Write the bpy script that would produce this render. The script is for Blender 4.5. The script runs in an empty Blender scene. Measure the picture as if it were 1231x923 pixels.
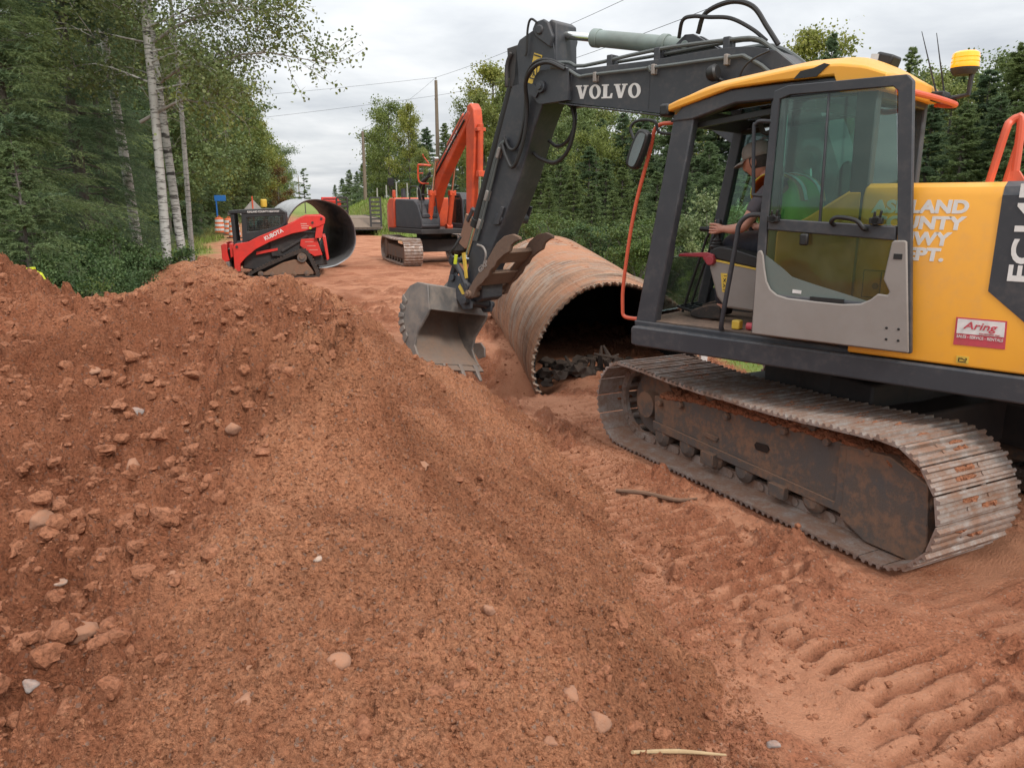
import bpy, bmesh, math, random
import numpy as np
from mathutils import Matrix, Vector
R = math.radians
SC = bpy.context.scene
COL = SC.collection
rnd = random.Random(7)

# ------------------------------------------------------------------ camera
CAM_P = R(13.4)
cam_d = bpy.data.cameras.new('camera'); cam = bpy.data.objects.new('camera', cam_d); COL.objects.link(cam)
cam.location = (0, 0, 2.0); cam.rotation_euler = (math.pi / 2 - CAM_P, 0, 0)
cam_d.sensor_width = 36; cam_d.lens = 36 * 930 / 1231; cam_d.clip_end = 5000; cam_d.clip_start = 0.05
SC.camera = cam

# ------------------------------------------------------------------ noise (numpy)
def vnoise(x, y, seed=0):
    x = np.asarray(x, float); y = np.asarray(y, float)
    xi = np.floor(x).astype(np.int64); yi = np.floor(y).astype(np.int64)
    fx = x - xi; fy = y - yi
    fx = fx * fx * fx * (fx * (fx * 6 - 15) + 10); fy = fy * fy * fy * (fy * (fy * 6 - 15) + 10)
    def h(a, b):
        n = (a * 374761393 + b * 668265263 + seed * 1442695041) & 0xffffffff
        n = ((n ^ (n >> 13)) * 1274126177) & 0xffffffff
        return ((n ^ (n >> 16)) & 0xffff) / 65535.0
    a = h(xi, yi); b = h(xi + 1, yi); c = h(xi, yi + 1); d = h(xi + 1, yi + 1)
    return (a * (1 - fx) + b * fx) * (1 - fy) + (c * (1 - fx) + d * fx) * fy
def fbm(x, y, f=1.0, octv=4, seed=0, gain=.5):
    s = 0; a = 1; t = 0
    for o in range(octv):
        s = s + a * (vnoise(np.asarray(x) * f + 17.3 * o, np.asarray(y) * f - 9.1 * o, seed + o) - .5); t += a; a *= gain; f *= 2.03
    return s / t * 2
def smooth(e0, e1, x):
    t = np.clip((np.asarray(x, float) - e0) / (e1 - e0), 0, 1); return t * t * (3 - 2 * t)

# ------------------------------------------------------------------ scene helpers
def tag(o, label=None, cat=None, group=None, kind=None):
    if label: o['label'] = label
    if cat: o['category'] = cat
    if group: o['group'] = group
    if kind: o['kind'] = kind
    return o
def empty(name, loc=(0, 0, 0), rz=0.0, label=None, cat=None, group=None):
    o = bpy.data.objects.new(name, None); COL.objects.link(o)
    o.empty_display_size = .2
    o.location = loc; o.rotation_euler = (0, 0, rz)
    return tag(o, label, cat, group)
CHILD = {}
def setparent(o, p):
    o.parent = p; CHILD.setdefault(p.name, []).append(o)
def copy_tree(o, loc, rz=0, sc=1.0, label=None, group=None):
    c = o.copy(); COL.objects.link(c); c.location = loc; c.rotation_euler = (0, 0, rz)
    c.scale = (sc, sc, sc) if not hasattr(sc, '__len__') else sc
    if label: c['label'] = label
    if group: c['group'] = group
    for ch in CHILD.get(o.name, []):
        d = ch.copy(); COL.objects.link(d); setparent(d, c)
        for g in CHILD.get(ch.name, []):
            e = g.copy(); COL.objects.link(e); setparent(e, d)
    return c
def np_mesh(name, v, faces, mats, midx=None, smooth_=False):
    """faces: list of int arrays (n,k)"""
    me = bpy.data.meshes.new(name)
    v = np.asarray(v, np.float32)
    me.vertices.add(len(v)); me.vertices.foreach_set('co', v.ravel())
    loops = np.concatenate([np.asarray(f, np.int32).ravel() for f in faces])
    tot = np.concatenate([np.full(len(f), f.shape[1], np.int32) for f in faces])
    start = np.concatenate([[0], np.cumsum(tot)[:-1]]).astype(np.int32)
    me.loops.add(len(loops)); me.loops.foreach_set('vertex_index', loops)
    me.polygons.add(len(tot)); me.polygons.foreach_set('loop_start', start); me.polygons.foreach_set('loop_total', tot)
    if midx is not None: me.polygons.foreach_set('material_index', np.asarray(midx, np.int32))
    me.polygons.foreach_set('use_smooth', np.full(len(tot), smooth_, bool))
    for m in (mats if isinstance(mats, (list, tuple)) else [mats]): me.materials.append(m)
    me.update(calc_edges=True)
    return me
def link(name, me, parent=None):
    o = bpy.data.objects.new(name, me); COL.objects.link(o)
    if parent is not None: setparent(o, parent)
    return o

def catmull(pts, n=6):
    pts = [Vector(p) for p in pts]
    if len(pts) < 3: return pts
    P = [pts[0] * 2 - pts[1]] + pts + [pts[-1] * 2 - pts[-2]]
    out = []
    for i in range(1, len(P) - 2):
        for k in range(n):
            t = k / n
            a, b, c, d = P[i - 1], P[i], P[i + 1], P[i + 2]
            out.append(.5 * ((2 * b) + (c - a) * t + (2 * a - 5 * b + 4 * c - d) * t * t + (3 * b - a - 3 * c + d) * t ** 3))
    out.append(pts[-1]); return out
def chaikin(pts, n=2, closed=False):
    pts = [tuple(p) for p in pts]
    for _ in range(n):
        q = [] if closed else [pts[0]]
        m = len(pts)
        for i in range(m if closed else m - 1):
            a, b = pts[i], pts[(i + 1) % m]
            q.append(tuple(.75 * x + .25 * y for x, y in zip(a, b))); q.append(tuple(.25 * x + .75 * y for x, y in zip(a, b)))
        if not closed: q.append(pts[-1])
        pts = q
    return pts

class MB:
    """collects shapes; build() links them as one mesh. With flip=True points are given as (forward, right, up)."""
    def __init__(s, flip=False):
        s.v = []; s.f = []; s.m = []; s.M = None; s.flip = flip; s.mi = 0
    def add(s, vs, fs):
        b = len(s.v)
        for p in vs:
            p = Vector(p)
            if s.M is not None: p = s.M @ p
            s.v.append((p.x, -p.y, p.z) if s.flip else (p.x, p.y, p.z))
        for f in fs: s.f.append([b + i for i in f]); s.m.append(s.mi)
        return s
    def box(s, x0, x1, y0, y1, z0, z1, rot=None, piv=None):
        vs = [Vector((x, y, z)) for x in (x0, x1) for y in (y0, y1) for z in (z0, z1)]
        if rot is not None:
            c = Vector(piv) if piv else Vector(((x0 + x1) / 2, (y0 + y1) / 2, (z0 + z1) / 2))
            vs = [rot @ (p - c) + c for p in vs]
        return s.add(vs, [(0, 1, 3, 2), (4, 6, 7, 5), (0, 4, 5, 1), (2, 3, 7, 6), (0, 2, 6, 4), (1, 5, 7, 3)])
    def prism(s, pts, a, b, ax='y', taper=None):
        """2D outline extruded from a to b along ax ('y': outline is (x,z); 'x': (y,z); 'z': (x,y))"""
        n = len(pts)
        def mk(p, t): return {'y': (p[0], t, p[1]), 'x': (t, p[0], p[1]), 'z': (p[0], p[1], t)}[ax]
        q = pts if taper is None else taper
        vs = [mk(p, a) for p in pts] + [mk(p, b) for p in q]
        return s.add(vs, [list(range(n))[::-1], [n + i for i in range(n)]] + [(i, (i + 1) % n, n + (i + 1) % n, n + i) for i in range(n)])
    def ringprism(s, outer, inner, a, b, ax='y'):
        """frame between two outlines of the same vertex count"""
        n = len(outer)
        def mk(p, t): return {'y': (p[0], t, p[1]), 'x': (t, p[0], p[1]), 'z': (p[0], p[1], t)}[ax]
        vs = [mk(p, a) for p in outer] + [mk(p, b) for p in outer] + [mk(p, a) for p in inner] + [mk(p, b) for p in inner]
        fs = []
        for i in range(n):
            j = (i + 1) % n
            fs += [(i, j, n + j, n + i), (2 * n + j, 2 * n + i, 3 * n + i, 3 * n + j), (j, i, 2 * n + i, 2 * n + j), (n + i, n + j, 3 * n + j, 3 * n + i)]
        return s.add(vs, fs)
    def cyl(s, p0, p1, r0, r1=None, n=20):
        p0 = Vector(p0); p1 = Vector(p1); r1 = r0 if r1 is None else r1
        d = (p1 - p0).normalized(); u = d.orthogonal().normalized(); w = d.cross(u)
        vs = []
        for p, r in ((p0, r0), (p1, r1)):
            for k in range(n):
                t = 2 * math.pi * k / n; vs.append(p + (u * math.cos(t) + w * math.sin(t)) * r)
        return s.add(vs, [list(range(n))[::-1], [n + i for i in range(n)]] + [(i, (i + 1) % n, n + (i + 1) % n, n + i) for i in range(n)])
    def tube(s, path, r, n=8, sm=0, closed_caps=True):
        P = catmull(path, sm) if sm else [Vector(p) for p in path]
        rr = r if hasattr(r, '__len__') else None
        if rr is not None and len(rr) != len(P):
            rr = np.interp(np.linspace(0, 1, len(P)), np.linspace(0, 1, len(rr)), rr)
        d0 = (P[1] - P[0]).normalized(); u = d0.orthogonal().normalized()
        vs = []
        for i, p in enumerate(P):
            d = (P[min(i + 1, len(P) - 1)] - P[max(i - 1, 0)])
            d = d.normalized() if d.length > 1e-9 else d0
            u = (u - d * u.dot(d)); u = u.normalized() if u.length > 1e-6 else d.orthogonal().normalized()
            w = d.cross(u); q = rr[i] if rr is not None else r
            for k in range(n):
                t = 2 * math.pi * k / n; vs.append(p + (u * math.cos(t) + w * math.sin(t)) * q)
        fs = []
        for i in range(len(P) - 1):
            for k in range(n): fs.append((i * n + k, i * n + (k + 1) % n, (i + 1) * n + (k + 1) % n, (i + 1) * n + k))
        if closed_caps: fs += [list(range(n))[::-1], [(len(P) - 1) * n + k for k in range(n)]]
        return s.add(vs, fs)
    def lathe(s, prof, n=24, at=(0, 0, 0), M=None):
        """profile of (r, z) turned round z"""
        vs = []; at = Vector(at)
        for r, z in prof:
            for k in range(n):
                t = 2 * math.pi * k / n; p = Vector((r * math.cos(t), r * math.sin(t), z))
                if M is not None: p = M @ p
                vs.append(p + at)
        fs = []
        for i in range(len(prof) - 1):
            for k in range(n): fs.append((i * n + k, i * n + (k + 1) % n, (i + 1) * n + (k + 1) % n, (i + 1) * n + k))
        return s.add(vs, fs)
    def ball(s, c, r, sub=1, jit=0, sc=(1, 1, 1), seed=0):
        bm = bmesh.new(); bmesh.ops.create_icosphere(bm, subdivisions=sub, radius=1); rg = random.Random(seed)
        vs = []
        for v in bm.verts:
            k = 1 + rg.uniform(-jit, jit); vs.append((c[0] + v.co.x * r * sc[0] * k, c[1] + v.co.y * r * sc[1] * k, c[2] + v.co.z * r * sc[2] * k))
        fs = [[v.index for v in f.verts] for f in bm.faces]; bm.free()
        return s.add(vs, fs)
    def build(s, name, mats, parent=None, bevel=0.0, seg=2, angle=32, normals=True, flat=False):
        me = bpy.data.meshes.new(name); me.from_pydata(s.v, [], s.f)
        mats = mats if isinstance(mats, (list, tuple)) else [mats]
        for m in mats: me.materials.append(m)
        me.polygons.foreach_set('material_index', np.array(s.m, np.int32))
        if normals:
            bm = bmesh.new(); bm.from_mesh(me); bmesh.ops.recalc_face_normals(bm, faces=bm.faces); bm.to_mesh(me); bm.free()
        me.polygons.foreach_set('use_smooth', np.full(len(me.polygons), not flat, bool))
        if not flat: me.set_sharp_from_angle(angle=R(angle))
        o = link(name, me, parent)
        if bevel:
            b = o.modifiers.new('bevel', 'BEVEL'); b.width = bevel; b.segments = seg; b.limit_method = 'ANGLE'; b.angle_limit = R(38); b.harden_normals = False
        return o

def text_geo(body, bold=0.0, extrude=.02):
    cu = bpy.data.curves.new('t', 'FONT'); cu.body = body; cu.size = 1; cu.offset = bold; cu.extrude = extrude; cu.resolution_u = 4
    o = bpy.data.objects.new('t', cu); COL.objects.link(o); bpy.context.view_layer.update()
    me = bpy.data.meshes.new_from_object(o.evaluated_get(bpy.context.evaluated_depsgraph_get()))
    v = [tuple(p.co) for p in me.vertices]; f = [list(p.vertices) for p in me.polygons]
    bpy.data.objects.remove(o); bpy.data.curves.remove(cu); bpy.data.meshes.remove(me)
    return v, f
def text_on(mb, body, org, right, up, width, height, bold=.02, shear=0.0, depth=.002):
    v, f = text_geo(body, bold)
    xs = [p[0] for p in v]; ys = [p[1] for p in v]
    x0, x1, y0, y1 = min(xs), max(xs), min(ys), max(ys)
    right = Vector(right); up = Vector(up); nrm = right.cross(up)
    out = []
    for p in v:
        a = (p[0] - x0) / (x1 - x0); b = (p[1] - y0) / (y1 - y0)
        out.append(Vector(org) + right * (a * width + shear * b * height) + up * (b * height) + nrm * (depth if p[2] > 0 else -.003))
    mb.add(out, f)

# ------------------------------------------------------------------ materials
def newmat(name):
    m = bpy.data.materials.new(name); m.use_nodes = True
    nt = m.node_tree; nt.nodes.clear()
    return m, nt
def N(nt, t, **k):
    n = nt.nodes.new(t)
    for a, b in k.items():
        if a in n.inputs.keys() if isinstance(a, str) else False: n.inputs[a].default_value = b
        else: setattr(n, a, b)
    return n
def nin(nt, t, props=None, ins=None):
    n = nt.nodes.new(t)
    for a, b in (props or {}).items(): setattr(n, a, b)
    for a, b in (ins or {}).items(): n.inputs[a].default_value = b
    return n
def L(nt, a, b): nt.links.new(a, b)
def c4(c): return (c[0], c[1], c[2], 1)
def ramp(nt, fac, stops):
    r = nt.nodes.new('ShaderNodeValToRGB'); e = r.color_ramp.elements
    while len(e) < len(stops): e.new(.5)
    for q, (p, c) in zip(e, stops):
        q.position = p; q.color = c if hasattr(c, '__len__') and len(c) == 4 else (c4(c) if hasattr(c, '__len__') else (c, c, c, 1))
    L(nt, fac, r.inputs[0]); return r
def mixc(nt, fac, a, b, mode='MIX'):
    m = nt.nodes.new('ShaderNodeMix'); m.data_type = 'RGBA'; m.blend_type = mode
    for sock, val in ((m.inputs[0], fac), (m.inputs[6], a), (m.inputs[7], b)):
        if hasattr(val, 'is_linked') or hasattr(val, 'links'): L(nt, val, sock)
        elif hasattr(val, '__len__'): sock.default_value = c4(val)
        else: sock.default_value = val
    return m.outputs[2]
def mathn(nt, op, a, b=0.0, clamp=False):
    m = nt.nodes.new('ShaderNodeMath'); m.operation = op; m.use_clamp = clamp
    for i, val in ((0, a), (1, b)):
        if hasattr(val, 'links'): L(nt, val, m.inputs[i])
        else: m.inputs[i].default_value = val
    return m.outputs[0]
def noise(nt, co, scale, detail=6, rough=.6, dist=0.0):
    n = nin(nt, 'ShaderNodeTexNoise', None, {'Scale': scale, 'Detail': detail, 'Roughness': rough, 'Distortion': dist})
    L(nt, co, n.inputs['Vector']); return n.outputs['Fac']
def objco(nt, scale=None):
    t = nt.nodes.new('ShaderNodeTexCoord')
    if scale is None: return t.outputs['Object']
    mp = nt.nodes.new('ShaderNodeMapping'); mp.inputs['Scale'].default_value = scale
    L(nt, t.outputs['Object'], mp.inputs[0]); return mp.outputs[0]
DUST = (.30, .165, .10)
def surf(name, col, rough=.5, metal=0.0, col2=None, dust=.25, dustcol=DUST, scale=5.0, stretch=None, bump=.15, bscale=60, spec=.5, dlow=.45, dhi=.8, up=.35, chips=None, chth=.62):
    m, nt = newmat(name)
    co = objco(nt, stretch)
    n1 = noise(nt, co, scale, 8, .62, .3)
    n2 = noise(nt, co, scale * 7.3, 5, .6)
    base = mixc(nt, ramp(nt, n1, [(.35, 0.0), (.68, 1.0)]).outputs[0], col, col2 if col2 else tuple(c * .78 for c in col))
    if chips:
        base = mixc(nt, ramp(nt, noise(nt, co, scale * 11, 6, .7, .6), [(chth, 0.0), (chth + .03, 1.0)]).outputs[0], base, chips)
    geo = nt.nodes.new('ShaderNodeNewGeometry'); sep = nt.nodes.new('ShaderNodeSeparateXYZ'); L(nt, geo.outputs['Normal'], sep.inputs[0])
    upf = mathn(nt, 'MULTIPLY', mathn(nt, 'MAXIMUM', sep.outputs[2], 0.0), up)
    df = mathn(nt, 'ADD', mathn(nt, 'MULTIPLY', n1, .55), mathn(nt, 'MULTIPLY', n2, .45))
    df = mathn(nt, 'ADD', df, mathn(nt, 'MULTIPLY', upf, .6))
    dfr = ramp(nt, df, [(dlow, 0.0), (dhi, 1.0)]).outputs[0]
    dm = mathn(nt, 'MULTIPLY', dfr, min(1.0, dust * 2.2), True)
    dm = mathn(nt, 'MAXIMUM', dm, dust * .22)
    cfin = mixc(nt, dm, base, dustcol)
    bs = nin(nt, 'ShaderNodeBsdfPrincipled', None, {'Roughness': rough, 'Metallic': metal})
    bs.inputs['Specular IOR Level'].default_value = spec
    L(nt, cfin, bs.inputs['Base Color'])
    L(nt, mathn(nt, 'ADD', mathn(nt, 'MULTIPLY', dm, .45), rough, True), bs.inputs['Roughness'])
    if metal: L(nt, mathn(nt, 'MULTIPLY', mathn(nt, 'SUBTRACT', 1.0, dm), metal), bs.inputs['Metallic'])
    if bump:
        b = nin(nt, 'ShaderNodeBump', None, {'Strength': bump, 'Distance': .01}); L(nt, noise(nt, co, bscale, 4, .6), b.inputs['Height']); L(nt, b.outputs[0], bs.inputs['Normal'])
    out = nt.nodes.new('ShaderNodeOutputMaterial'); L(nt, bs.outputs[0], out.inputs[0])
    return m
def glassmat(name, tint, refl=.5, dirt=.06, dirtcol=(.45, .42, .36)):
    m, nt = newmat(name)
    tr = nin(nt, 'ShaderNodeBsdfTransparent', None, {'Color': c4(tint)})
    gl = nin(nt, 'ShaderNodeBsdfGlossy', None, {'Roughness': .03, 'Color': (.9, .95, .95, 1)})
    fr = nin(nt, 'ShaderNodeFresnel', None, {'IOR': 1.5})
    mx = nt.nodes.new('ShaderNodeMixShader'); L(nt, mathn(nt, 'MULTIPLY', fr.outputs[0], refl * 2), mx.inputs[0]); L(nt, tr.outputs[0], mx.inputs[1]); L(nt, gl.outputs[0], mx.inputs[2])
    df = nin(nt, 'ShaderNodeBsdfDiffuse', None, {'Color': c4(dirtcol)})
    co = objco(nt); n1 = noise(nt, co, 7, 8, .7)
    sp = ramp(nt, noise(nt, co, 90, 3, .6), [(.62, 0.0), (.7, .25)]).outputs[0]
    d = mathn(nt, 'MULTIPLY', ramp(nt, n1, [(.35, .3), (.75, 1.0)]).outputs[0], dirt)
    d = mathn(nt, 'ADD', d, mathn(nt, 'MULTIPLY', sp, dirt * .6), True)
    m2 = nt.nodes.new('ShaderNodeMixShader'); L(nt, d, m2.inputs[0]); L(nt, mx.outputs[0], m2.inputs[1]); L(nt, df.outputs[0], m2.inputs[2])
    out = nt.nodes.new('ShaderNodeOutputMaterial'); L(nt, m2.outputs[0], out.inputs[0])
    return m
def leafmat(name, c1, c2, c3=None, trans=.25, rough=.55):
    m, nt = newmat(name)
    g = nt.nodes.new('ShaderNodeNewGeometry'); oi = nt.nodes.new('ShaderNodeObjectInfo')
    rp = ramp(nt, g.outputs['Random Per Island'], [(0, c1), (.55, c2), (1, c3 or c2)])
    rp2 = ramp(nt, oi.outputs['Random'], [(0, (.78, .82, .9)), (.5, (1, 1, 1)), (1, (1.15, 1.08, .85))])
    c = mixc(nt, 1.0, rp.outputs[0], rp2.outputs[0], 'MULTIPLY')
    bs = nin(nt, 'ShaderNodeBsdfPrincipled', None, {'Roughness': rough}); bs.inputs['Specular IOR Level'].default_value = .3
    L(nt, c, bs.inputs['Base Color'])
    t = nt.nodes.new('ShaderNodeBsdfTranslucent'); L(nt, c, t.inputs[0])
    mx = nt.nodes.new('ShaderNodeMixShader'); mx.inputs[0].default_value = trans
    L(nt, bs.outputs[0], mx.inputs[1]); L(nt, t.outputs[0], mx.inputs[2])
    out = nt.nodes.new('ShaderNodeOutputMaterial'); L(nt, mx.outputs[0], out.inputs[0])
    return m
def soil(name, c1, c2, c3, bscale=(40, 160), bump=.6, peb=True, coords='Object'):
    m, nt = newmat(name)
    co = objco(nt)
    n1 = noise(nt, co, 1.3, 6, .6, .4); n2 = noise(nt, co, 9, 6, .65); n3 = noise(nt, co, 70, 5, .65); n4 = noise(nt, co, 300, 3, .6)
    a = mixc(nt, ramp(nt, n1, [(.35, 0.0), (.65, 1.0)]).outputs[0], c1, c2)
    a = mixc(nt, ramp(nt, n2, [(.42, 0.0), (.7, .7)]).outputs[0], a, c3)
    a = mixc(nt, 1.0, a, ramp(nt, n3, [(.32, (.50, .47, .45)), (.48, (1.0, 1.0, 1.0)), (.68, (1.36, 1.33, 1.30))]).outputs[0], 'MULTIPLY')
    if peb:
        vo = nin(nt, 'ShaderNodeTexVoronoi', None, {'Scale': 95.0}); L(nt, co, vo.inputs['Vector'])
        sx = nt.nodes.new('ShaderNodeSeparateColor'); L(nt, vo.outputs['Color'], sx.inputs[0])
        pick = ramp(nt, sx.outputs[0], [(.955, 0.0), (.965, .8)]).outputs[0]
        a = mixc(nt, pick, a, (.42, .27, .20))
    bs = nin(nt, 'ShaderNodeBsdfPrincipled', None, {'Roughness': .95}); bs.inputs['Specular IOR Level'].default_value = .15
    L(nt, a, bs.inputs['Base Color'])
    h = mathn(nt, 'ADD', mathn(nt, 'MULTIPLY', n3, 1.0), mathn(nt, 'MULTIPLY', n4, .35))
    b = nin(nt, 'ShaderNodeBump', None, {'Strength': bump, 'Distance': .035}); L(nt, h, b.inputs['Height']); L(nt, b.outputs[0], bs.inputs['Normal'])
    out = nt.nodes.new('ShaderNodeOutputMaterial'); L(nt, bs.outputs[0], out.inputs[0])
    return m, nt, a, bs
# ================================================================== LIGHT
SUN_EL, SUN_AZ = R(43), R(145)      # azimuth measured clockwise from +Y
w = bpy.data.worlds.new('World'); SC.world = w; w.use_nodes = True
nt = w.node_tree; nt.nodes.clear()
sky = nin(nt, 'ShaderNodeTexSky', {'sky_type': 'NISHITA', 'sun_disc': False, 'sun_elevation': SUN_EL, 'sun_rotation': SUN_AZ, 'air_density': 1.0, 'dust_density': 2.0})
tc = nt.nodes.new('ShaderNodeTexCoord')
sepw = nt.nodes.new('ShaderNodeSeparateXYZ'); L(nt, tc.outputs['Generated'], sepw.inputs[0])
zz = mathn(nt, 'MAXIMUM', mathn(nt, 'ADD', sepw.outputs[2], .12), .05)
cmb = nt.nodes.new('ShaderNodeCombineXYZ')
L(nt, mathn(nt, 'DIVIDE', sepw.outputs[0], zz), cmb.inputs[0]); L(nt, mathn(nt, 'DIVIDE', sepw.outputs[1], zz), cmb.inputs[1])
cn1 = noise(nt, cmb.outputs[0], .55, 8, .56, .5); cn2 = noise(nt, cmb.outputs[0], 1.7, 6, .55, .4)
cf = mathn(nt, 'ADD', mathn(nt, 'MULTIPLY', cn1, .65), mathn(nt, 'MULTIPLY', cn2, .35))
cloud = ramp(nt, cf, [(.33, (4.2, 4.45, 4.85)), (.5, (6.1, 6.3, 6.5)), (.64, (7.8, 7.85, 7.9))])
ovc = mathn(nt, 'ADD', mathn(nt, 'MULTIPLY', mathn(nt, 'MAXIMUM', sepw.outputs[2], 0.0), 1.35), .80)      # an overcast sky is brighter overhead
clx = nt.nodes.new('ShaderNodeVectorMath'); clx.operation = 'SCALE'; L(nt, cloud.outputs[0], clx.inputs[0]); L(nt, ovc, clx.inputs['Scale'])
wc = mixc(nt, .95, sky.outputs[0], clx.outputs[0])
bg = nt.nodes.new('ShaderNodeBackground'); bg.inputs[1].default_value = .1; L(nt, wc, bg.inputs[0])
wo = nt.nodes.new('ShaderNodeOutputWorld'); L(nt, bg.outputs[0], wo.inputs[0])
sd = bpy.data.lights.new('sun', 'SUN'); sd.energy = 1.5; sd.angle = R(10); sd.color = (1, .96, .9)
so = bpy.data.objects.new('sun', sd); COL.objects.link(so)
sv = Vector((math.sin(SUN_AZ) * math.cos(SUN_EL), math.cos(SUN_AZ) * math.cos(SUN_EL), math.sin(SUN_EL)))
so.rotation_euler = sv.to_track_quat('Z', 'Y').to_euler()
SC.view_settings.view_transform = 'Standard'; SC.view_settings.look = 'None'; SC.view_settings.exposure = 0.52; SC.view_settings.gamma = 1.0
SC.render.engine = 'CYCLES'
SC.cycles.max_bounces = 8; SC.cycles.transparent_max_bounces = 24; SC.cycles.use_denoising = True

# ================================================================== MATERIALS
RED1, RED2, RED3 = (.36, .150, .078), (.46, .205, .115), (.27, .105, .055)
soil_pile, pnt, pcol, pbs = soil('soil_loose', (.54, .238, .126), (.42, .170, .089), (.60, .285, .158), bump=1.0)
soil_clod, _, _, _ = soil('soil_clod', (.33, .140, .076), (.26, .105, .056), (.38, .17, .098), bump=.6, peb=False)
pat = nin(pnt, 'ShaderNodeAttribute', {'attribute_name': 'coarse'}); pcol = mixc(pnt, 1.0, pcol, ramp(pnt, noise(pnt, objco(pnt), .85, 5, .6, .8), [(.40, (.72, .68, .66)), (.56, (1, 1, 1))]).outputs[0], 'MULTIPLY')      # damp patches
L(pnt, mixc(pnt, mathn(pnt, 'MULTIPLY', pat.outputs['Fac'], .85), pcol, mixc(pnt, 1.0, pcol, (.74, .64, .62), 'MULTIPLY')), pbs.inputs['Base Color'])     # freshly dug clods are redder than the sandy spill
stone_a = surf('stone_tan', (.34, .19, .125), .9, col2=(.27, .15, .10), dust=.65, dustcol=(.36, .165, .09), scale=14, bump=.5, bscale=80)
stone_b = surf('stone_grey', (.34, .31, .29), .9, col2=(.22, .19, .18), dust=.35, dustcol=(.36, .165, .09), scale=14, bump=.5, bscale=80)
stone_c = surf('stone_pale', (.50, .42, .35), .85, col2=(.38, .30, .25), dust=.4, dustcol=(.36, .165, .09), scale=14, bump=.3, bscale=80)
M_dark = surf('machine_charcoal', (.028, .032, .040), .48, col2=(.040, .044, .052), dust=.17, dustcol=(.15, .125, .11), dlow=.48, dhi=.70, chips=(.075, .07, .066), chth=.68, scale=3.5, bump=.04, up=.25)
M_darker = surf('machine_black', (.022, .022, .024), .55, col2=(.035, .034, .034), dust=.16, dustcol=(.13, .09, .07), scale=4, bump=.05, up=.3)
M_yel = surf('machine_yellow', (.80, .365, .028), .38, col2=(.74, .33, .03), dust=.14, dustcol=(.50, .29, .13), scale=2.3, bump=.02, up=.15, dlow=.5, dhi=.72, chips=(.30, .15, .04), chth=.705)
M_grey = surf('panel_warm_grey', (.26, .235, .215), .6, col2=(.22, .195, .175), dust=.12, dustcol=(.33, .25, .2), scale=4, bump=.06)
M_mud = surf('panel_dusty_green_grey', (.14, .17, .155), .55, col2=(.12, .145, .13), dust=.12, dustcol=(.26, .24, .2), scale=5, bump=.02)
M_steel = surf('track_steel', (.42, .39, .365), .42, metal=.5, col2=(.21, .145, .11), dust=.46, dustcol=(.25, .13, .08), scale=9, bump=.3, bscale=50, up=.3)
M_steelw = surf('worn_steel', (.27, .25, .235), .42, metal=.7, col2=(.19, .165, .15), dust=.3, dustcol=(.3, .2, .14), scale=9, bump=.2)
M_trackfr = surf('track_frame_paint', (.080, .084, .086), .6, col2=(.12, .085, .062), dust=.40, dustcol=(.23, .135, .088), scale=3.4, bump=.35, up=.7, dlow=.47, dhi=.60, chips=(.16, .095, .065), chth=.64)
M_bucket = surf('bucket_steel', (.125, .122, .12), .5, metal=.35, col2=(.24, .22, .2), dust=.26, dustcol=(.3, .21, .15), scale=6, bump=.2)
M_bucketin = surf('bucket_scoured_inside', (.21, .18, .155), .55, metal=.25, col2=(.13, .10, .085), dust=.35, dustcol=(.30, .19, .13), scale=4, bump=.1)
M_thumb = surf('thumb_rusty_steel', (.16, .105, .075), .7, metal=.15, col2=(.095, .068, .055), dust=.35, dustcol=(.27, .155, .095), scale=7, bump=.3)
M_chrome = surf('chrome_rod', (.75, .76, .74), .18, metal=1.0, col2=(.68, .69, .66), dust=.03, scale=5, bump=0)
M_hose = surf('rubber_hose', (.02, .02, .021), .5, dust=.12, dustcol=(.1, .09, .08), scale=8, bump=.1)
M_pipe = surf('hydraulic_pipe_paint', (.10, .115, .112), .45, col2=(.075, .085, .085), dust=.12, dustcol=(.2, .18, .16), scale=8, bump=.05)
M_cylp = surf('cylinder_grey_green', (.22, .27, .25), .45, col2=(.15, .185, .17), dust=.15, dustcol=(.25, .23, .2), scale=4, bump=.04)
M_rubber = surf('rubber_black', (.018, .018, .018), .7, dust=.3, dustcol=(.2, .12, .08), scale=8, bump=.2)
M_white = surf('lettering_white', (.74, .73, .71), .5, col2=(.66, .65, .62), dust=.06, dustcol=(.45, .35, .25), scale=20, bump=0)
M_whitesig = surf('sticker_white', (.74, .72, .70), .5, dust=.08, dustcol=(.5, .4, .3), scale=20, bump=0)
M_stick_red = surf('sticker_red', (.55, .06, .09), .5, dust=.08, dustcol=(.5, .3, .2), scale=20, bump=0)
M_stick_yel = surf('sticker_yellow', (.68, .46, .06), .5, dust=.08, dustcol=(.5, .35, .2), scale=20, bump=0)
M_orail = surf('rail_orange', (.68, .11, .05), .45, col2=(.62, .10, .05), dust=.08, dustcol=(.5, .25, .15), scale=6, bump=.03)
M_orange = surf('excavator_orange', (.68, .095, .03), .42, col2=(.48, .06, .026), dust=.12, dustcol=(.38, .15, .09), scale=3, bump=.03)
M_red = surf('loader_red', (.72, .040, .030), .42, col2=(.52, .032, .028), dust=.12, dustcol=(.42, .16, .1), scale=3, bump=.03)
M_galv = surf('galvanised_steel', (.48, .49, .49), .42, metal=.6, col2=(.36, .37, .375), dust=.08, dustcol=(.4, .3, .24), scale=3, bump=.05)
M_lens = surf('lamp_lens', (.65, .66, .66), .15, metal=.5, dust=.1, scale=10, bump=0)
M_black = surf('plastic_black', (.012, .012, .013), .45, dust=.1, dustcol=(.08, .07, .06), scale=9, bump=.05)
M_leverred = surf('lever_crimson', (.35, .03, .045), .5, dust=.1, dustcol=(.3, .15, .12), scale=9, bump=.03)
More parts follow.
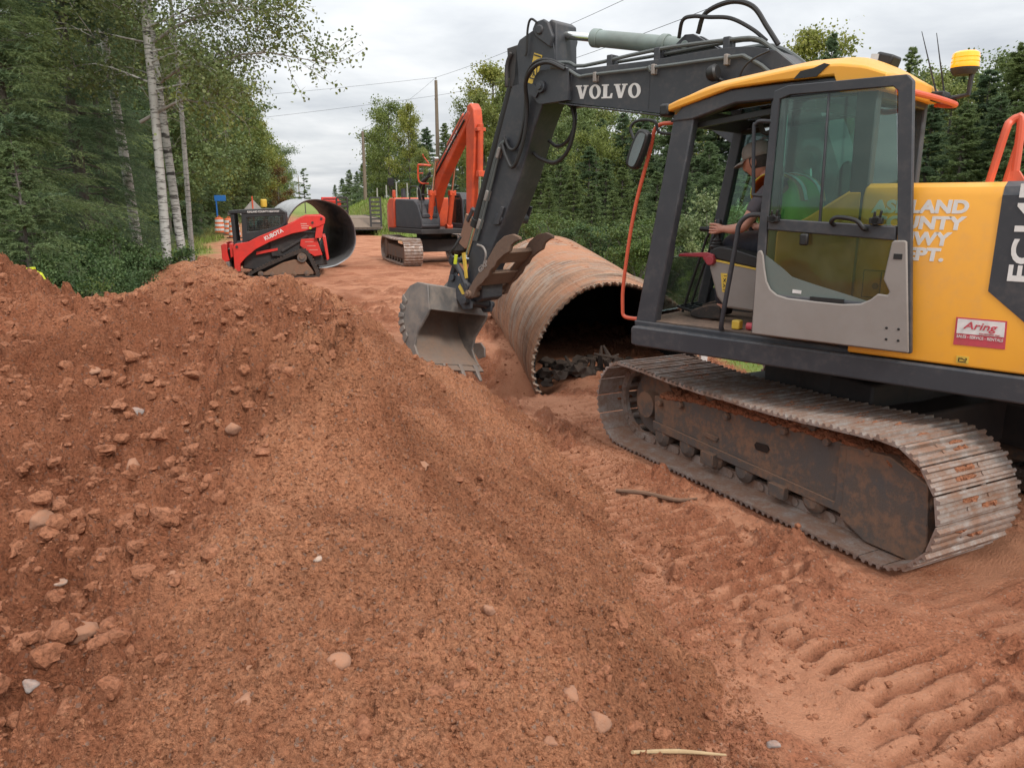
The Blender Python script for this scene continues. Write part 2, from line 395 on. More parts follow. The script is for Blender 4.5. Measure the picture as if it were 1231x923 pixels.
G_cab = glassmat('glass_green_tint', (.66, .82, .78), .5, .02)
G_door = glassmat('glass_door', (.74, .87, .80), .55, .03)
G_low = glassmat('glass_dusty', (.62, .66, .52), .5, .16, (.34, .33, .22))
G_mir = surf('mirror_glass', (.55, .6, .6), .05, metal=1.0, dust=.05, scale=5, bump=0)
M_wood = surf('weathered_wood', (.22, .17, .13), .85, col2=(.15, .12, .09), dust=.1, scale=3, stretch=(6, 6, .6), bump=.3, bscale=25)
M_wire = surf('wire_dark', (.05, .05, .055), .6, dust=.02, scale=3, bump=0)

# ================================================================== TERRAIN
def interp(y, pts):
    return np.interp(y, [p[1] for p in pts], [p[0] for p in pts])
EDGE_R = [(9, -50), (7.5, 5.5), (4.6, 7.4), (2.6, 8.9), (2.35, 12), (1.5, 20), (-1.8, 30), (-8.2, 46), (-14, 62), (-33, 115), (-300, 900)]
EDGE_L = [(-8, -50), (-7.2, 8), (-8.6, 18), (-9.6, 24), (-12.2, 31), (-15.0, 40), (-21.5, 61), (-41, 115), (-330, 900)]
TD = np.array([math.cos(R(116.8)), math.sin(R(116.8))]); TN = np.array([TD[1], -TD[0]])
def zbase(x, y):
    x = np.asarray(x, float); y = np.asarray(y, float)
    z = .05 * fbm(x, y, .35, 3, 3) * smooth(1, 4, np.hypot(x - 2.6, y - 5.7))
    er = interp(y, EDGE_R); el = interp(y, EDGE_L)
    dr = x - er; dl = el - x
    z = z + smooth(14, 30, dr) * .9 + smooth(4, 16, dr) * .25 * smooth(14, 30, y)
    z = z - .25 * np.exp(-((dl - 2.6) / 1.3) ** 2) * smooth(6, 14, y) + smooth(4, 12, dl) * .5
    # grassy bank right of the road further on
    z = z + 2.0 * smooth(.4, 3.0, dr) * np.exp(-((y - 62) / 11.0) ** 2) * (1 + .12 * fbm(x, y, .12, 2, 8))
    # excavation beside the old pipe
    z = z - .62 * np.exp(-(((x + .15) / .62) ** 2 + ((y - 9.0) / .75) ** 2) ** 1.4)
    z = z - .10 * np.exp(-(((x - 1.2) / 1.1) ** 2 + ((y - 8.4) / .5) ** 2))
    return z
def ground_detail(x, y):
    d = np.hypot(x, y); near = 1 - smooth(14, 30, d)
    er = interp(y, EDGE_R); el = interp(y, EDGE_L)
    dirt = smooth(.25, -.25, x - er + .5 * fbm(x, y, .9, 3, 11)) * smooth(.4, -.4, el - x + .9 * fbm(x, y, .5, 3, 12))
    h = .05 * fbm(x, y, .9, 4, 21) + .030 * fbm(x, y, 3.0, 4, 22) * 1.0
    lump = np.maximum(fbm(x, y, 6.5, 4, 23), .05) - .05
    lump2 = np.maximum(fbm(x, y, 17, 3, 25), .0)
    rough_zone = smooth(-.15, .35, fbm(x, y, .75, 3, 31) + .22)
    h = h + (.16 * lump + .055 * lump2 + .014 * fbm(x, y, 40, 2, 27)) * rough_zone
    # crawler prints: bars across each track lane, parallel to the machine's own tracks
    px = x - 1.5; py = y - 3.4
    along = px * TD[0] + py * TD[1]; across = px * TN[0] + py * TN[1]
    gap = np.zeros_like(x); wob = .012 * fbm(x, y, 2.2, 2, 41)
    for c, wd, ph, st in ((0.02, .30, 0.0, 1.0), (-.47, .24, .4, .8), (.98, .30, .2, .65)):
        lane = smooth(wd + .05, wd - .04, np.abs(across - c + wob * 2))
        t = (along + wob + ph) / .118
        bar = np.abs((t % 1.0) - .5) * 2
        bar = smooth(.42, .53, bar + .22 * fbm(x, y, 7.0, 3, 57))
        keep = smooth(-.14, .12, fbm(x, y, 1.7, 3, 47 + int(c * 10)) + .08 + .06 * (c == .02)) * st
        gap = np.maximum(gap, lane * keep * (1 - bar))
        h = h * (1 - .6 * lane * keep) + lane * keep * (.047 * (bar - .6)) * (.75 + .5 * vnoise(along * 6.7, across * 0 + c, 5)) - .018 * lane * st
        h = h + .028 * np.exp(-((np.abs(across - c) - wd - .07) / .06) ** 2) * (.5 + fbm(x, y, 4, 3, 53)) * st
    h = h * dirt + (1 - dirt) * .05 * fbm(x, y, 1.8, 4, 61)
    # keep it pressed flat under the crawler
    a2 = (x - 2.66) * TD[0] + (y - 5.74) * TD[1]; c2 = (x - 2.66) * TN[0] + (y - 5.74) * TN[1]
    under = smooth(.52, .30, np.abs(np.abs(c2) - 1.0)) * smooth(1.9, 1.5, np.abs(a2))
    h = h * (1 - under) - .050 * under
    ground_detail.loose = np.maximum(rough_zone * smooth(.0, .12, lump + .4 * lump2), .8 * gap) * near  # loose lumps, plus a darker tone in the gaps between print bars
    return h * near, dirt
def zg(x, y):
    return float(zbase(np.array([x]), np.array([y]))[0])

def axis(segs):
    out = [segs[0][0]]
    for a, b, s in segs:
        n = max(1, int(round((b - a) / s))); out += list(a + (b - a) * (np.arange(1, n + 1) / n))
    return np.array(out)
gx = axis([(-3000, -600, 300), (-600, -120, 30), (-120, -40, 4), (-40, -14, .9), (-14, -3, .14), (-3, -.6, .035), (-.6, .3, .0155), (.3, 2.6, .009), (2.6, 3.4, .0155), (3.4, 6, .05), (6, 14, .2), (14, 60, 1.4), (60, 200, 10), (200, 700, 50), (700, 3000, 300)])
gy = axis([(-60, -5, 5), (-5, 1.5, .4), (1.5, 2.1, .03), (2.1, 4.8, .009), (4.8, 6.6, .0155), (6.6, 10, .026), (10, 16, .06), (16, 32, .16), (32, 90, .7), (90, 220, 5), (220, 800, 40), (800, 3600, 350)])
GX, GY = np.meshgrid(gx, gy)
hd, dirtm = ground_detail(GX, GY); loosem = ground_detail.loose
GZ = zbase(GX, GY) + hd
nx, ny = len(gx), len(gy)
idx = np.arange(nx * ny).reshape(ny, nx)
quads = np.stack([idx[:-1, :-1], idx[:-1, 1:], idx[1:, 1:], idx[1:, :-1]], -1).reshape(-1, 4)
# ground material: packed red dirt inside the road corridor, grassy soil outside
gm, gnt, dcol, gbs = soil('ground_soil', (.41, .166, .090), (.33, .126, .068), (.47, .205, .115), bump=.8)
at = nin(gnt, 'ShaderNodeAttribute', {'attribute_name': 'dirt'})
co = objco(gnt)
gg = mixc(gnt, ramp(gnt, noise(gnt, co, .5, 7, .65, .3), [(.36, 0.0), (.66, 1.0)]).outputs[0], (.14, .215, .042), (.24, .26, .075))
gg = mixc(gnt, ramp(gnt, noise(gnt, co, 6, 6, .7), [(.45, 0.0), (.75, .75)]).outputs[0], gg, (.24, .21, .09))
fine = ramp(gnt, noise(gnt, co, 1.1, 5, .6, 1.0), [(.41, 0.0), (.55, 1.0)]).outputs[0]
dpk = mixc(gnt, mathn(gnt, 'MULTIPLY', fine, .75), dcol, (.57, .272, .160))
al = nin(gnt, 'ShaderNodeAttribute', {'attribute_name': 'loose'})
dpk = mixc(gnt, mathn(gnt, 'MULTIPLY', al.outputs['Fac'], .75), dpk, mixc(gnt, 1.0, dcol, (.66, .58, .55), 'MULTIPLY'))
L(gnt, mixc(gnt, at.outputs['Fac'], gg, dpk), gbs.inputs['Base Color'])
gme = np_mesh('ground', np.stack([GX, GY, GZ], -1).reshape(-1, 3), [quads], gm, smooth_=True)
a_ = gme.attributes.new('dirt', 'FLOAT', 'POINT'); a_.data.foreach_set('value', dirtm.ravel().astype(np.float32))
a_ = gme.attributes.new('loose', 'FLOAT', 'POINT'); a_.data.foreach_set('value', loosem.ravel().astype(np.float32))
ground = tag(link('ground', gme), kind='structure')

# ------------------------------------------------------------------ the dug-out heap in the foreground
PILE = [(-3.98, 6.0, 1.46), (-3.9, 6.2, 1.41), (-3.85, 6.4, 1.26), (-3.9, 6.8, 1.08), (-3.79, 7, 1.05), (-3.5, 6.4, 1.03), (-3.6, 6.7, 1.0), (-3.2, 6.5, 1.10), (-3.4, 7.2, 1.18), (-2.9, 7.4, 1.46), (-2.72, 7.2, 1.36), (-2.6, 7.4, 1.30), (-2.3, 7.3, 1.18), (-1.9, 7.2, 1.13), (-1.55, 7.0, 1.12), (-1.32, 6.8, 1.02), (-1.08, 6.6, .90), (-.9, 6.5, .78), (-.74, 6.4, .69), (-.45, 6.35, .57), (-.2, 6.3, .44),
 (-5.2, 6.2, 1.5), (-6.4, 6.0, 1.2), (-7.4, 6.0, .4), (-4.8, 7.8, .6), (-3.0, 8.5, .45), (-1.7, 8.3, .35), (-.9, 7.9, .05), (-5, 9.3, -.15), (-3, 9.9, -.2), (-1.5, 9.2, -.2), (-.6, 8.6, -.25),
 (.77, 2.4, -.02), (.82, 3.16, -.02), (.73, 5.14, -.02), (.44, 6.07, -.02), (-.13, 7.3, -.02), (1.3, 2.4, -.35), (1.35, 3.2, -.35), (1.25, 5.2, -.35), (1.0, 6.3, -.35), (.45, 7.5, -.35), (.2, 8.4, -.4),
 (-1.02, 3.62, 1.17), (-.80, 3.66, 1.12), (-1.35, 3.55, 1.0), (-1.10, 4.7, .80), (-1.3, 4.25, .86), (-1.75, 4.4, .86), (-1.15, 5.2, .98), (-1.87, 5.5, 1.06), (-2.46, 5.5, .92), (-2.93, 5.3, .98), (-2.25, 3.95, .70), (-1.85, 3.85, .72), (-1.82, 3.1, .58), (-1.45, 3.0, .70), (-.88, 2.9, .91), (-.43, 3.4, .64), (-.07, 4.0, .40), (-.53, 4.3, .72), (-.08, 4.95, .40), (-.3, 5.6, .5),
 (-1.88, 2.6, .48), (-1.51, 2.5, .57), (-.85, 2.3, .80), (-.34, 2.5, .68), (.12, 3.0, .42), (-1.56, 2.1, .61), (-1.0, 2.0, .68), (-.47, 1.9, .76), (-.04, 2.1, .62), (.39, 2.6, .30), (-1.45, 1.75, .54), (-.66, 1.6, .67), (-.03, 1.65, .62), (.32, 1.95, .37),
 (-2, 0, .55), (0, 0, .5), (1, .2, .0), (1.6, 1.2, -.35), (-4, 0, .6), (-4, 2, .75), (-5.5, 3.5, 1.0), (-7, 4, .5), (-7.5, 1, .3), (-3, 3.5, .85), (-4.2, 4.6, 1.15)]
PA = np.array(PILE)
def tps(P, reg=.003):
    n = len(P); d = np.hypot(P[:, None, 0] - P[None, :, 0], P[:, None, 1] - P[None, :, 1])
    K = np.where(d > 0, d * d * np.log(d + 1e-12), 0) + reg * np.eye(n)
    A = np.zeros((n + 3, n + 3)); A[:n, :n] = K; A[:n, n] = 1; A[:n, n + 1:] = P[:, :2]; A[n:, :n] = A[:n, n:].T
    return np.linalg.solve(A, np.concatenate([P[:, 2], [0, 0, 0]]))
PW = tps(PA)
def pile_base(x, y):
    x = np.asarray(x, float); y = np.asarray(y, float); z = PW[-3] + PW[-2] * x + PW[-1] * y
    for (a, b, _), wgt in zip(PILE, PW[:-3]):
        d2 = (x - a) ** 2 + (y - b) ** 2; z = z + wgt * .5 * d2 * np.log(d2 + 1e-12)
    return z
_lr = np.random.RandomState(17); LUMPS = []
for _k in range(46):                                    # broken lumps along the hump
    LUMPS.append((_lr.normal(-1.02, .27), _lr.normal(3.52, .13), _lr.uniform(.03, .10) * _lr.uniform(.5, 1), _lr.randint(99)))
for _k in range(210):                                   # clods of the clayey left side
    _y = _lr.uniform(1.7, 6.6); LUMPS.append((_lr.uniform(-1.25 - .42 * _y, -1.2), _y, .025 + .10 * _lr.uniform(0, 1) ** 3, _lr.randint(99)))
for _k in range(26):
    LUMPS.append((_lr.uniform(-1.0, .4), _lr.uniform(1.8, 5.0), .015 + .035 * _lr.uniform(0, 1) ** 2, _lr.randint(99)))
def lumps(x, y):
    out = np.zeros_like(x)
    for cx, cy, r, sd in LUMPS:
        m = (np.abs(x - cx) < 1.7 * r) & (np.abs(y - cy) < 1.7 * r)
        if not m.any(): continue
        u = (x[m] - cx) / r; v = (y[m] - cy) / r; an = np.arctan2(v, u)
        d = np.hypot(u, v * (1.1 + .3 * math.sin(sd))) / (1 + .22 * np.sin(2 * an + sd) + .14 * np.sin(5 * an + 2 * sd)) + .35 * fbm(u + sd, v, 1.4, 3, sd)
        out[m] = np.maximum(out[m], r * smooth(1.0, .72, d) * (.75 + .45 * fbm(u, v + sd, 1.1, 3, sd + 5) - .18 * u))
    return out
def pile_z(x, y):
    x = np.asarray(x, float); y = np.asarray(y, float)
    z = pile_base(x, y) + lumps(x, y)
    coarse = smooth(-.95, -1.5, x + .05 * (y - 3.2) + .40 * fbm(x, y, 1.3, 4, 71)) * smooth(7.0, 6.0, y + .5 * fbm(x, y, 1.1, 3, 70))
    coarse = np.maximum(coarse, .8 * np.exp(-(((x + .98) / .5) ** 2 + ((y - 3.5) / .3) ** 2)) * smooth(-.15, .1, fbm(x, y, 3.1, 3, 69)))     # clumpy on the left, raked fine on the right
    warp = .25 * fbm(x, y, 1.1, 3, 72)
    z = z + .09 * fbm(x + warp, y, 1.0, 4, 73) + .09 * fbm(x, y - warp, 2.4, 4, 74) * (.75 + .25 * coarse)
    bil = np.abs(fbm(x, y + warp, 3.2, 4, 75)); bil2 = np.abs(fbm(x, y, 9.5, 4, 76))
    z = z + coarse * (.19 * bil + .12 * bil2 - .085) + (1 - coarse) * (.085 * bil2 - .02)
    z = z + (.45 + .55 * coarse) * .050 * (np.abs(fbm(x, y, 13, 3, 77)) - .12) + (.6 + .4 * coarse) * .032 * (np.abs(fbm(x, y, 31, 2, 78)) - .1) + .018 * (np.abs(fbm(x, y, 66, 2, 79)) - .1)
    crest = np.exp(-(((x + .95) / .55) ** 2 + ((y - 3.7) / .28) ** 2))
    z = z + crest * .22 * (np.abs(fbm(x + warp, y, 4.2, 4, 79)) - .12)
    rx = x + .25 * fbm(x, y, 2.2, 2, 88); dd_ = y - (3.62 + .10 * np.sin(rx * 5.0) - .22 * np.abs(rx + 1.0)); al = np.exp(-((rx + 1.02) / .52) ** 4)
    z = z + al * np.where(dd_ < 0, .07 * np.exp(-(dd_ / .38) ** 2), .07 * np.exp(-(dd_ / .10) ** 2) - .10 * (1 - np.exp(-(dd_ / .12) ** 2)) * np.exp(-(dd_ / .7) ** 2))
    z = z - .10 * np.exp(-(((x + 1.42) / .30) ** 2 + ((y - 3.22) / .26) ** 2))
    blk = smooth(.12, .20, fbm(x + .3 * warp, y, 3.3, 3, 84)) * coarse; z = z + .075 * blk
    # shallow slips and cracks running down the right flank
    cr = np.abs(fbm(x + .6 * y, y * .55, 1.9, 3, 80)); z = z - (1 - coarse) * .030 * np.exp(-(cr / .018) ** 2) * smooth(.1, .3, fbm(x, y, .9, 2, 81) + .1) * smooth(.0, .3, x)
    pile_z.coarse = coarse
    return z
px_ = axis([(-8, -5, .05), (-5, -2.6, .016), (-2.6, 1.4, .0078)]); py_ = axis([(.2, 1.4, .04), (1.4, 3.7, .0072), (3.7, 4.8, .0105), (4.8, 7.8, .016), (7.8, 10.4, .045)])
PX, PY = np.meshgrid(px_, py_); PZ = pile_z(PX, PY); PCO = pile_z.coarse
PZ = np.maximum(PZ, zbase(PX, PY) - .35)
i2 = np.arange(PX.size).reshape(PX.shape)
pq = np.stack([i2[:-1, :-1], i2[:-1, 1:], i2[1:, 1:], i2[1:, :-1]], -1).reshape(-1, 4)
gzr = zbase(PX, PY).ravel(); keepv = PZ.ravel() > gzr - .25
pq = pq[keepv[pq].any(1)]
pile = link('dirt_pile', np_mesh('dirt_pile', np.stack([PX, PY, PZ], -1).reshape(-1, 3), [pq], soil_pile, smooth_=True))
a_ = pile.data.attributes.new('coarse', 'FLOAT', 'POINT'); a_.data.foreach_set('value', PCO.ravel().astype(np.float32))
tag(pile, 'large heap of loose reddish brown soil filling the foreground beside the yellow excavator', 'dirt pile')

def surf_z(x, y):
    x = np.asarray(x, float); y = np.asarray(y, float)
    g = zbase(x, y) + ground_detail(x, y)[0]; p = np.where((x > -7.9) & (x < 1.4) & (y > .3) & (y < 10.3), pile_z(x, y), -9)
    return np.maximum(g, p)

def rock_geo(sub, n_, seed, jit=.28):
    out = []
    for k in range(n_):
        bm = bmesh.new(); bmesh.ops.create_icosphere(bm, subdivisions=sub, radius=1)
        rg = np.random.RandomState(seed + k)
        v = np.array([q.co for q in bm.verts]); f = np.array([[q.index for q in p.verts] for p in bm.faces])
        bm.free()
        dirs = rg.normal(size=(9, 3)); dirs /= np.linalg.norm(dirs, axis=1)[:, None]
        offs = rg.uniform(.38, .92, 9)
        r = np.ones(len(v))
        for dd, oo in zip(dirs, offs):                     # chop flat facets
            t = v @ dd; lim = np.where(t > oo, oo / np.maximum(t, 1e-6), 1); r = np.minimum(r, lim)
        v = v * (r * rg.uniform(1 - jit * .3, 1 + jit * .3, len(v)))[:, None] * rg.uniform([.75, .7, .5], [1.2, 1.1, .85])
        out.append((v, f))
    return out
def scatter(name, pts, sizes, geos, mat, seed, sink=.25, smooth_=True):
    rg = np.random.RandomState(seed); V = []; F = []; b = 0
    for (x, y, z), s in zip(pts, sizes):
        v, f = geos[rg.randint(len(geos))]
        a = rg.uniform(0, 6.28); c, s_ = math.cos(a), math.sin(a)
        q = v * s; q = np.stack([q[:, 0] * c - q[:, 1] * s_, q[:, 0] * s_ + q[:, 1] * c, q[:, 2]], 1)
        V.append(q + (x, y, z + s * (.5 - sink) * .6)); F.append(f + b); b += len(v)
    return link(name, np_mesh(name, np.concatenate(V), [np.concatenate(F)], mat, smooth_=smooth_))
rg = np.random.RandomState(5)
g1 = rock_geo(2, 10, 100); g2 = rock_geo(1, 12, 300)
def in_view(x, y, z):
    xx = x; f = y * math.cos(CAM_P) - (z - 2) * math.sin(CAM_P); u = y * math.sin(CAM_P) + (z - 2) * math.cos(CAM_P)
    return (f > .3) & (np.abs(xx / f) < .72) & (np.abs(u / f) < .55)
# loose clods and gravel: far too many to count
def clods(n, smin, smax, pw, seed, xr, yr, left_bias, detail, fine_=False):
    r_ = np.random.RandomState(seed); x = r_.uniform(*xr, n); y = yr[0] + (yr[1] - yr[0]) * r_.uniform(0, 1, n) ** 1.5
    dens = (.03 + .97 * smooth(-.8, -1.6, x + .05 * (y - 3.2)) if not fine_ else 1 - .8 * smooth(-.9, -1.5, x + .05 * (y - 3.2))) if left_bias else .55 + .45 * smooth(0, .2, fbm(x, y, 1.2, 3, 92))
    clump = smooth(-.25, .3, fbm(x, y, 1.6, 3, 91 + seed))
    k = r_.uniform(0, 1, n) < dens * (.25 + .75 * clump); x, y = x[k], y[k]
    z = surf_z(x, y); v = in_view(x, y, z); x, y, z = x[v], y[v], z[v]
    a2 = (x - 2.66) * TD[0] + (y - 5.74) * TD[1]; c2 = (x - 2.66) * TN[0] + (y - 5.74) * TN[1]
    ok = ~((np.abs(c2) < 1.42) & (np.abs(a2) < 1.85)); x, y, z = x[ok], y[ok], z[ok]
    s = smin + (smax - smin) * r_.uniform(0, 1, len(x)) ** pw
    return scatter('soil_clods', np.stack([x, y, z], 1), s, detail, (soil_pile if fine_ else soil_clod), seed, .52, False)
o = clods(24000, .008, .060, 3.6, 1, (-5.2, 1.0), (1.3, 7.6), True, g1); tag(o, kind='stuff', label='crumbled soil clods strewn over the heap', cat='soil clods')
o = clods(120000, .003, .0105, 2.2, 2, (-2.2, 1.0), (1.3, 5.6), True, g2, True); tag(o, kind='stuff', label='sandy crumbs over the heap', cat='soil crumbs')
o = clods(40000, .006, .0165, 2.6, 8, (-2.0, 1.0), (1.4, 6.6), True, g2, True); tag(o, kind='stuff', label='sandy crumbs over the heap', cat='soil crumbs')
o = clods(50000, .004, .013, 2, 7, (-4.6, -.8), (1.4, 6.4), True, g2); tag(o, kind='stuff', label='fine soil crumbs over the heap', cat='soil crumbs')
o = clods(500, .010, .034, 2.6, 6, (-1.6, -.5), (3.15, 3.9), False, g1, True); tag(o, kind='stuff', label='broken clods on the hump of the heap', cat='soil clods')
o = clods(26000, .005, .030, 3.4, 3, (-.2, 4.2), (2.0, 11), False, g2); tag(o, kind='stuff', label='soil crumbs on the packed ground', cat='soil crumbs')

# stones one can point at
def P2(px, py, zf=surf_z):
    """where the line of sight through a spot of the photograph meets the soil"""
    r_ = Vector(((px - 615.5) / 930, 1, 0)); yv = -(py - 461.5) / 930
    d = Vector(((px - 615.5) / 930, math.cos(CAM_P) + yv * math.sin(CAM_P), -math.sin(CAM_P) + yv * math.cos(CAM_P)))
    t = np.arange(1.0, 14, .01); z = zf(d.x * t, d.y * t); k = np.argmax(2 + d.z * t < z)
    return (d.x * t[k], d.y * t[k], float(z[k]))
STONES = [(402, 792, 36, stone_a, 'largest rounded brown stone low on the front slope of the soil heap'), (300, 803, 32, stone_a, 'tan stone left of the largest rounded stone on the heap'),
 (296, 838, 30, stone_a, 'dull brown stone just below the tan stone on the heap'), (95, 760, 46, stone_a, 'big crusted lump near the left foreground of the heap'),
 (112, 445, 22, stone_a, 'flat buff stone high on the left of the heap'), (72, 700, 15, stone_c, 'pale broken stone at the left of the heap'),
 (205, 688, 20, stone_a, 'small brown stone midway down the front of the heap'), (382, 674, 11, stone_c, 'pale flat pebble in the middle of the heap'),
 (36, 826, 22, stone_b, 'grey stone near the lower left corner'), (62, 775, 14, stone_b, 'small grey pebble left of the big crusted lump'), (685, 835, 30, stone_a, 'half buried brown stone low on the right flank of the heap'),
 (718, 865, 40, stone_a, 'long half buried stone beside the foot of the heap'), (932, 895, 24, stone_b, 'grey stone on the packed ground at bottom right'), (508, 560, 26, stone_a, 'brown lump below the heap crest'),
 (588, 735, 18, stone_a, 'round brown pebble on the right of the heap'), (665, 890, 30, stone_a, 'sandy lump at the bottom edge of the heap'), (160, 555, 30, stone_a, 'crusted clay lump on the left slope of the heap'), (50, 625, 34, stone_a, 'broad clay clod near the left edge of the heap'),
 (165, 495, 18, stone_b, 'dark grey pebble among the clods left of the heap crest'), (280, 515, 24, stone_a, 'ruddy lump left of the heap crest')]
for k, (px, py, pxw, mt, lb) in enumerate(STONES):
    x, y, z = P2(px, py); s = pxw / 930 * math.hypot(y, 2 - z) / 2
    v, f = rock_geo(3, 1, 900 + k, .12)[0]
    me = np_mesh('stone', v * s, [f], mt, smooth_=True)
    o = link('stone', me); o.location = (x, y, z - s * .22); o.rotation_euler = (0, 0, k * 1.3)
    tag(o, lb, 'stone', 'stones lying on the soil')
# twig in front
x, y, z = P2(760, 911); x2, y2, z2 = P2(872, 911); xm, ym, zm = P2(815, 913)
mb = MB(); mb.tube([(x, y, z + .012), (xm, ym, zm + .02), (x2, y2, z2 + .012)], [.006, .008, .004], 8, 4)
tag(mb.build('twig', surf('dry_straw', (.50, .36, .20), .8, dust=.1, scale=5, bump=.2)), 'thin dry straw coloured twig at the foot of the soil heap', 'twig')
pts = [P2(740, 592), P2(775, 598), P2(812, 605), P2(838, 603)]
mb = MB(); mb.tube([(a, b, c + .015) for a, b, c in pts], [.012, .018, .016, .006], 8, 4); mb.tube([(pts[1][0], pts[1][1], pts[1][2] + .015), (pts[1][0] + .2, pts[1][1] - .12, pts[1][2] + .02)], [.012, .004], 6)
tag(mb.build('root', surf('root_brown', (.13, .075, .05), .9, dust=.3, scale=5, bump=.4)), 'dark broken root lying in front of the yellow excavator track', 'root')
# small mound by the birches
mx = np.linspace(-1, 1, 60); MX, MY = np.meshgrid(mx, mx); rr = np.hypot(MX, MY)
MZ = 1.35 * np.clip(1 - rr ** 1.4, -.25, 1) + .12 * fbm(MX, MY, 3, 5, 5) - .1
i3 = np.arange(3600).reshape(60, 60); q3 = np.stack([i3[:-1, :-1], i3[:-1, 1:], i3[1:, 1:], i3[1:, :-1]], -1).reshape(-1, 4)
o = link('dirt_mound', np_mesh('dirt_mound', np.stack([MX * 1.7, MY * 1.5, MZ], -1).reshape(-1, 3), [q3], soil_pile, smooth_=True)); o.location = (-4.95, 11.8, zg(-4.95, 11.8) - .15)
tag(o, 'small mound of red soil behind the main heap at the foot of the birches', 'dirt pile')
# ================================================================== THE YELLOW EXCAVATOR
def text_flat(mb, body, org, right, up, nrm, width, height, bold=.02, shear=0.0, depth=.003):
    v, f = text_geo(body, bold)
    xs = [p[0] for p in v]; ys = [p[1] for p in v]; x0, x1, y0, y1 = min(xs), max(xs), min(ys), max(ys)
    right = Vector(right); up = Vector(up); nrm = Vector(nrm); out = []
    for p in v:
        a = (p[0] - x0) / (x1 - x0); b = (p[1] - y0) / (y1 - y0)
        out.append(Vector(org) + right * (a * width + shear * b * height) + up * (b * height) + nrm * (depth if p[2] > 0 else -.002))
    mb.add(out, f)
SLAB = {'V': (.95, [(0, 1), (.46, 1), (.46, .9), (.37, .9), (.53, .33), (.66, .9), (.57, .9), (.57, 1), (.95, 1), (.95, .9), (.86, .9), (.60, 0), (.36, 0), (.09, .9), (0, .9)]),
        'L': (.80, [(0, 1), (.5, 1), (.5, .9), (.40, .9), (.40, .12), (.60, .12), (.68, .36), (.8, .36), (.76, 0), (0, 0), (0, .1), (.12, .1), (.12, .9), (0, .9)])}
def slab_word(mb, word, org, right, up, nrm, width, height):
    right, up, nrm = Vector(right), Vector(up), Vector(nrm); gap = .07
    W = sum(.86 if c == 'O' else SLAB[c][0] for c in word) + gap * (len(word) - 1); k = width / W; x = 0
    def pl(a, b, d): return Vector(org) + right * (a * k) + up * (b * height) + nrm * d
    for c in word:
        if c == 'O':
            n = 28; A = [(x + .43 + .43 * math.cos(2 * math.pi * i / n), .5 + .53 * math.sin(2 * math.pi * i / n)) for i in range(n)]
            B = [(x + .43 + .19 * math.cos(2 * math.pi * i / n + .12), .5 + .40 * math.sin(2 * math.pi * i / n)) for i in range(n)]
            vs = [pl(a, b, .003) for a, b in A] + [pl(a, b, .003) for a, b in B] + [pl(a, b, -.002) for a, b in A] + [pl(a, b, -.002) for a, b in B]
            fs = []
            for i in range(n):
                j = (i + 1) % n; fs += [(i, j, n + j, n + i), (i, j, 2 * n + j, 2 * n + i), (n + i, n + j, 3 * n + j, 3 * n + i)]
            mb.add(vs, fs); x += .86 + gap
        else:
            w_, P = SLAB[c]; n = len(P)
            mb.add([pl(x + a, b, .003) for a, b in P] + [pl(x + a, b, -.002) for a, b in P], [list(range(n))] + [(i, (i + 1) % n, n + (i + 1) % n, n + i) for i in range(n)])
            x += w_ + gap
NL = (0, -1, 0)          # outward on the left side in (forward, right, up)
EX = empty('excavator', (2.66, 5.74, 0), R(136.5), 'yellow excavator with charcoal boom and open cab door, digging beside the rusty culvert', 'excavator')
def XB(): return MB(flip=True)

# ------------------------------------------------------------------ crawler tracks (own heading)
SPR = (-1.22, .395, .350); IDL = (1.28, .365, .335)
def belt_path():
    pts = []
    cs, zs, rs = SPR; ci, zi, ri = IDL
    for k in range(25): t = R(270 - 180 * k / 24); pts.append((cs + rs * math.cos(t), zs + rs * math.sin(t)))
    for k in range(1, 20):
        u = k / 20; x = cs + (ci - cs) * u; z = (zs + rs) * (1 - u) + (zi + ri) * u - .035 * math.sin(math.pi * u) ** 2 - .012 * abs(math.sin(2 * math.pi * u)); pts.append((x, z))
    for k in range(25): t = R(90 - 180 * k / 24); pts.append((ci + ri * math.cos(t), zi + ri * math.sin(t)))
    for k in range(1, 20): u = k / 20; pts.append((ci + (cs - ci) * u, (zi - ri) * (1 - u) + (zs - rs) * u))
    return pts
BP = belt_path(); BPn = np.array(BP + [BP[0]]); BL = np.concatenate([[0], np.cumsum(np.hypot(*np.diff(BPn, axis=0).T))])
def belt_at(d):
    d = d % BL[-1]; return Vector((np.interp(d, BL, BPn[:, 0]), np.interp(d, BL, BPn[:, 1])))
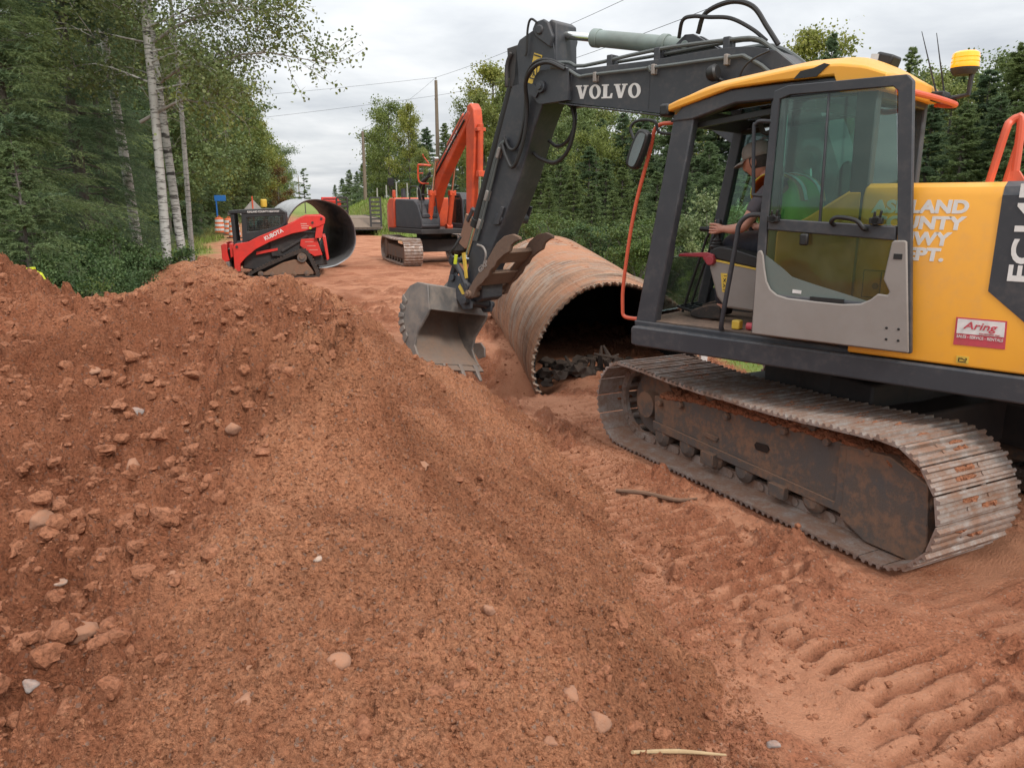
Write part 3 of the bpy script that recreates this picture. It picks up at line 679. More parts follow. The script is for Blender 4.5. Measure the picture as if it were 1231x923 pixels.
def make_track(lc, parent):
    sg = -1 if lc < 0 else 1
    rz = R(116.8 - 136.5)
    n = 46; pitch = BL[-1] / n
    m = XB(); mud = XB(); rgm = random.Random(3 + sg)
    # continuous chain strip that carries the shoes
    for a, b in ((-.105, -.065), (.065, .105)):
        pts = BP; k = len(pts)
        inn = []
        for i in range(k):
            p = Vector(pts[i]); t = (Vector(pts[(i + 1) % k]) - Vector(pts[i - 1])).normalized(); nn = Vector((t.y, -t.x))
            inn.append(tuple(p + nn * .062))
        m.ringprism(pts, inn, lc + a, lc + b)
    for i in range(n):
        d = i * pitch; p = belt_at(d); t = (belt_at(d + pitch * .48) - belt_at(d - pitch * .48)).normalized(); nn = Vector((-t.y, t.x))
        def q(a, b): c = p + t * a + nn * b; return (c.x, c.y)
        h = pitch * .5
        jl = rgm.uniform(-.004, .004)
        prof = [q(-h * .97, 0), q(-h * .97, .012)]
        for g0 in (-.62, 0.0, .66):
            gx_ = g0 * h; hh = .036 if g0 > .5 else .03
            prof += [q(gx_ - .014, .014), q(gx_ - .008, hh), q(gx_ + .008, hh), q(gx_ + .014, .014)]
        prof += [q(h * .98, .012), q(h * .98, .002), q(-h * .9, 0)]
        m.prism(prof[:-1], lc - .345 + jl, lc + .345 + jl)
        # pin bosses and bolt heads
        c = q(0, -.035); m.cyl((c[0], lc - .118, c[1]), (c[0], lc + .118, c[1]), .026, n=10)
        for g0 in (-.31, .33):
            for dl in (-.09, .09):
                a_ = q(g0 * h, .012); b_ = q(g0 * h, .02); m.cyl((a_[0], lc + dl, a_[1]), (b_[0], lc + dl, b_[1]), .016, n=6)
        top = nn.y > -.3
        if top and rgm.random() < .85:
            for g0 in (-.31, .33):
                if rgm.random() < .8:
                    l0 = lc + rgm.uniform(-.16, .04); wd = rgm.uniform(.05, .13); nb = 7
                    for kk in range(nb):
                        c = q(g0 * h, .012); mud.ball((c[0], l0 + wd * kk / nb * 1.2, c[1]), rgm.uniform(.014, .024), 1, .3, (1, 1.3, 1), rgm.randint(0, 999))
    tr = m.build('track', M_steel, EX, bevel=.0, angle=25); tr.rotation_euler = (0, 0, rz); tr.location = (0, 0, -.045)
    md = mud.build('caked_soil', soil_clod, tr); md['kind'] = 'stuff'
    # frame beam
    o_ = lc + sg * .14 if sg < 0 else lc + .14
    lo, li = (lc - .15, lc + .13) if sg < 0 else (lc - .13, lc + .15)
    f = XB()
    f.prism([(1.08, .47), (1.06, .20), (.95, .185), (-.85, .165), (-.85, .60), (.4, .545)], lo, li)
    ol = lo - .004 if sg < 0 else li + .004
    def side(pts, d0, d1): f.prism(pts, ol - sg * -d0 if False else ol + sg * d0, ol + sg * d1)
    side([(1.07, .262), (1.06, .19), (-.85, .155), (-.85, .215)], .0, .012)
    side([(-.86, .60), (-.86, .14), (-1.05, .055), (-1.40, .06), (-1.44, .20), (-1.40, .53), (-1.15, .62)], -.1, .03)
    side([(-.80, .585), (-.89, .60), (-.89, .15), (-.80, .165)], .0, .02)
    for x, z in ((.98, .43), (.72, .475), (.2, .515), (-.35, .55), (-.7, .575), (-1.0, .60)): f.cyl((x, ol, z), (x, ol + sg * .035, z), .026, n=10)
    f.prism([(.42, .34), (.44, .30), (.30, .29), (.28, .33)], ol, ol + sg * .012)
    f.box(.28, .42, min(ol, ol + sg * .05), max(ol, ol + sg * .05), .10, .2)
    f.box(-.42, -.28, min(ol, ol + sg * .05), max(ol, ol + sg * .05), .09, .18)
    fr = f.build('track_frame', M_trackfr, tr, bevel=.008)
    g = XB(); g.prism([(-.22, .385), (-.20, .41), (-.10, .405), (-.08, .38), (-.10, .35), (-.2, .355)], ol + sg * .002, ol + sg * .006); g.build('slot', M_black, tr)
    # packed soil lying on the frame
    sl = XB(); rg2 = random.Random(11)
    for k in range(900):
        x = rg2.uniform(-1.38, .98); zt = np.interp(x, [-1.35, -.85, .4, 1.08], [.56, .60, .545, .47]); off = abs(rg2.gauss(.03, .06)) if rg2.random() < .6 else rg2.uniform(0, .2)
        hp = .5 + .5 * float(fbm(np.array([x * 1.0]), np.array([.5]), 2.2, 3, 9)[0])
        sl.ball((x, ol - sg * off, zt + .004 + min(off, .12) * 1.0 * hp), rg2.uniform(.012, .034), 1, .35, (1.4, 1, .8), k)
    sl.build('packed_soil', soil_clod, tr)['kind'] = 'stuff'
    # rollers, idler, sprocket
    for k, x in enumerate(np.linspace(.98, -.92, 7)):
        r_ = XB(); r_.lathe([(.001, -.16), (.05, -.16), (.055, -.135), (.09, -.13), (.092, -.09), (.08, -.06), (.08, .06), (.092, .09), (.09, .13), (.05, .16), (.001, .16)], 22, (x, lc, .148), Matrix.Rotation(R(90), 4, 'X')); r_.build('track_roller', M_trackfr, tr)
    for x in (.42, -.52):
        r_ = XB(); r_.cyl((x, lc - .15, .635), (x, lc + .15, .635), .06, n=18); r_.build('carrier_roller', M_trackfr, tr, bevel=.008)
    i_ = XB(); ci, zi, ri = IDL
    i_.lathe([(.0, -.15), (.105, -.15), (.11, -.14), (.11, -.06), (.24, -.05), (.262, -.05), (.262, -.025), (.29, -.02), (.29, .02), (.262, .025), (.262, .05), (.11, .06), (.11, .15), (0, .15)], 36, (ci - .08, lc, zi), Matrix.Rotation(R(90), 4, 'X')); i_.build('idler', M_trackfr, tr)
    s_ = XB(); cs, zs, rs = SPR; P = []
    for k in range(44):
        r_ = rs - (.035 if k % 2 else .075); t = 2 * math.pi * k / 44; P.append((cs + r_ * math.cos(t), zs + r_ * math.sin(t)))
    s_.prism(P, lc - .035, lc + .035); s_.cyl((cs, lc - .16, zs), (cs, lc + .16, zs), .2, n=30); s_.build('sprocket', M_trackfr, tr, bevel=.006)
    return tr
make_track(-.965, EX); make_track(.965, EX)
u = XB(); u.box(-.75, .75, -.86, .86, .30, .62); u.box(-.5, .5, -.5, .5, .28, .78); u.cyl((0, 0, .6), (0, 0, .95), .52, n=40)
u.box(-1.0, 1.0, -.8, -.6, .28, .6); u.box(-1.0, 1.0, .6, .8, .28, .6)
uc = u.build('undercarriage', M_darker, EX, bevel=.02); uc.rotation_euler = (0, 0, R(116.8 - 136.5))

# ------------------------------------------------------------------ platform
d = XB(); d.box(-2.15, 1.12, -1.10, 1.24, .955, 1.07); d.box(.2, .9, -.2, .5, 1.06, 1.5)
d.prism([(.55, 1.05), (-.5, 1.05), (-.5, 1.72), (.5, 1.72), (.62, 1.5)], .52, 1.24); d.prism([(1.15, 1.05), (.56, 1.05), (.63, 1.48), (1.1, 1.48)], .60, 1.22)
deck = d.build('platform', M_darker, EX, bevel=.015)
r_ = XB(); prof = [(1.245, .955), (1.25, 1.07), (1.235, 1.09), (-2.15, 1.09), (-2.15, .945), (1.2, .945)]
r_.prism(prof, -1.27, -1.12); r_.build('side_rail', M_dark, deck, bevel=.012)
# engine cover
b = XB(); SEC = [(-1.25, 1.10), (-1.25, 2.02), (-1.225, 2.065), (-1.17, 2.09), (-.2, 2.10), (1.1, 2.10), (1.22, 2.06), (1.24, 1.10)]
b.prism(SEC, -.32, -1.62, 'x')
EC = b.build('engine_cover', M_yel, EX, bevel=.012)
b = XB(); b.prism([(-1.026, 2.022), (-1.022, 1.525), (-1.204, 1.379), (-1.40, 1.10), (-1.625, 1.10), (-1.625, 2.022)], -1.2545, -1.24)
b.prism([(-1.253, 2.018), (-1.228, 2.067), (-1.171, 2.0935), (-.5, 2.103), (-.5, 2.08), (-1.17, 2.07), (-1.24, 2.0)], -1.026, -1.625, 'x')
b.build('dark_panel', M_dark, EC)
b = XB(); b.mi = 0
for body, z0, s0, wd, h in (('ASHLAND', 1.925, -.375, .500, .074), ('COUNTY', 1.838, -.385, .485, .074), ('HWY', 1.752, -.545, .265, .074), ('DEPT.', 1.666, -.500, .285, .074)):
    text_flat(b, body, (s0, -1.2505, z0), (-1, 0, 0), (0, 0, 1), NL, wd, h, .048, .08, .001)
b.build('lettering', M_white, EC, normals=True, flat=True)
b = XB(); text_flat(b, 'EC145', (-1.205, -1.2545, 1.585), (0, 0, 1), (1, 0, 0), NL, .50, .105, .03, 0); b.build('lettering', M_white, EC, flat=True)
b = XB(); b.prism([(-.888, 1.373), (-1.13, 1.375), (-1.138, 1.224), (-.89, 1.22)], -1.253, -1.248); st = b.build('sticker', M_stick_red, EC)
b = XB(); b.prism([(-.897, 1.365), (-1.122, 1.367), (-1.126, 1.288), (-.899, 1.285)], -1.2555, -1.25); b.build('sticker_field', M_whitesig, st)
b = XB(); text_flat(b, 'Aring', (-.925, -1.2555, 1.302), (-1, 0, 0), (0, 0, 1), NL, .155, .052, .012, .3); b.build('sticker_name', M_stick_red, st, flat=True)
b = XB(); text_flat(b, 'SALES - SERVICE - RENTALS', (-.902, -1.253, 1.262), (-1, 0, 0), (0, 0, 1), NL, .222, .016, .012, 0); b.build('sticker_writing', M_whitesig, st, flat=True)
b = XB(); text_flat(b, 'EQUIPMENT INC.', (-1.01, -1.2555, 1.290), (-1, 0, 0), (0, 0, 1), NL, .10, .008, .0, 0)
b.build('sticker_small_line', M_stick_red, st, flat=True)
b = XB(); b.prism([(-.914, 1.160), (-.975, 1.162), (-.977, 1.122), (-.916, 1.12)], -1.253, -1.248); sy = b.build('warning_sticker', M_stick_yel, EC)
b = XB()
for p in ([(-.925, 1.15), (-.945, 1.15), (-.945, 1.145), (-.925, 1.145)], [(-.925, 1.132), (-.966, 1.132), (-.966, 1.127), (-.925, 1.127)], [(-.925, 1.144), (-.930, 1.144), (-.930, 1.133), (-.925, 1.133)], [(-.935, 1.149), (-.939, 1.151), (-.966, 1.138), (-.962, 1.135)], [(-.958, 1.152), (-.966, 1.152), (-.966, 1.140), (-.962, 1.142)]):
    b.prism(p, -1.2545, -1.2525)
b.build('warning_symbol', M_black, sy)
# hatch joints and latch on the cover
b = XB()
for s0, s1, z0, z1 in ((-.37, -.54, 1.44, 1.445), (-.37, -.54, 1.595, 1.60), (-.37, -.375, 1.44, 1.60), (-.535, -.54, 1.44, 1.60)): b.box(min(s0, s1), max(s0, s1), -1.2525, -1.249, z0, z1)
b.box(-.475, -.468, -1.2525, -1.249, 1.46, 1.59); b.cyl((-.445, -1.258, 1.51), (-.445, -1.249, 1.51), .018, n=12)
b.build('hatch_outline', M_darker, EC)
cw = XB(); cw.prism([(-1.25, .98), (-1.25, 2.0), (-1.15, 2.07), (1.1, 2.07), (1.24, 2.0), (1.24, .98)], -1.63, -2.2, 'x'); cw.build('counterweight', M_dark, EX, bevel=.05, seg=3)
# mud flap of exhaust and orange hoops above the cover
for ll in (-1.0, -.62):
    h_ = XB(); h_.tube([(-.90, ll, 2.09), (-.945, ll, 2.36), (-.957, ll + .02, 2.405), (-.985, ll + .03, 2.425), (-1.005, ll + .03, 2.40), (-1.01, ll + .03, 2.09)], .021, 10, 4)
    h_.prism([(-.99, 2.09), (-1.07, 2.09), (-1.03, 2.15), (-.995, 2.15)], ll + .01, ll + .05)
    h_.build('hoop', M_orail, EX)
h_ = XB(); h_.cyl((-1.15, -.5, 2.08), (-1.15, -.5, 2.19), .1, n=24); h_.cyl((-1.15, -.5, 2.19), (-1.15, -.5, 2.22), .08, n=24); h_.build('air_intake', M_dark, EX, bevel=.01)

# ------------------------------------------------------------------ cab
LO, LI = -1.20, -.28
FP = [(1.255, 1.115), (1.085, 1.115), (.845, 2.55), (1.005, 2.555)]
c = XB()
c.prism(FP, LO, LO + .075); c.prism([(1.255, 1.115), (1.165, 1.115), (.92, 2.55), (1.005, 2.555)], LI - .07, LI)
for a, e in ((LO, LO + .075), (LI - .07, LI)):
    c.prism([(-.33, 1.115), (-.24, 1.115), (-.21, 2.62), (-.33, 2.62)], a, e)
    c.prism([(1.035, 2.515), (.93, 2.615), (.58, 2.685), (-.34, 2.70), (-.34, 2.60), (.55, 2.60), (.86, 2.52)], a - (.008 if a == LO else -.008), e)
c.prism([(.335, 1.115), (.215, 1.115), (.215, 2.62), (.315, 2.62)], LO + .01, LO + .07)
c.prism([(1.005, 2.50), (.90, 2.62), (.80, 2.60), (.93, 2.48)], LO + .07, LI - .07)
c.box(-.335, -.27, LO + .07, LI - .07, 2.56, 2.69); c.box(-.335, -.285, LO + .07, LI - .07, 1.115, 1.93)
c.prism([(1.25, 1.06), (1.262, 1.125), (-.33, 1.118), (-.33, 1.06)], LO - .012, LI)
c.box(.6, 1.2, LI - .03, LI - .01, 1.1, 1.3)
CAB = c.build('cab', M_dark, EX, bevel=.012)
fl = XB(); fl.box(-.28, 1.23, LO + .01, LI - .02, 1.122, 1.135); fl.build('cab_floor', surf('floor_mat', (.07, .06, .055), .8, dust=.55, dustcol=(.30, .19, .13), scale=6, bump=.2), CAB)
sp = XB(); sp.prism([(.212, 1.125), (-.30, 1.125), (-.30, 2.05), (-.22, 2.05), (.02, 1.895), (.212, 1.80)], LO - .002, LO + .06); sp.build('cab_side_panel', M_yel, CAB, bevel=.014)
# roof: shallow moulded shell
def roof_top(s): return float(np.interp(s, [-.38, -.25, -.1, .12, .3, .70, .95, 1.075], [2.685, 2.735, 2.762, 2.768, 2.752, 2.712, 2.655, 2.615]))
def roof_bot(s): return float(np.interp(s, [-.38, -.12, -.1, .27, .58, .85, 1.075], [2.60, 2.60, 2.70, 2.70, 2.69, 2.625, 2.572]))
rf = XB(); ss = np.linspace(-.38, 1.075, 40); tt = np.linspace(0, 1, 17); vs = []; fs = []
for s0 in ss:
    for t in tt:
        l = LO - .03 + (LI - LO + .05) * t; k = max(0, 1 - abs(2 * t - 1) ** 3.2)
        vs.append((s0, l, roof_top(s0) + .075 * k * min(1, (s0 + .42) / .25, (1.12 - s0) / .3)))
    for t in tt[::-1]:
        vs.append((s0, LO - .03 + (LI - LO + .05) * t, roof_bot(s0)))
m_ = 2 * len(tt)
for i in range(len(ss) - 1):
    for k in range(m_): fs.append((i * m_ + k, i * m_ + (k + 1) % m_, (i + 1) * m_ + (k + 1) % m_, (i + 1) * m_ + k))
fs += [list(range(m_)), [(len(ss) - 1) * m_ + k for k in range(m_)]]
rf.add(vs, fs); ROOF = rf.build('roof', M_yel, CAB, bevel=.012, angle=40)
b = XB(); b.prism([(.16, 2.705), (.02, 2.705), (-.05, 2.765), (-.02, 2.775), (.04, 2.755), (.12, 2.745)], LO - .036, LO - .02); b.build('vent_recess', M_black, ROOF)
b = XB(); b.box(1.03, 1.10, LO - .04, LO + .06, 2.555, 2.635); b.build('corner_bumper', M_black, ROOF, bevel=.015)
def pane(name, pts, mat, parent, th=.005):
    """thin pane given by 3D corner points"""
    P = [Vector(p) for p in pts]; nn = (P[1] - P[0]).cross(P[2] - P[0]).normalized() * th; n = len(P); mb = XB()
    mb.add(P + [p + nn for p in P], [list(range(n))[::-1], [n + i for i in range(n)]] + [(i, (i + 1) % n, n + (i + 1) % n, n + i) for i in range(n)])
    return mb.build(name, mat, parent)
pane('right_window', [(1.13, LI - .03, 1.32), (.93, LI - .03, 2.50), (-.24, LI - .03, 2.60), (-.24, LI - .03, 1.35)], G_cab, CAB)
pane('rear_window', [(-.30, LO + .08, 1.94), (-.30, LI - .08, 1.94), (-.28, LI - .08, 2.56), (-.28, LO + .08, 2.56)], G_cab, CAB)
pane('rear_side_window', [(.21, LO + .03, 1.82), (.02, LO + .03, 1.90), (-.22, LO + .03, 2.05), (-.23, LO + .03, 2.60), (.21, LO + .03, 2.60)], G_cab, CAB)
pane('windscreen', [(.92, LO + .09, 2.545), (.92, LI - .09, 2.545), (.12, LI - .09, 2.60), (.12, LO + .09, 2.60)], G_cab, CAB)     # slid up under the roof
pane('lower_windscreen', [(1.235, LO + .09, 1.16), (1.235, LI - .08, 1.16), (1.155, LI - .08, 1.58), (1.155, LO + .09, 1.58)], glassmat('glass_clear', (.86, .90, .88), .4, .03), CAB)
b = XB(); b.prism([(.90, 2.47), (.93, 2.50), (.1, 2.585), (.1, 2.55)], LO + .08, LO + .12); b.prism([(.90, 2.47), (.93, 2.50), (.1, 2.585), (.1, 2.55)], LI - .12, LI - .08); b.box(.06, .12, LO + .08, LI - .08, 2.54, 2.59); b.build('windscreen_track', M_black, CAB)
# inner mirror
b = XB(); rr = [(x - .02, z + .155) for x, z in [(.34, 2.33), (.37, 2.30), (.53, 2.265), (.575, 2.285), (.60, 2.36), (.575, 2.395), (.42, 2.42), (.36, 2.40)]]; b.prism(rr, -.83, -.80); im = b.build('inner_mirror', M_black, CAB, bevel=.008)
b = XB(); b.prism([(x - .02, z + .155) for x, z in [(.375, 2.335), (.53, 2.295), (.56, 2.355), (.40, 2.395)]], -.834, -.829); b.build('mirror_face', G_mir, im)
b = XB(); b.tube([(.34, -.81, 2.53), (.30, -.80, 2.57), (.30, -.80, 2.60)], .012, 8); b.build('mirror_stem', M_black, im)
# seat, consoles, levers
st_ = XB(); st_.prism(chaikin([(.50, 1.50), (.52, 1.60), (.45, 1.635), (.05, 1.60), (0, 1.52), (.1, 1.48)], 2, True), -.98, -.50); ST = st_.build('seat', M_black, CAB, bevel=.02)
b = XB(); b.prism(chaikin([(.06, 1.58), (-.04, 1.60), (-.16, 2.10), (-.13, 2.24), (-.06, 2.22), (-.02, 1.98)], 2, True), -.97, -.51); b.build('backrest', M_black, ST, bevel=.02)
b = XB()
for z in np.arange(1.15, 1.48, .055): b.box(.10 + .015 * (int(z * 1000) % 2), .44, -.93, -.55, z, z + .035)
b.build('suspension_bellows', M_rubber, ST, bevel=.012)
for la, lb in ((-1.04, -.90), (-.52, -.40)):
    b = XB(); b.prism([(.72, 1.595), (.765, 1.54), (.69, 1.33), (.62, 1.26), (.40, 1.25), (.25, 1.40), (.18, 1.52)], la, lb); cn = b.build('console', M_grey, CAB, bevel=.018)
    b = XB(); b.prism(chaikin([(.74, 1.61), (.755, 1.66), (.66, 1.69), (.30, 1.60), (.16, 1.545), (.18, 1.52), (.72, 1.595)], 1, True), la - .006, lb + .006); b.build('console_pad', M_black, cn, bevel=.012)
    b = XB(); b.lathe([(.045, 1.655), (.05, 1.68), (.036, 1.69), (.042, 1.70), (.03, 1.71), (.035, 1.72), (.02, 1.735), (.018, 1.76), (.024, 1.78), (.026, 1.84), (.018, 1.862), (.001, 1.866)], 16, (.745, (la + lb) / 2, 0)); b.build('joystick', M_black, cn)
    if la < -1:
        b = XB(); b.prism([(.665, 1.50), (.615, 1.50), (.600, 1.37), (.645, 1.37)], la - .004, la + .004); sk = b.build('warning_label', M_stick_yel, cn)
        b = XB(); text_flat(b, '| V X |', (.617, la - .004, 1.385), (0, 0, 1), (1, 0, 0), NL, .10, .022, .01); b.build('warning_symbol', M_black, sk, flat=True)
        b = XB(); b.prism([(.735, 1.595), (.72, 1.580), (.17, 1.505), (.16, 1.515)], la - .004, la + .004); b.build('trim_line', M_stick_yel, cn)
b = XB(); b.prism([(1.00, 1.60), (.99, 1.622), (.77, 1.64), (.715, 1.625), (.71, 1.58), (.745, 1.555), (.79, 1.585), (.80, 1.605)], -1.07, -1.045); b.cyl((.74, -1.08, 1.585), (.74, -1.03, 1.585), .034, n=16); b.build('safety_lever', M_leverred, CAB, bevel=.006)
b = XB()
for l in (-.80, -.70): b.tube([(1.10, l, 1.16), (1.03, l, 1.40), (.93, l, 1.72), (.90, l, 1.78)], .010, 8); b.tube([(.90, l, 1.785), (.98, l - .01, 1.79)], .018, 8)
b.build('travel_lever', M_black, CAB)
for l0 in (-.86, -.70):
    b = XB(); b.box(.90, 1.12, l0, l0 + .12, 1.175, 1.195, Matrix.Rotation(R(-12), 3, 'Y'))
    for k in range(6): b.box(.91 + k * .035, .92 + k * .035, l0 + .005, l0 + .115, 1.195, 1.205, Matrix.Rotation(R(-12), 3, 'Y'), (1.01, l0 + .06, 1.185))
    b.build('pedal', M_black, CAB, bevel=.004)
b = XB(); b.box(.44, .50, -1.16, -1.10, 1.137, 1.20); b.build('yellow_can', M_stick_yel, CAB, bevel=.01)
b = XB(); b.cyl((.32, -1.12, 1.165), (.40, -1.12, 1.165), .026, n=14); b.build('red_tube', M_stick_red, CAB)
# grab rails
def rail(name, pts, r=.014, mat=None, sm=4, parent=None):
    t = XB(); t.tube(pts, r, 10, sm); return t.build(name, mat or M_dark, parent or CAB)
rail('grab_rail', [(.30, -1.21, 1.905), (.39, -1.225, 1.90), (.455, -1.225, 1.84), (.47, -1.225, 1.72), (.535, -1.225, 1.20), (.545, -1.20, 1.14)], .016)
rail('grab_rail', [(1.12, -1.13, 1.90), (1.10, -1.12, 1.86), (1.03, -1.11, 1.78), (1.025, -1.11, 1.60), (1.11, -1.11, 1.28), (1.17, -1.11, 1.19)], .014)
rail('grab_rail', [(.27, -1.23, 2.02), (.355, -1.25, 2.03), (.36, -1.25, 2.06), (.385, -1.25, 2.42), (.375, -1.25, 2.46), (.34, -1.25, 2.475), (.22, -1.24, 2.46)], .012)
b = XB(); b.tube([(1.02, -1.12, 2.52), (1.19, -1.12, 2.50), (1.24, -1.12, 2.34), (1.36, -1.12, 1.90), (1.43, -1.12, 1.40), (1.432, -1.12, 1.19), (1.415, -1.12, 1.13), (1.33, -1.12, 1.12), (1.24, -1.12, 1.13)], .014, 10, 5); b.build('bumper_rail', M_orail, CAB)
b = XB(); b.prism(chaikin([(1.21, 2.47), (1.18, 2.43), (1.27, 2.22), (1.31, 2.205), (1.37, 2.24), (1.37, 2.28), (1.29, 2.47), (1.25, 2.485)], 2, True), -1.24, -1.17); mi = b.build('side_mirror', M_black, CAB, bevel=.014)
b = XB(); b.prism(chaikin([(1.215, 2.455), (1.20, 2.425), (1.28, 2.24), (1.31, 2.225), (1.35, 2.25), (1.27, 2.455)], 2, True), -1.245, -1.239); b.build('mirror_face', surf('mirror_dim', (.16, .19, .19), .12, metal=.6, dust=.1, scale=8, bump=0), mi)
b = XB(); b.tube([(1.33, -1.2, 2.42), (1.36, -1.2, 2.50), (1.30, -1.19, 2.545), (1.17, -1.18, 2.53), (1.14, -1.17, 2.46), (1.03, -1.14, 2.44)], .011, 8, 4); b.build('mirror_stem', M_black, mi)
# rear rail behind cab, beacon, aerials, lamps
rail('rear_rail', [(-.14, -1.12, 2.66), (-.36, -1.08, 2.62), (-.46, -.75, 2.60), (-.50, -.36, 2.585), (-.46, -.26, 2.585), (-.36, -.25, 2.60)], .018, M_orail)
b = XB(); b.tube([(-.36, -.32, 2.62), (-.47, -.30, 2.625), (-.56, -.30, 2.64), (-.565, -.30, 2.76)], .016, 8, 0); b.lathe([(.001, 2.755), (.06, 2.757), (.078, 2.785), (.08, 2.80), (.001, 2.80)], 28, (-.52, -.30, 0)); BC = b.build('beacon', M_darker, CAB)
mm, nt2 = newmat('amber_lens'); pb = nin(nt2, 'ShaderNodeBsdfPrincipled', None, {'Base Color': (.85, .36, .01, 1), 'Roughness': .2}); pb.inputs['Emission Color'].default_value = (1, .42, .01, 1); pb.inputs['Emission Strength'].default_value = .45; pb.inputs['Coat Weight'].default_value = .6
L(nt2, pb.outputs[0], nt2.nodes.new('ShaderNodeOutputMaterial').inputs[0])
b = XB(); b.lathe([(.079, 2.80), (.081, 2.815), (.077, 2.83), (.080, 2.835), (.076, 2.855), (.079, 2.86), (.074, 2.885), (.06, 2.895), (.001, 2.897)], 36, (-.52, -.30, 0)); b.build('beacon_lens', mm, BC)
for p0, p1 in (((-.40, -.40, 2.66), (-.275, -.40, 3.03)), ((-.43, -.34, 2.66), (-.345, -.34, 3.02))):
    b = XB(); b.tube([p0, p1], [.006, .002], 6); b.cyl((p0[0] - .01, p0[1], p0[2] - .06), p0, .014, n=10); b.build('aerial', M_black, CAB)
b = XB(); b.box(-.46, -.38, -.44, -.30, 2.60, 2.66); b.build('aerial_bracket', M_black, CAB, bevel=.01)
b = XB(); b.box(-.21, -.10, -.68, -.52, 2.80, 2.885, Matrix.Rotation(R(-18), 3, 'Y')); b.box(-.17, -.14, -.62, -.58, 2.74, 2.82); wl = b.build('work_lamp', M_black, CAB, bevel=.015)
b = XB(); b.prism([(-.12, 2.80), (-.075, 2.81), (-.085, 2.885), (-.13, 2.88)], -.69, -.66); b.build('lamp_lens', M_lens, wl)
# ------------------------------------------------------------------ door, swung back against the body
d = XB(); l0, l1 = -1.325, -1.285
OUT = [(.27, 1.15), (.27, 1.83), (.235, 2.635), (.15, 2.66), (-.515, 2.655), (-.55, 2.62), (-.625, 1.85), (-.70, 1.15)]
INN = [(.215, 1.42), (.215, 1.865), (.195, 2.585), (.13, 2.605), (-.445, 2.60), (-.475, 2.575), (-.548, 1.88), (-.60, 1.42)]
d.ringprism(OUT, INN, l0, l1)
d.prism([(.215, 1.885), (.215, 1.815), (-.55, 1.775), (-.545, 1.855)], l0 + .002, l1 - .002)
d.prism([(-.085, 2.60), (-.10, 2.60), (-.115, 1.86), (-.098, 1.86)], l0 + .012, l1 - .004)
DOOR = d.build('door', M_dark, EX, bevel=.012)
b = XB(); b.prism([(.262, 1.155), (.264, 1.66), (.258, 1.685), (.235, 1.69), (.220, 1.66), (.205, 1.58), (.185, 1.50), (.155, 1.45), (.11, 1.42), (.04, 1.405), (-.15, 1.40), (-.30, 1.398), (-.40, 1.41), (-.455, 1.44), (-.49, 1.475), (-.545, 1.472), (-.553, 1.49), (-.535, 1.52), (-.512, 1.56), (-.535, 1.765), (-.545, 1.778), (-.605, 1.78), (-.615, 1.77), (-.692, 1.155)], l0 - .014, l0 + .004); b.prism([(.25, 1.16), (.25, 1.40), (-.6, 1.40), (-.68, 1.16)], l0 + .004, l1 - .003)
dp = b.build('door_panel', M_grey, DOOR, bevel=.008)
b = XB()
for x, z in ((-.56, 1.285), (-.625, 1.285), (-.565, 1.22), (-.63, 1.22)): b.cyl((x, l0 - .0165, z), (x, l0 - .010, z), .0075, n=10)
b.box(-.600, -.555, l0 - .017, l0 - .010, 1.675, 1.705); b.build('bolt_hole', M_black, dp)
pane('door_glass', [(.21, -1.305, 1.88), (.19, -1.305, 2.59), (-.46, -1.305, 2.60), (-.55, -1.305, 1.86)], G_door, DOOR)
pane('lower_door_glass', [(.21, -1.305, 1.42), (.21, -1.305, 1.83), (-.55, -1.305, 1.79), (-.59, -1.305, 1.42)], G_low, DOOR)
b = XB(); b.prism([(.225, 1.665), (.10, 1.585), (.035, 1.535), (-.10, 1.50), (-.30, 1.455), (-.47, 1.415), (-.47, 1.40), (.2, 1.40)], -1.315, -1.309); b.build('kick_panel', M_mud, DOOR)
b = XB(); b.box(-.30, -.10, -1.334, -1.318, 1.405, 1.425); b.build('step_ledge', M_black, DOOR)
b = XB(); b.prism([(.02, 1.458), (-.035, 1.455), (-.035, 1.435), (.02, 1.437)], -1.318, -1.314); b.build('label', M_whitesig, DOOR)
b = XB(); b.tube([(-.20, l0, 1.855), (-.20, l0 - .045, 1.875), (-.235, l0 - .05, 1.90), (-.34, l0 - .05, 1.885), (-.385, l0 - .045, 1.84), (-.385, l0, 1.835)], .013, 10, 3); b.build('handle', M_black, DOOR)
for x in (.17, -.44):
    b = XB(); b.box(x - .035, x + .035, l0 - .03, l0 + .01, 1.865, 1.90); b.cyl((x, l0 - .03, 1.885), (x, l0 + .005, 1.885), .026, n=14); b.tube([(x - .02, l0 - .02, 1.89), (x - .03, l0 - .03, 1.94)], .008, 6); b.tube([(x + .01, l0 - .02, 1.89), (x + .005, l0 - .03, 1.935)], .008, 6); b.build('latch', M_black, DOOR, bevel=.004)
b = XB(); b.box(-.06, -.01, l0 - .03, l0, 1.73, 1.80); b.build('lock_catch', M_black, DOOR, bevel=.01)
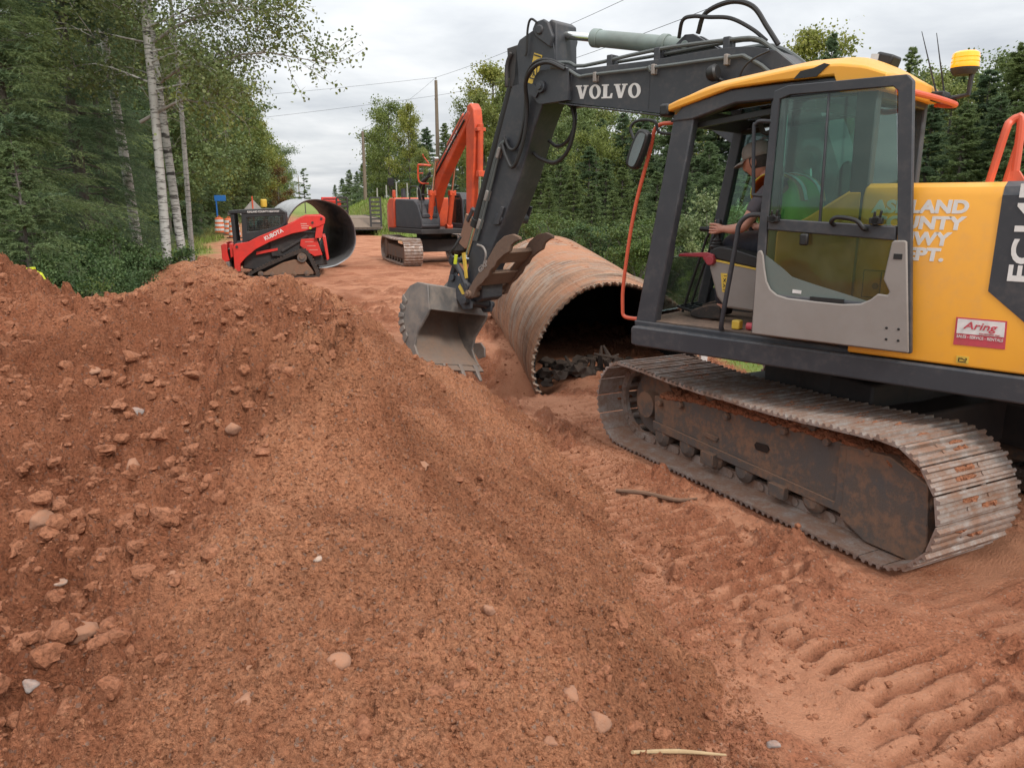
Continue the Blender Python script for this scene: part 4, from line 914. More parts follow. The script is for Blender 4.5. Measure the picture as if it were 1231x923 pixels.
# ------------------------------------------------------------------ boom
b = XB()
BO = [(2.99, 2.90), (3.01, 3.19), (2.857, 3.17), (1.946, 3.155), (1.374, 3.173), (1.199, 3.166), (1.05, 3.15), (.86, 3.10), (.647, 2.93), (.43, 2.55), (.25, 2.1), (.14, 1.62), (.17, 1.42), (.30, 1.34), (.44, 1.40), (.60, 1.75), (.85, 2.15), (1.15, 2.42), (1.45, 2.60), (1.865, 2.715)]
b.prism(BO, -.05, .37)
NOSE = [(3.27 + 0 * k, 0) for k in range(0)]
nose = [(2.85, 2.90)] + [(3.174 + .125 * math.cos(R(t)), 3.045 + .155 * math.sin(R(t))) for t in range(-95, 115, 15)] + [(2.94, 3.19), (2.85, 3.18)]
b.prism(nose, -.105, -.046); b.prism(nose, .366, .42)
b.prism([(1.98, 3.14), (1.80, 3.30), (1.74, 3.345), (1.66, 3.34), (1.36, 3.16)], .075, .125); b.prism([(1.98, 3.14), (1.80, 3.30), (1.74, 3.345), (1.66, 3.34), (1.36, 3.16)], .205, .255)
b.prism([(2.99, 2.893), (1.865, 2.708), (1.865, 2.695), (2.99, 2.88)], -.075, .395)
b.cyl((3.174, -.14, 3.045), (3.174, .45, 3.045), .055, n=24); b.cyl((3.174, -.155, 3.045), (3.174, -.13, 3.045), .03, n=6)
b.box(1.985, 1.99, -.0525, -.045, 2.76, 3.14)
b.prism([(3.20, 3.0), (3.27, 3.09), (3.33, 3.07), (3.33, 2.99), (3.24, 2.95)], -.125, -.10)
BOOM = b.build('boom', M_dark, EX, bevel=.014)
b = XB(); slab_word(b, 'VOLVO', (2.800, -.0505, 2.910), Vector((-1, 0, -.066)).normalized(), (-.02, 0, 1), NL, .725, .118); b.build('lettering', M_white, BOOM, flat=True)
def pipe(pts, r, mat=M_pipe, name='hydraulic_pipe', par=None, sm=3, n=8):
    t = XB(); t.tube(pts, r, n, sm); return t.build(name, mat, par or BOOM)
pipe([(3.06, -.11, 3.21), (2.92, -.10, 3.185), (2.86, -.085, 3.165), (2.735, -.085, 3.098), (2.62, -.085, 3.098), (1.95, -.085, 3.088), (1.20, -.085, 3.088), (1.08, -.085, 3.07), (.88, -.085, 2.94), (.7, -.085, 2.7)], .016)
pipe([(3.06, -.02, 3.26), (2.92, 0, 3.245), (2.75, 0, 3.20), (1.95, 0, 3.245), (1.3, 0, 3.235), (1.06, 0, 3.215), (.92, 0, 3.13), (.65, 0, 2.92)], .017)
pipe([(2.4, .05, 3.20), (1.95, .06, 3.21), (1.3, .06, 3.23), (1.06, .06, 3.205), (.86, .06, 3.08), (.65, .06, 2.88)], .015)
pipe([(1.4, .30, 3.21), (1.06, .30, 3.20), (.80, .30, 3.05), (.62, .30, 2.85)], .02)
pipe([(1.95, -.085, 3.06), (1.98, -.09, 3.10)], .02, name='pipe_clamp', sm=0)
for x in (2.55, 1.93, 1.25):
    t = XB(); t.box(x - .018, x + .018, -.105, -.05, 3.03, 3.115); t.build('pipe_clamp', M_grey, BOOM, bevel=.008)
for x in (2.45, 1.95, 1.3):
    t = XB(); t.box(x - .03, x + .03, -.02, .09, 3.15, 3.26); t.build('pipe_clamp', M_dark, BOOM, bevel=.008)
pipe([(1.60, .05, 3.33), (1.52, .02, 3.47), (1.30, .02, 3.52), (1.12, .04, 3.46), (1.0, .06, 3.30), (.9, .07, 3.16)], .020, M_hose, 'hose', sm=6)
pipe([(1.78, .05, 3.32), (1.72, .0, 3.44), (1.62, -.01, 3.455), (1.48, .0, 3.43), (1.3, .03, 3.40), (1.12, .05, 3.30), (1.0, .07, 3.2)], .016, M_hose, 'hose', sm=6)
pipe([(1.15, -.06, 2.86), (1.10, -.10, 2.98), (1.02, -.1, 3.05), (.9, -.07, 3.1)], .008, M_hose, 'hose', sm=5)
pipe([(1.30, -.12, 2.92), (1.15, -.12, 2.88), (1.05, -.09, 2.80)], .008, M_hose, 'hose', sm=5)
t = XB(); t.lathe([(.001, 0), (.045, .005), (.062, .03), (.066, .075), (.05, .09), (.001, .092)], 20, (1.37, -.15, 2.965), Matrix.Rotation(R(-80), 4, 'Y')); t.tube([(1.33, -.15, 2.95), (1.26, -.12, 2.92), (1.25, -.05, 2.90)], .012, 8); t.build('work_lamp', M_black, BOOM)
# boom cylinders
for l in (-.17, .49):
    t = XB(); t.cyl((.36, l, 1.20), (.44, l, 1.85), .06, n=20); cy = t.build('boom_cylinder', M_cylp, EX, bevel=.006)
    t = XB(); t.cyl((.44, l, 1.85), (.49, l, 2.28), .034, n=16); t.cyl((.49, l - .05, 2.28), (.49, l + .05, 2.28), .07, n=18); t.build('rod', M_chrome, cy)
# arm cylinder on top of the boom
t = XB(); t.cyl((2.76, .165, 3.462), (1.80, .165, 3.270), .074, n=28); t.cyl((2.775, .165, 3.465), (2.70, .165, 3.45), .083, n=28); t.cyl((1.735, .10, 3.262), (1.735, .23, 3.262), .07, n=22); t.cyl((1.735, .06, 3.262), (1.735, .27, 3.262), .035, n=16); t.cyl((2.02, .165, 3.315), (1.96, .165, 3.303), .088, n=24)
AC = t.build('arm_cylinder', M_cylp, EX, bevel=.006)
t = XB(); t.cyl((2.76, .165, 3.462), (3.20, .165, 3.552), .038, n=20); t.build('rod', M_chrome, AC)
t = XB(); t.cyl((3.27, .10, 3.575), (3.27, .23, 3.575), .06, n=20); t.cyl((3.17, .165, 3.547), (3.24, .165, 3.561), .05, n=16); t.build('rod_eye', M_darker, AC)
# ------------------------------------------------------------------ arm
ARM = [(3.20, 3.645), (3.30, 3.635), (3.40, 3.59), (3.57, 3.53), (3.615, 3.46), (3.645, 3.18), (3.83, 2.70), (4.01, 2.21), (4.15, 1.80), (4.34, 1.35), (4.36, 1.10), (4.30, .93), (4.20, .88), (4.12, .93), (4.10, 1.25), (3.964, 1.476), (3.738, 1.872), (3.56, 2.206), (3.37, 2.673), (3.22, 2.957), (3.12, 3.10), (3.10, 3.35), (3.16, 3.58)]
a = XB(); a.prism(ARM, .0, .32)
for l in (-.035, .31):
    a.prism([(3.17, 3.63), (3.23, 3.665), (3.33, 3.655), (3.37, 3.59), (3.33, 3.52), (3.14, 3.40), (3.11, 3.5)], l, l + .045)
a.cyl((3.27, -.05, 3.575), (3.27, .37, 3.575), .045, n=20)
a.prism([(3.10, 3.62), (3.16, 3.66), (3.20, 3.64), (3.12, 3.05), (3.08, 3.08)], .005, .315)
ARMO = a.build('arm', M_dark, EX, bevel=.012)
b = XB(); b.prism([(3.365, 3.385), (3.262, 3.350), (3.345, 3.085), (3.448, 3.12)], -.005, .002); sg = b.build('warning_sign', M_stick_yel, ARMO)
b = XB()
A_, B_, C_ = Vector((3.325, 3.275)), Vector((3.425, 3.165)), Vector((3.335, 3.135))
for p, q in ((A_, B_), (B_, C_), (C_, A_), ((A_ + B_) / 2, C_), (Vector((3.385, 3.17)), Vector((3.36, 3.215)))):
    dd = (q - p).normalized() * .0; nn = Vector(((q - p).y, -(q - p).x)).normalized() * .005
    b.prism([tuple(p + nn), tuple(p - nn), tuple(q - nn), tuple(q + nn)], -.0075, -.0045)
b.prism([(3.363, 3.372), (3.275, 3.342), (3.279, 3.330), (3.367, 3.360)], -.0075, -.0045)
b.build('warning_symbol', M_black, sg)
# pipes and hoses on the arm
pipe([(2.88, -.12, 3.17), (3.05, -.16, 3.245), (3.22, -.17, 3.22), (3.36, -.13, 3.10), (3.405, -.06, 2.9), (3.44, -.05, 2.66), (3.53, -.05, 2.42), (3.62, -.05, 2.32), (3.70, -.05, 2.42), (3.76, -.05, 2.55)], .020, M_hose, 'hose', ARMO, 6)
pipe([(2.90, -.10, 3.20), (3.08, -.13, 3.275), (3.25, -.14, 3.26), (3.39, -.10, 3.13), (3.44, -.04, 2.92), (3.48, -.04, 2.70), (3.56, -.04, 2.52), (3.66, -.04, 2.50), (3.74, -.04, 2.62)], .016, M_hose, 'hose', ARMO, 6)
pipe([(3.30, -.03, 3.64), (3.37, -.05, 3.68), (3.42, -.04, 3.60), (3.44, -.03, 3.42), (3.46, -.03, 3.36)], .011, M_hose, 'hose', ARMO, 6)
for dx, l in ((.0, -.03), (.035, -.02), (.07, -.005)):
    pipe([(3.72 + dx * .5, l, 2.60), (3.80 + dx, l, 2.50), (3.98 + dx, l, 2.05), (4.10 + dx, l, 1.74), (4.18 + dx, l, 1.56)], .013, M_pipe, 'hydraulic_pipe', ARMO, 4)
for x, z in ((3.82, 2.47), (4.0, 2.04), (4.12, 1.74)):
    t = XB(); t.box(x - .05, x + .06, -.05, .01, z - .02, z + .02, Matrix.Rotation(R(68), 3, 'Y')); t.build('pipe_clamp', M_grey, ARMO, bevel=.006)
t = XB(); t.box(3.58, 3.72, .0, .30, 3.10, 3.48, Matrix.Rotation(R(6), 3, 'Y')); t.tube([(3.66, -.02, 3.42), (3.72, -.02, 3.3), (3.72, -.02, 3.1)], .022, 8, 3); t.build('valve_block', M_darker, ARMO, bevel=.012)
pipe([(2.98, .10, 2.90), (2.93, .10, 2.72), (3.0, .10, 2.48), (3.16, .10, 2.36), (3.36, .10, 2.40), (3.46, .10, 2.46)], .020, M_hose, 'hose', ARMO, 7)
pipe([(3.04, .22, 2.90), (3.02, .22, 2.74), (3.10, .22, 2.58), (3.24, .22, 2.52), (3.36, .22, 2.58)], .018, M_hose, 'hose', ARMO, 7)
pipe([(4.15, -.04, 1.52), (4.02, -.08, 1.50), (3.97, -.09, 1.42), (4.05, -.06, 1.28), (4.13, -.03, 1.24)], .012, M_grey, 'hose', ARMO, 6)
b = XB(); b.cyl((3.86, -.02, 1.80), (3.86, .42, 1.80), .055, n=20); b.prism([(3.93, 1.74), (3.84, 1.74), (3.76, 1.92), (3.80, 1.93)], -.03, -.005); b.prism([(3.93, 1.74), (3.84, 1.74), (3.76, 1.92), (3.80, 1.93)], .41, .435); b.build('thumb_mount', M_dark, ARMO, bevel=.006)
# bucket cylinder along the outer edge of the arm
t = XB(); t.cyl((3.74, .15, 3.25), (4.36, .15, 1.72), .062, n=22); t.cyl((4.33, .15, 1.79), (4.365, .15, 1.70), .072, n=22); t.cyl((3.74, .06, 3.25), (3.74, .24, 3.25), .06, n=18)
BCY = t.build('bucket_cylinder', M_hose, EX, bevel=.006)
t = XB(); t.cyl((4.36, .15, 1.72), (4.52, .15, 1.34), .034, n=16); t.cyl((4.525, .08, 1.33), (4.525, .22, 1.33), .05, n=16); t.build('rod', M_chrome, BCY)
# linkage
t = XB()
for l in (-.05, .32):
    t.tube([(4.53, l, 1.33), (4.40, l, 1.20), (4.30, l, 1.03)], .034, 10); t.cyl((4.53, l - .03, 1.33), (4.53, l + .03, 1.33), .055, n=16); t.cyl((4.31, l - .03, 1.05), (4.31, l + .03, 1.05), .045, n=16)
    t.tube([(4.53, l + (.05 if l < .1 else -.05), 1.33), (4.60, l + (.05 if l < .1 else -.05), 1.18), (4.57, l + (.05 if l < .1 else -.05), 1.05)], .038, 10)
t.cyl((4.53, -.09, 1.33), (4.53, .40, 1.33), .03, n=14)
t.build('linkage', M_dark, EX, bevel=.004)
t = XB(); t.prism([(4.37, 1.42), (4.335, 1.43), (4.30, 1.15), (4.325, 1.14)], -.07, -.045); t.build('yellow_strap', M_stick_yel, EX)
pipe([(4.40, -.05, 1.60), (4.46, -.10, 1.48), (4.52, -.10, 1.42), (4.50, -.09, 1.36)], .014, M_hose, 'hose', ARMO, 6)
# thumb
TH = [(4.25, .985), (4.21, .93), (4.14, .95), (4.07, 1.07), (3.99, 1.12), (3.94, 1.17), (3.90, 1.20), (3.86, 1.27), (3.80, 1.31), (3.76, 1.37), (3.66, 1.44), (3.585, 1.475), (3.56, 1.54), (3.50, 1.58), (3.44, 1.60), (3.45, 1.63), (3.54, 1.655), (3.66, 1.63), (3.77, 1.555), (3.90, 1.39), (4.14, 1.125)]
t = XB(); t.prism(TH, -.13, -.085); t.prism(TH, .385, .43)
t.prism([(4.10, 1.10), (4.06, 1.08), (3.93, 1.22), (3.97, 1.25)], -.09, .39); t.prism([(3.86, 1.36), (3.83, 1.33), (3.72, 1.45), (3.75, 1.49)], -.09, .39); t.prism([(4.22, 1.02), (4.20, .97), (4.12, 1.05), (4.14, 1.08)], -.09, .39)
t.prism([(3.97, 1.25), (3.95, 1.23), (3.82, 1.36), (3.84, 1.38)], -.09, .02); t.prism([(3.97, 1.25), (3.95, 1.23), (3.82, 1.36), (3.84, 1.38)], .28, .39)
t.cyl((4.20, -.16, .985), (4.20, .46, .985), .045, n=20); t.cyl((4.20, -.18, .985), (4.20, -.155, .985), .03, n=6)
THO = t.build('thumb', M_thumb, EX, bevel=.006)
b = XB(); text_flat(b, 'GXP', (4.02, -.131, 1.225), Vector((-.78, 0, .62)), Vector((.62, 0, .78)), NL, .17, .06, .03); b.build('lettering', M_stick_white if False else M_grey, THO, flat=True)
# coupler and bucket (tilted a little to the right)
ROLL = Matrix.Translation((0, .1, .95)) @ Matrix.Rotation(R(-11), 4, 'X') @ Matrix.Translation((0, -.1, -.95))
t = XB(); t.M = ROLL
for l in (-.06, .26):
    t.prism([(4.64, 1.14), (4.56, 1.17), (4.46, 1.10), (4.30, .93), (4.22, .86), (4.22, .78), (4.34, .76), (4.50, .90), (4.66, 1.0)], l, l + .035)
t.prism([(4.62, 1.06), (4.32, .84), (4.34, .80), (4.64, 1.0)], -.05, .28)
t.cyl((4.57, -.09, 1.10), (4.57, .32, 1.10), .04, n=18); t.cyl((4.29, -.12, .86), (4.29, .35, .86), .042, n=18)
t.cyl((4.62, -.03, 1.18), (4.62, .03, 1.18), .045, n=16)
CP = t.build('coupler', M_dark, EX, bevel=.008)
b = XB(); b.M = ROLL; b.prism([(4.44, 1.045), (4.39, 1.0), (4.335, .935), (4.38, .93), (4.46, 1.01)], -.066, -.058); b.build('warning_label', M_stick_yel, CP)
SH = [(4.43, .72), (4.50, .985), (4.68, 1.0), (4.80, .95), (4.885, .85), (4.925, .70), (4.92, .55), (4.87, .43), (4.75, .29), (4.60, .18), (4.46, .10)]
t = XB(); t.M = ROLL; bl, br = -.47, .43
n_ = len(SH); inn = []
for i, p in enumerate(SH):
    p = Vector(p); tt_ = (Vector(SH[min(i + 1, n_ - 1)]) - Vector(SH[max(i - 1, 0)])).normalized(); inn.append(tuple(p + Vector((tt_.y, -tt_.x)) * .028))
t.mi = 0
t.prism(SH + inn[::-1], bl, br)
side = SH + [(4.44, .11), (4.52, .19), (4.60, .30), (4.58, .45), (4.45, .66)]
t.prism(side, bl - .012, bl + .018); t.prism(side, br - .018, br + .012)
for k in range(6):                                        # wear chocks on the left cheek
    i0 = Vector(SH[4]).lerp(Vector(SH[9]), k / 6); i1 = i0.lerp(Vector((4.55, .62)), .22)
    q = [Vector(np.array([np.interp(k / 6 * 4.2 + 4 + e, range(n_), [s_[0] for s_ in SH]), np.interp(k / 6 * 4.2 + 4 + e, range(n_), [s_[1] for s_ in SH])])) for e in (0, .42)]
    cc = Vector((4.62, .62)); t.prism([tuple(q[0]), tuple(q[1]), tuple(q[1].lerp(cc, .28)), tuple(q[0].lerp(cc, .28))], bl - .03, bl - .011)
for l in (-.05, .25):
    t.prism([(4.30, .93), (4.26, .86), (4.30, .80), (4.40, .86), (4.62, .98), (4.74, .985), (4.60, 1.12), (4.52, 1.10)], l, l + .03)
t.box(4.30, 4.66, -.02, .26, .985, 1.01)
BK = t.build('bucket', M_bucket, EX, bevel=.006)
t = XB(); t.M = ROLL; inn2 = [tuple(Vector(p) + (Vector(q) - Vector(p)) * 1.12) for p, q in list(zip(SH, inn))[1:]]; n3_ = len(inn2)
t.add([(p[0], bl + .02, p[1]) for p in inn2] + [(p[0], br - .02, p[1]) for p in inn2], [(i, i + 1, n3_ + i + 1, n3_ + i) for i in range(n3_ - 1)]); t.build('bucket_liner', M_bucketin, BK)
t = XB(); t.M = ROLL; t.prism([(4.58, .165), (4.40, .055), (4.385, .07), (4.56, .20)], bl - .02, br + .02); t.build('cutting_edge', M_bucketin, BK, bevel=.004)
for k in range(4):
    l = bl + .09 + k * .24; t = XB(); t.M = ROLL
    t.add([(4.44, l - .035, .14), (4.44, l + .035, .14), (4.47, l + .035, .07), (4.47, l - .035, .07), (4.30, l - .02, -.03), (4.30, l + .02, -.03), (4.305, l + .02, -.045), (4.305, l - .02, -.045)], [(0, 1, 2, 3), (4, 5, 6, 7), (0, 1, 5, 4), (1, 2, 6, 5), (2, 3, 7, 6), (3, 0, 4, 7)])
    t.build('tooth', M_steelw, BK, bevel=.006)
for l in (br + .01,):
    t = XB(); t.M = ROLL; t.prism([(4.60, .38), (4.50, .40), (4.42, .34), (4.40, .24), (4.50, .20), (4.60, .28)], l, l + .025); t.build('side_cutter', M_steelw, BK, bevel=.005)
t = XB(); t.cyl((4.43, -.10, 1.40), (4.45, -.10, 1.30), .02, n=10); t.build('yellow_tag', surf('tag_lime', (.55, .62, .03), .5, dust=.05), EX)
# ================================================================== THE OPERATOR
M_skin = surf('skin', (.56, .28, .20), .5, col2=(.50, .23, .165), dust=.03, scale=12, bump=.05)
M_shirt = surf('shirt_grey', (.10, .095, .115), .9, col2=(.08, .076, .09), dust=.08, scale=10, bump=.3, bscale=40)
M_jeans = surf('jeans_dark', (.018, .022, .035), .9, dust=.1, scale=10, bump=.3)
M_lime = surf('vest_green', (.17, .68, .08), .8, col2=(.13, .55, .07), dust=.03, scale=14, stretch=(1, 1, 1), bump=.25, bscale=45)
M_vor = surf('vest_orange', (.90, .20, .03), .7, dust=.04, scale=12, bump=.1)
M_vsil = surf('vest_reflective', (.72, .73, .74), .35, metal=.3, dust=.05, scale=12, bump=.05)
M_vyel = surf('vest_yellow', (.72, .62, .05), .7, dust=.04, scale=12, bump=.1)
M_cap = surf('cap_grey', (.36, .35, .33), .9, col2=(.28, .27, .255), dust=.12, scale=12, bump=.2)
M_hair = surf('hair', (.06, .05, .045), .8, dust=.02, scale=40, bump=.3)
M_eye = surf('eye', (.5, .48, .45), .2, dust=.0, scale=5, bump=0)
def skinned(name, verts, edges, mat, parent, sub=2, root=0):
    """verts: (s, l, z, rx[, ry]) - one surface grown round a stick figure"""
    me = bpy.data.meshes.new(name); me.from_pydata([(v[0], -v[1], v[2]) for v in verts], edges, [])
    o = bpy.data.objects.new(name, me); COL.objects.link(o)
    m = o.modifiers.new('skin', 'SKIN'); m.use_smooth_shade = True; m.branch_smoothing = .6
    if not me.skin_vertices: me.attributes.new('skin', 'FLOAT', 'POINT')
    lay = me.skin_vertices[0].data
    for i, v in enumerate(verts):
        lay[i].radius = (v[3], v[4] if len(v) > 4 else v[3]); lay[i].use_root = (i == root)
    s_ = o.modifiers.new('sub', 'SUBSURF'); s_.levels = sub; s_.render_levels = sub
    bpy.context.view_layer.update()
    m2 = bpy.data.meshes.new_from_object(o.evaluated_get(bpy.context.evaluated_depsgraph_get()))
    bpy.data.objects.remove(o); bpy.data.meshes.remove(me)
    m2.materials.clear(); m2.materials.append(mat); m2.name = name
    m2.polygons.foreach_set('use_smooth', np.ones(len(m2.polygons), bool))
    return link(name, m2, parent)
def add_skin_layer(): pass
PE = empty('person', (2.66 - .726 * .05, 5.74 + .688 * .05, 0), R(136.5), 'operator in grey cap and green safety vest seated in the yellow excavator cab', 'person')
LC = -.73
# body: pelvis, spine, neck, head core, arms with hands, legs
V = [(.20, LC, 1.70, .13, .15), (.21, LC, 1.86, .125, .155), (.29, LC, 2.00, .125, .17), (.39, LC, 2.09, .085, .12), (.465, LC, 2.145, .052), (.515, LC, 2.195, .056)]
E_ = [(0, 1), (1, 2), (2, 3), (3, 4), (4, 5)]
def chain(start, pts):
    b = start
    for p in pts: V.append(p); E_.append((b, len(V) - 1)); b = len(V) - 1
    return b
la = chain(3, [(.37, LC - .16, 2.065, .062), (.43, LC - .235, 1.94, .048), (.49, LC - .27, 1.815, .041), (.57, LC - .265, 1.80, .036), (.645, LC - .255, 1.80, .026, .03)])
ra = chain(3, [(.37, LC + .16, 2.065, .062), (.43, LC + .235, 1.94, .048), (.49, LC + .27, 1.82, .041), (.57, LC + .27, 1.80, .036), (.645, LC + .265, 1.80, .026, .03)])
chain(0, [(.30, LC - .11, 1.69, .088), (.48, LC - .12, 1.70, .08), (.66, LC - .13, 1.70, .064), (.69, LC - .13, 1.48, .055), (.68, LC - .13, 1.25, .042), (.76, LC - .13, 1.17, .045), (.87, LC - .13, 1.16, .035)])
chain(0, [(.30, LC + .11, 1.69, .088), (.48, LC + .12, 1.70, .08), (.68, LC + .12, 1.71, .064), (.74, LC + .12, 1.48, .055), (.76, LC + .12, 1.25, .042), (.84, LC + .12, 1.18, .045), (.95, LC + .12, 1.17, .035)])
for sgn, wr in ((-1, la), (1, ra)):
    lx = LC + sgn * .255
    pm = chain(wr, [(.685, lx + sgn * .012, 1.80, .020, .034)])
    for k, (zz_, ln) in enumerate(((1.832, .95), (1.812, 1.0), (1.792, .96), (1.774, .8))):
        pts = []
        for q_, (an, rr_) in enumerate(((150, .044), (95, .044), (40, .042), (-10, .038))):
            an = R(an * ln + (1 - ln) * 150) if q_ else R(an)
            pts.append((.712 + rr_ * -math.cos(an) * .9, lx + sgn * (rr_ * math.sin(an)) * .8, zz_, .0098 - .0009 * q_))
        pts = [(.712 - .9 * rr_ * math.cos(R(aa)), lx + sgn * rr_ * .85 * math.sin(R(aa)), zz_, .0098 - .0008 * q_) for q_, (aa, rr_) in enumerate(((50, .046), (100, .044), (150, .042), (205 * ln, .036)))]
        chain(pm, pts)
    chain(pm, [(.690, lx - sgn * .026, 1.822, .012), (.712, lx - sgn * .034, 1.845, .0105), (.728, lx - sgn * .026, 1.858, .009)])
BODY = skinned('body', V, E_, M_skin, PE)
# head: shaped ball with brow, nose, mouth, chin and ears
HM = Matrix.Translation((.555, LC, 2.262)) @ Matrix.Rotation(R(14), 4, 'Y')
def head_geo():
    bm = bmesh.new(); bmesh.ops.create_uvsphere(bm, u_segments=40, v_segments=28, radius=1)
    vs = []
    for v in bm.verts:
        x, y, z = v.co; X, Y, Z = x * .098, y * .076, z * .118
        if z < 0: X *= 1 - .10 * z * z; Y *= 1 - .30 * z * z
        if z < -.2 and x < 0: X *= .82
        f = max(0, x) ** 6
        nz = math.exp(-((y / .16) ** 2)) * math.exp(-(((z + .22) / .20) ** 2)) * f * .026; nz += math.exp(-((y / .26) ** 2)) * math.exp(-(((z + .36) / .09) ** 2)) * f * .010
        br = math.exp(-(((z - .14) / .10) ** 2)) * f * .006; ey = -math.exp(-(((abs(y) - .36) / .16) ** 2)) * math.exp(-((z / .12) ** 2)) * max(0, x) ** 2 * .008
        mo = -math.exp(-((y / .3) ** 2)) * math.exp(-(((z + .60) / .035) ** 2)) * f * .005 + math.exp(-((y / .3) ** 2)) * math.exp(-(((z + .55) / .05) ** 2)) * f * .003 + math.exp(-((y / .28) ** 2)) * math.exp(-(((z + .66) / .05) ** 2)) * f * .004
        ch = math.exp(-((y / .3) ** 2)) * math.exp(-(((z + .88) / .12) ** 2)) * max(0, x) ** 2 * .014
        vs.append(Vector((X + nz + br + ey + mo + ch, Y, Z)))
    fs = [[v.index for v in f.verts] for f in bm.faces]; bm.free(); return vs, fs
hv, hf = head_geo(); h = XB(); h.M = HM; h.add(hv, hf)
for sg_ in (-1, 1):
    h.lathe([(.001, .012), (.018, .014), (.026, .010), (.030, .0), (.02, -.012), (.001, -.014)], 16, (-.005, sg_ * .078, -.012), Matrix.Rotation(R(90 * -sg_), 4, 'X') @ Matrix.Diagonal((.75, 1.15, .6, 1)))
HEAD = h.build('head', M_skin, PE, angle=60)
h = XB(); h.M = HM
for sg_ in (-1, 1): h.ball((.078, sg_ * .030, .003), .011, 2)
h.build('eyes', M_eye, HEAD)
h = XB(); h.M = HM; hh = []
for v in hv:
    k = smooth(-.075, -.03, v.z) * smooth(.045, .0, v.x); hh.append(v * (1 + .055 * float(k) - .02))
h.add(hh, hf); h.build('hair', M_hair, HEAD, angle=60)
h = XB(); h.M = HM
prof = [(1.0, .0), (1.02, .03), (.98, .06), (.85, .088), (.6, .106), (.3, .113), (.001, .115)]
vs = []; n = 32
for r_, z in prof:
    for k in range(n): t = 2 * math.pi * k / n; vs.append((-.004 + r_ * .105 * math.cos(t), r_ * .083 * math.sin(t), .022 + z))
h.add(vs, [(i * n + k, i * n + (k + 1) % n, (i + 1) * n + (k + 1) % n, (i + 1) * n + k) for i in range(len(prof) - 1) for k in range(n)])
vs = []; fs = []
for i in range(13):
    a = R(-62 + 124 * i / 12)
    for rr_, dz in ((1.0, .026), (1.45, .012), (1.68, -.002)): vs.append((-.004 + (rr_ if rr_ == 1 else 1 + (rr_ - 1) * math.cos(a * .75)) * .103 * math.cos(a) + (0 if rr_ == 1 else .012 * math.cos(a)), .083 * math.sin(a) * (1 + (rr_ - 1) * .25), dz))
for i in range(12):
    for k in range(2): fs.append((i * 3 + k, i * 3 + k + 1, i * 3 + k + 4, i * 3 + k + 3))
h.add(vs, fs); CAPO = h.build('cap', M_cap, PE, angle=50)
sm_ = CAPO.modifiers.new('sol', 'SOLIDIFY'); sm_.thickness = .003
# clothes
skinned('trousers', [(.20, LC, 1.70, .145, .165), (.21, LC, 1.80, .14, .165), (.30, LC - .11, 1.69, .10), (.48, LC - .12, 1.70, .092), (.66, LC - .13, 1.705, .076), (.69, LC - .13, 1.48, .07), (.68, LC - .13, 1.24, .062), (.30, LC + .11, 1.69, .10), (.48, LC + .12, 1.70, .092), (.68, LC + .12, 1.715, .076), (.74, LC + .12, 1.48, .07), (.76, LC + .12, 1.25, .062)],
        [(0, 1), (0, 2), (2, 3), (3, 4), (4, 5), (5, 6), (0, 7), (7, 8), (8, 9), (9, 10), (10, 11)], M_jeans, PE)
skinned('shirt', [(.20, LC, 1.76, .145, .165), (.22, LC, 1.88, .138, .168), (.295, LC, 2.01, .138, .182), (.39, LC, 2.095, .095, .13), (.43, LC, 2.125, .066), (.37, LC - .16, 2.065, .078), (.415, LC - .225, 1.965, .066), (.455, LC - .25, 1.885, .062), (.37, LC + .16, 2.065, .078), (.415, LC + .225, 1.965, .066), (.455, LC + .25, 1.885, .062)],
        [(0, 1), (1, 2), (2, 3), (3, 4), (3, 5), (5, 6), (6, 7), (3, 8), (8, 9), (9, 10)], M_shirt, PE)
VEST = skinned('vest', [(.19, LC, 1.75, .152, .174), (.205, LC, 1.88, .150, .18), (.275, LC, 2.015, .150, .19), (.365, LC, 2.095, .108, .145)], [(0, 1), (1, 2), (2, 3)], M_lime, PE)
def ribbon(name, pts, wd, mat, th=.004):
    P = catmull([Vector(p) for p in pts], 6); t = XB(); vs = []
    for p in P: vs += [p + Vector((0, -wd / 2, 0)), p + Vector((0, wd / 2, 0)), p + Vector((.003, wd / 2, th)), p + Vector((.003, -wd / 2, th))]
    fs = []
    for i in range(len(P) - 1):
        for k in range(4): fs.append((i * 4 + k, i * 4 + (k + 1) % 4, i * 4 + 4 + (k + 1) % 4, i * 4 + 4 + k))
    t.add(vs, fs); return t.build(name, mat, VEST)
for sg_ in (-1, 1):
    c0 = LC + sg_ * .125
    base = [(.13, c0, 1.99), (.165, c0, 2.085), (.24, c0, 2.145), (.345, c0, 2.172), (.45, c0, 2.12), (.475, c0, 2.02), (.42, c0, 1.90), (.38, c0, 1.78)]
    ribbon('vest_trim', base, .15, M_vor)
    ribbon('reflective_strip', [(p[0] + .006 * (1 if p[0] > .3 else -.5), p[1] - sg_ * .0, p[2] + .006) for p in base], .055, M_vsil)
    ribbon('vest_edging', [(p[0] + .004, p[1] + sg_ * .078, p[2] + .002) for p in base], .022, M_vyel)
bt = XB()
for x, l in ((.80, LC - .13), (.88, LC + .12)):
    bt.prism(chaikin([(x - .11, 1.145), (x + .12, 1.14), (x + .13, 1.19), (x + .03, 1.235), (x - .05, 1.26), (x - .13, 1.25), (x - .13, 1.16)], 2, True), l - .048, l + .048)
bt.build('boots', M_rubber, PE, bevel=.015)

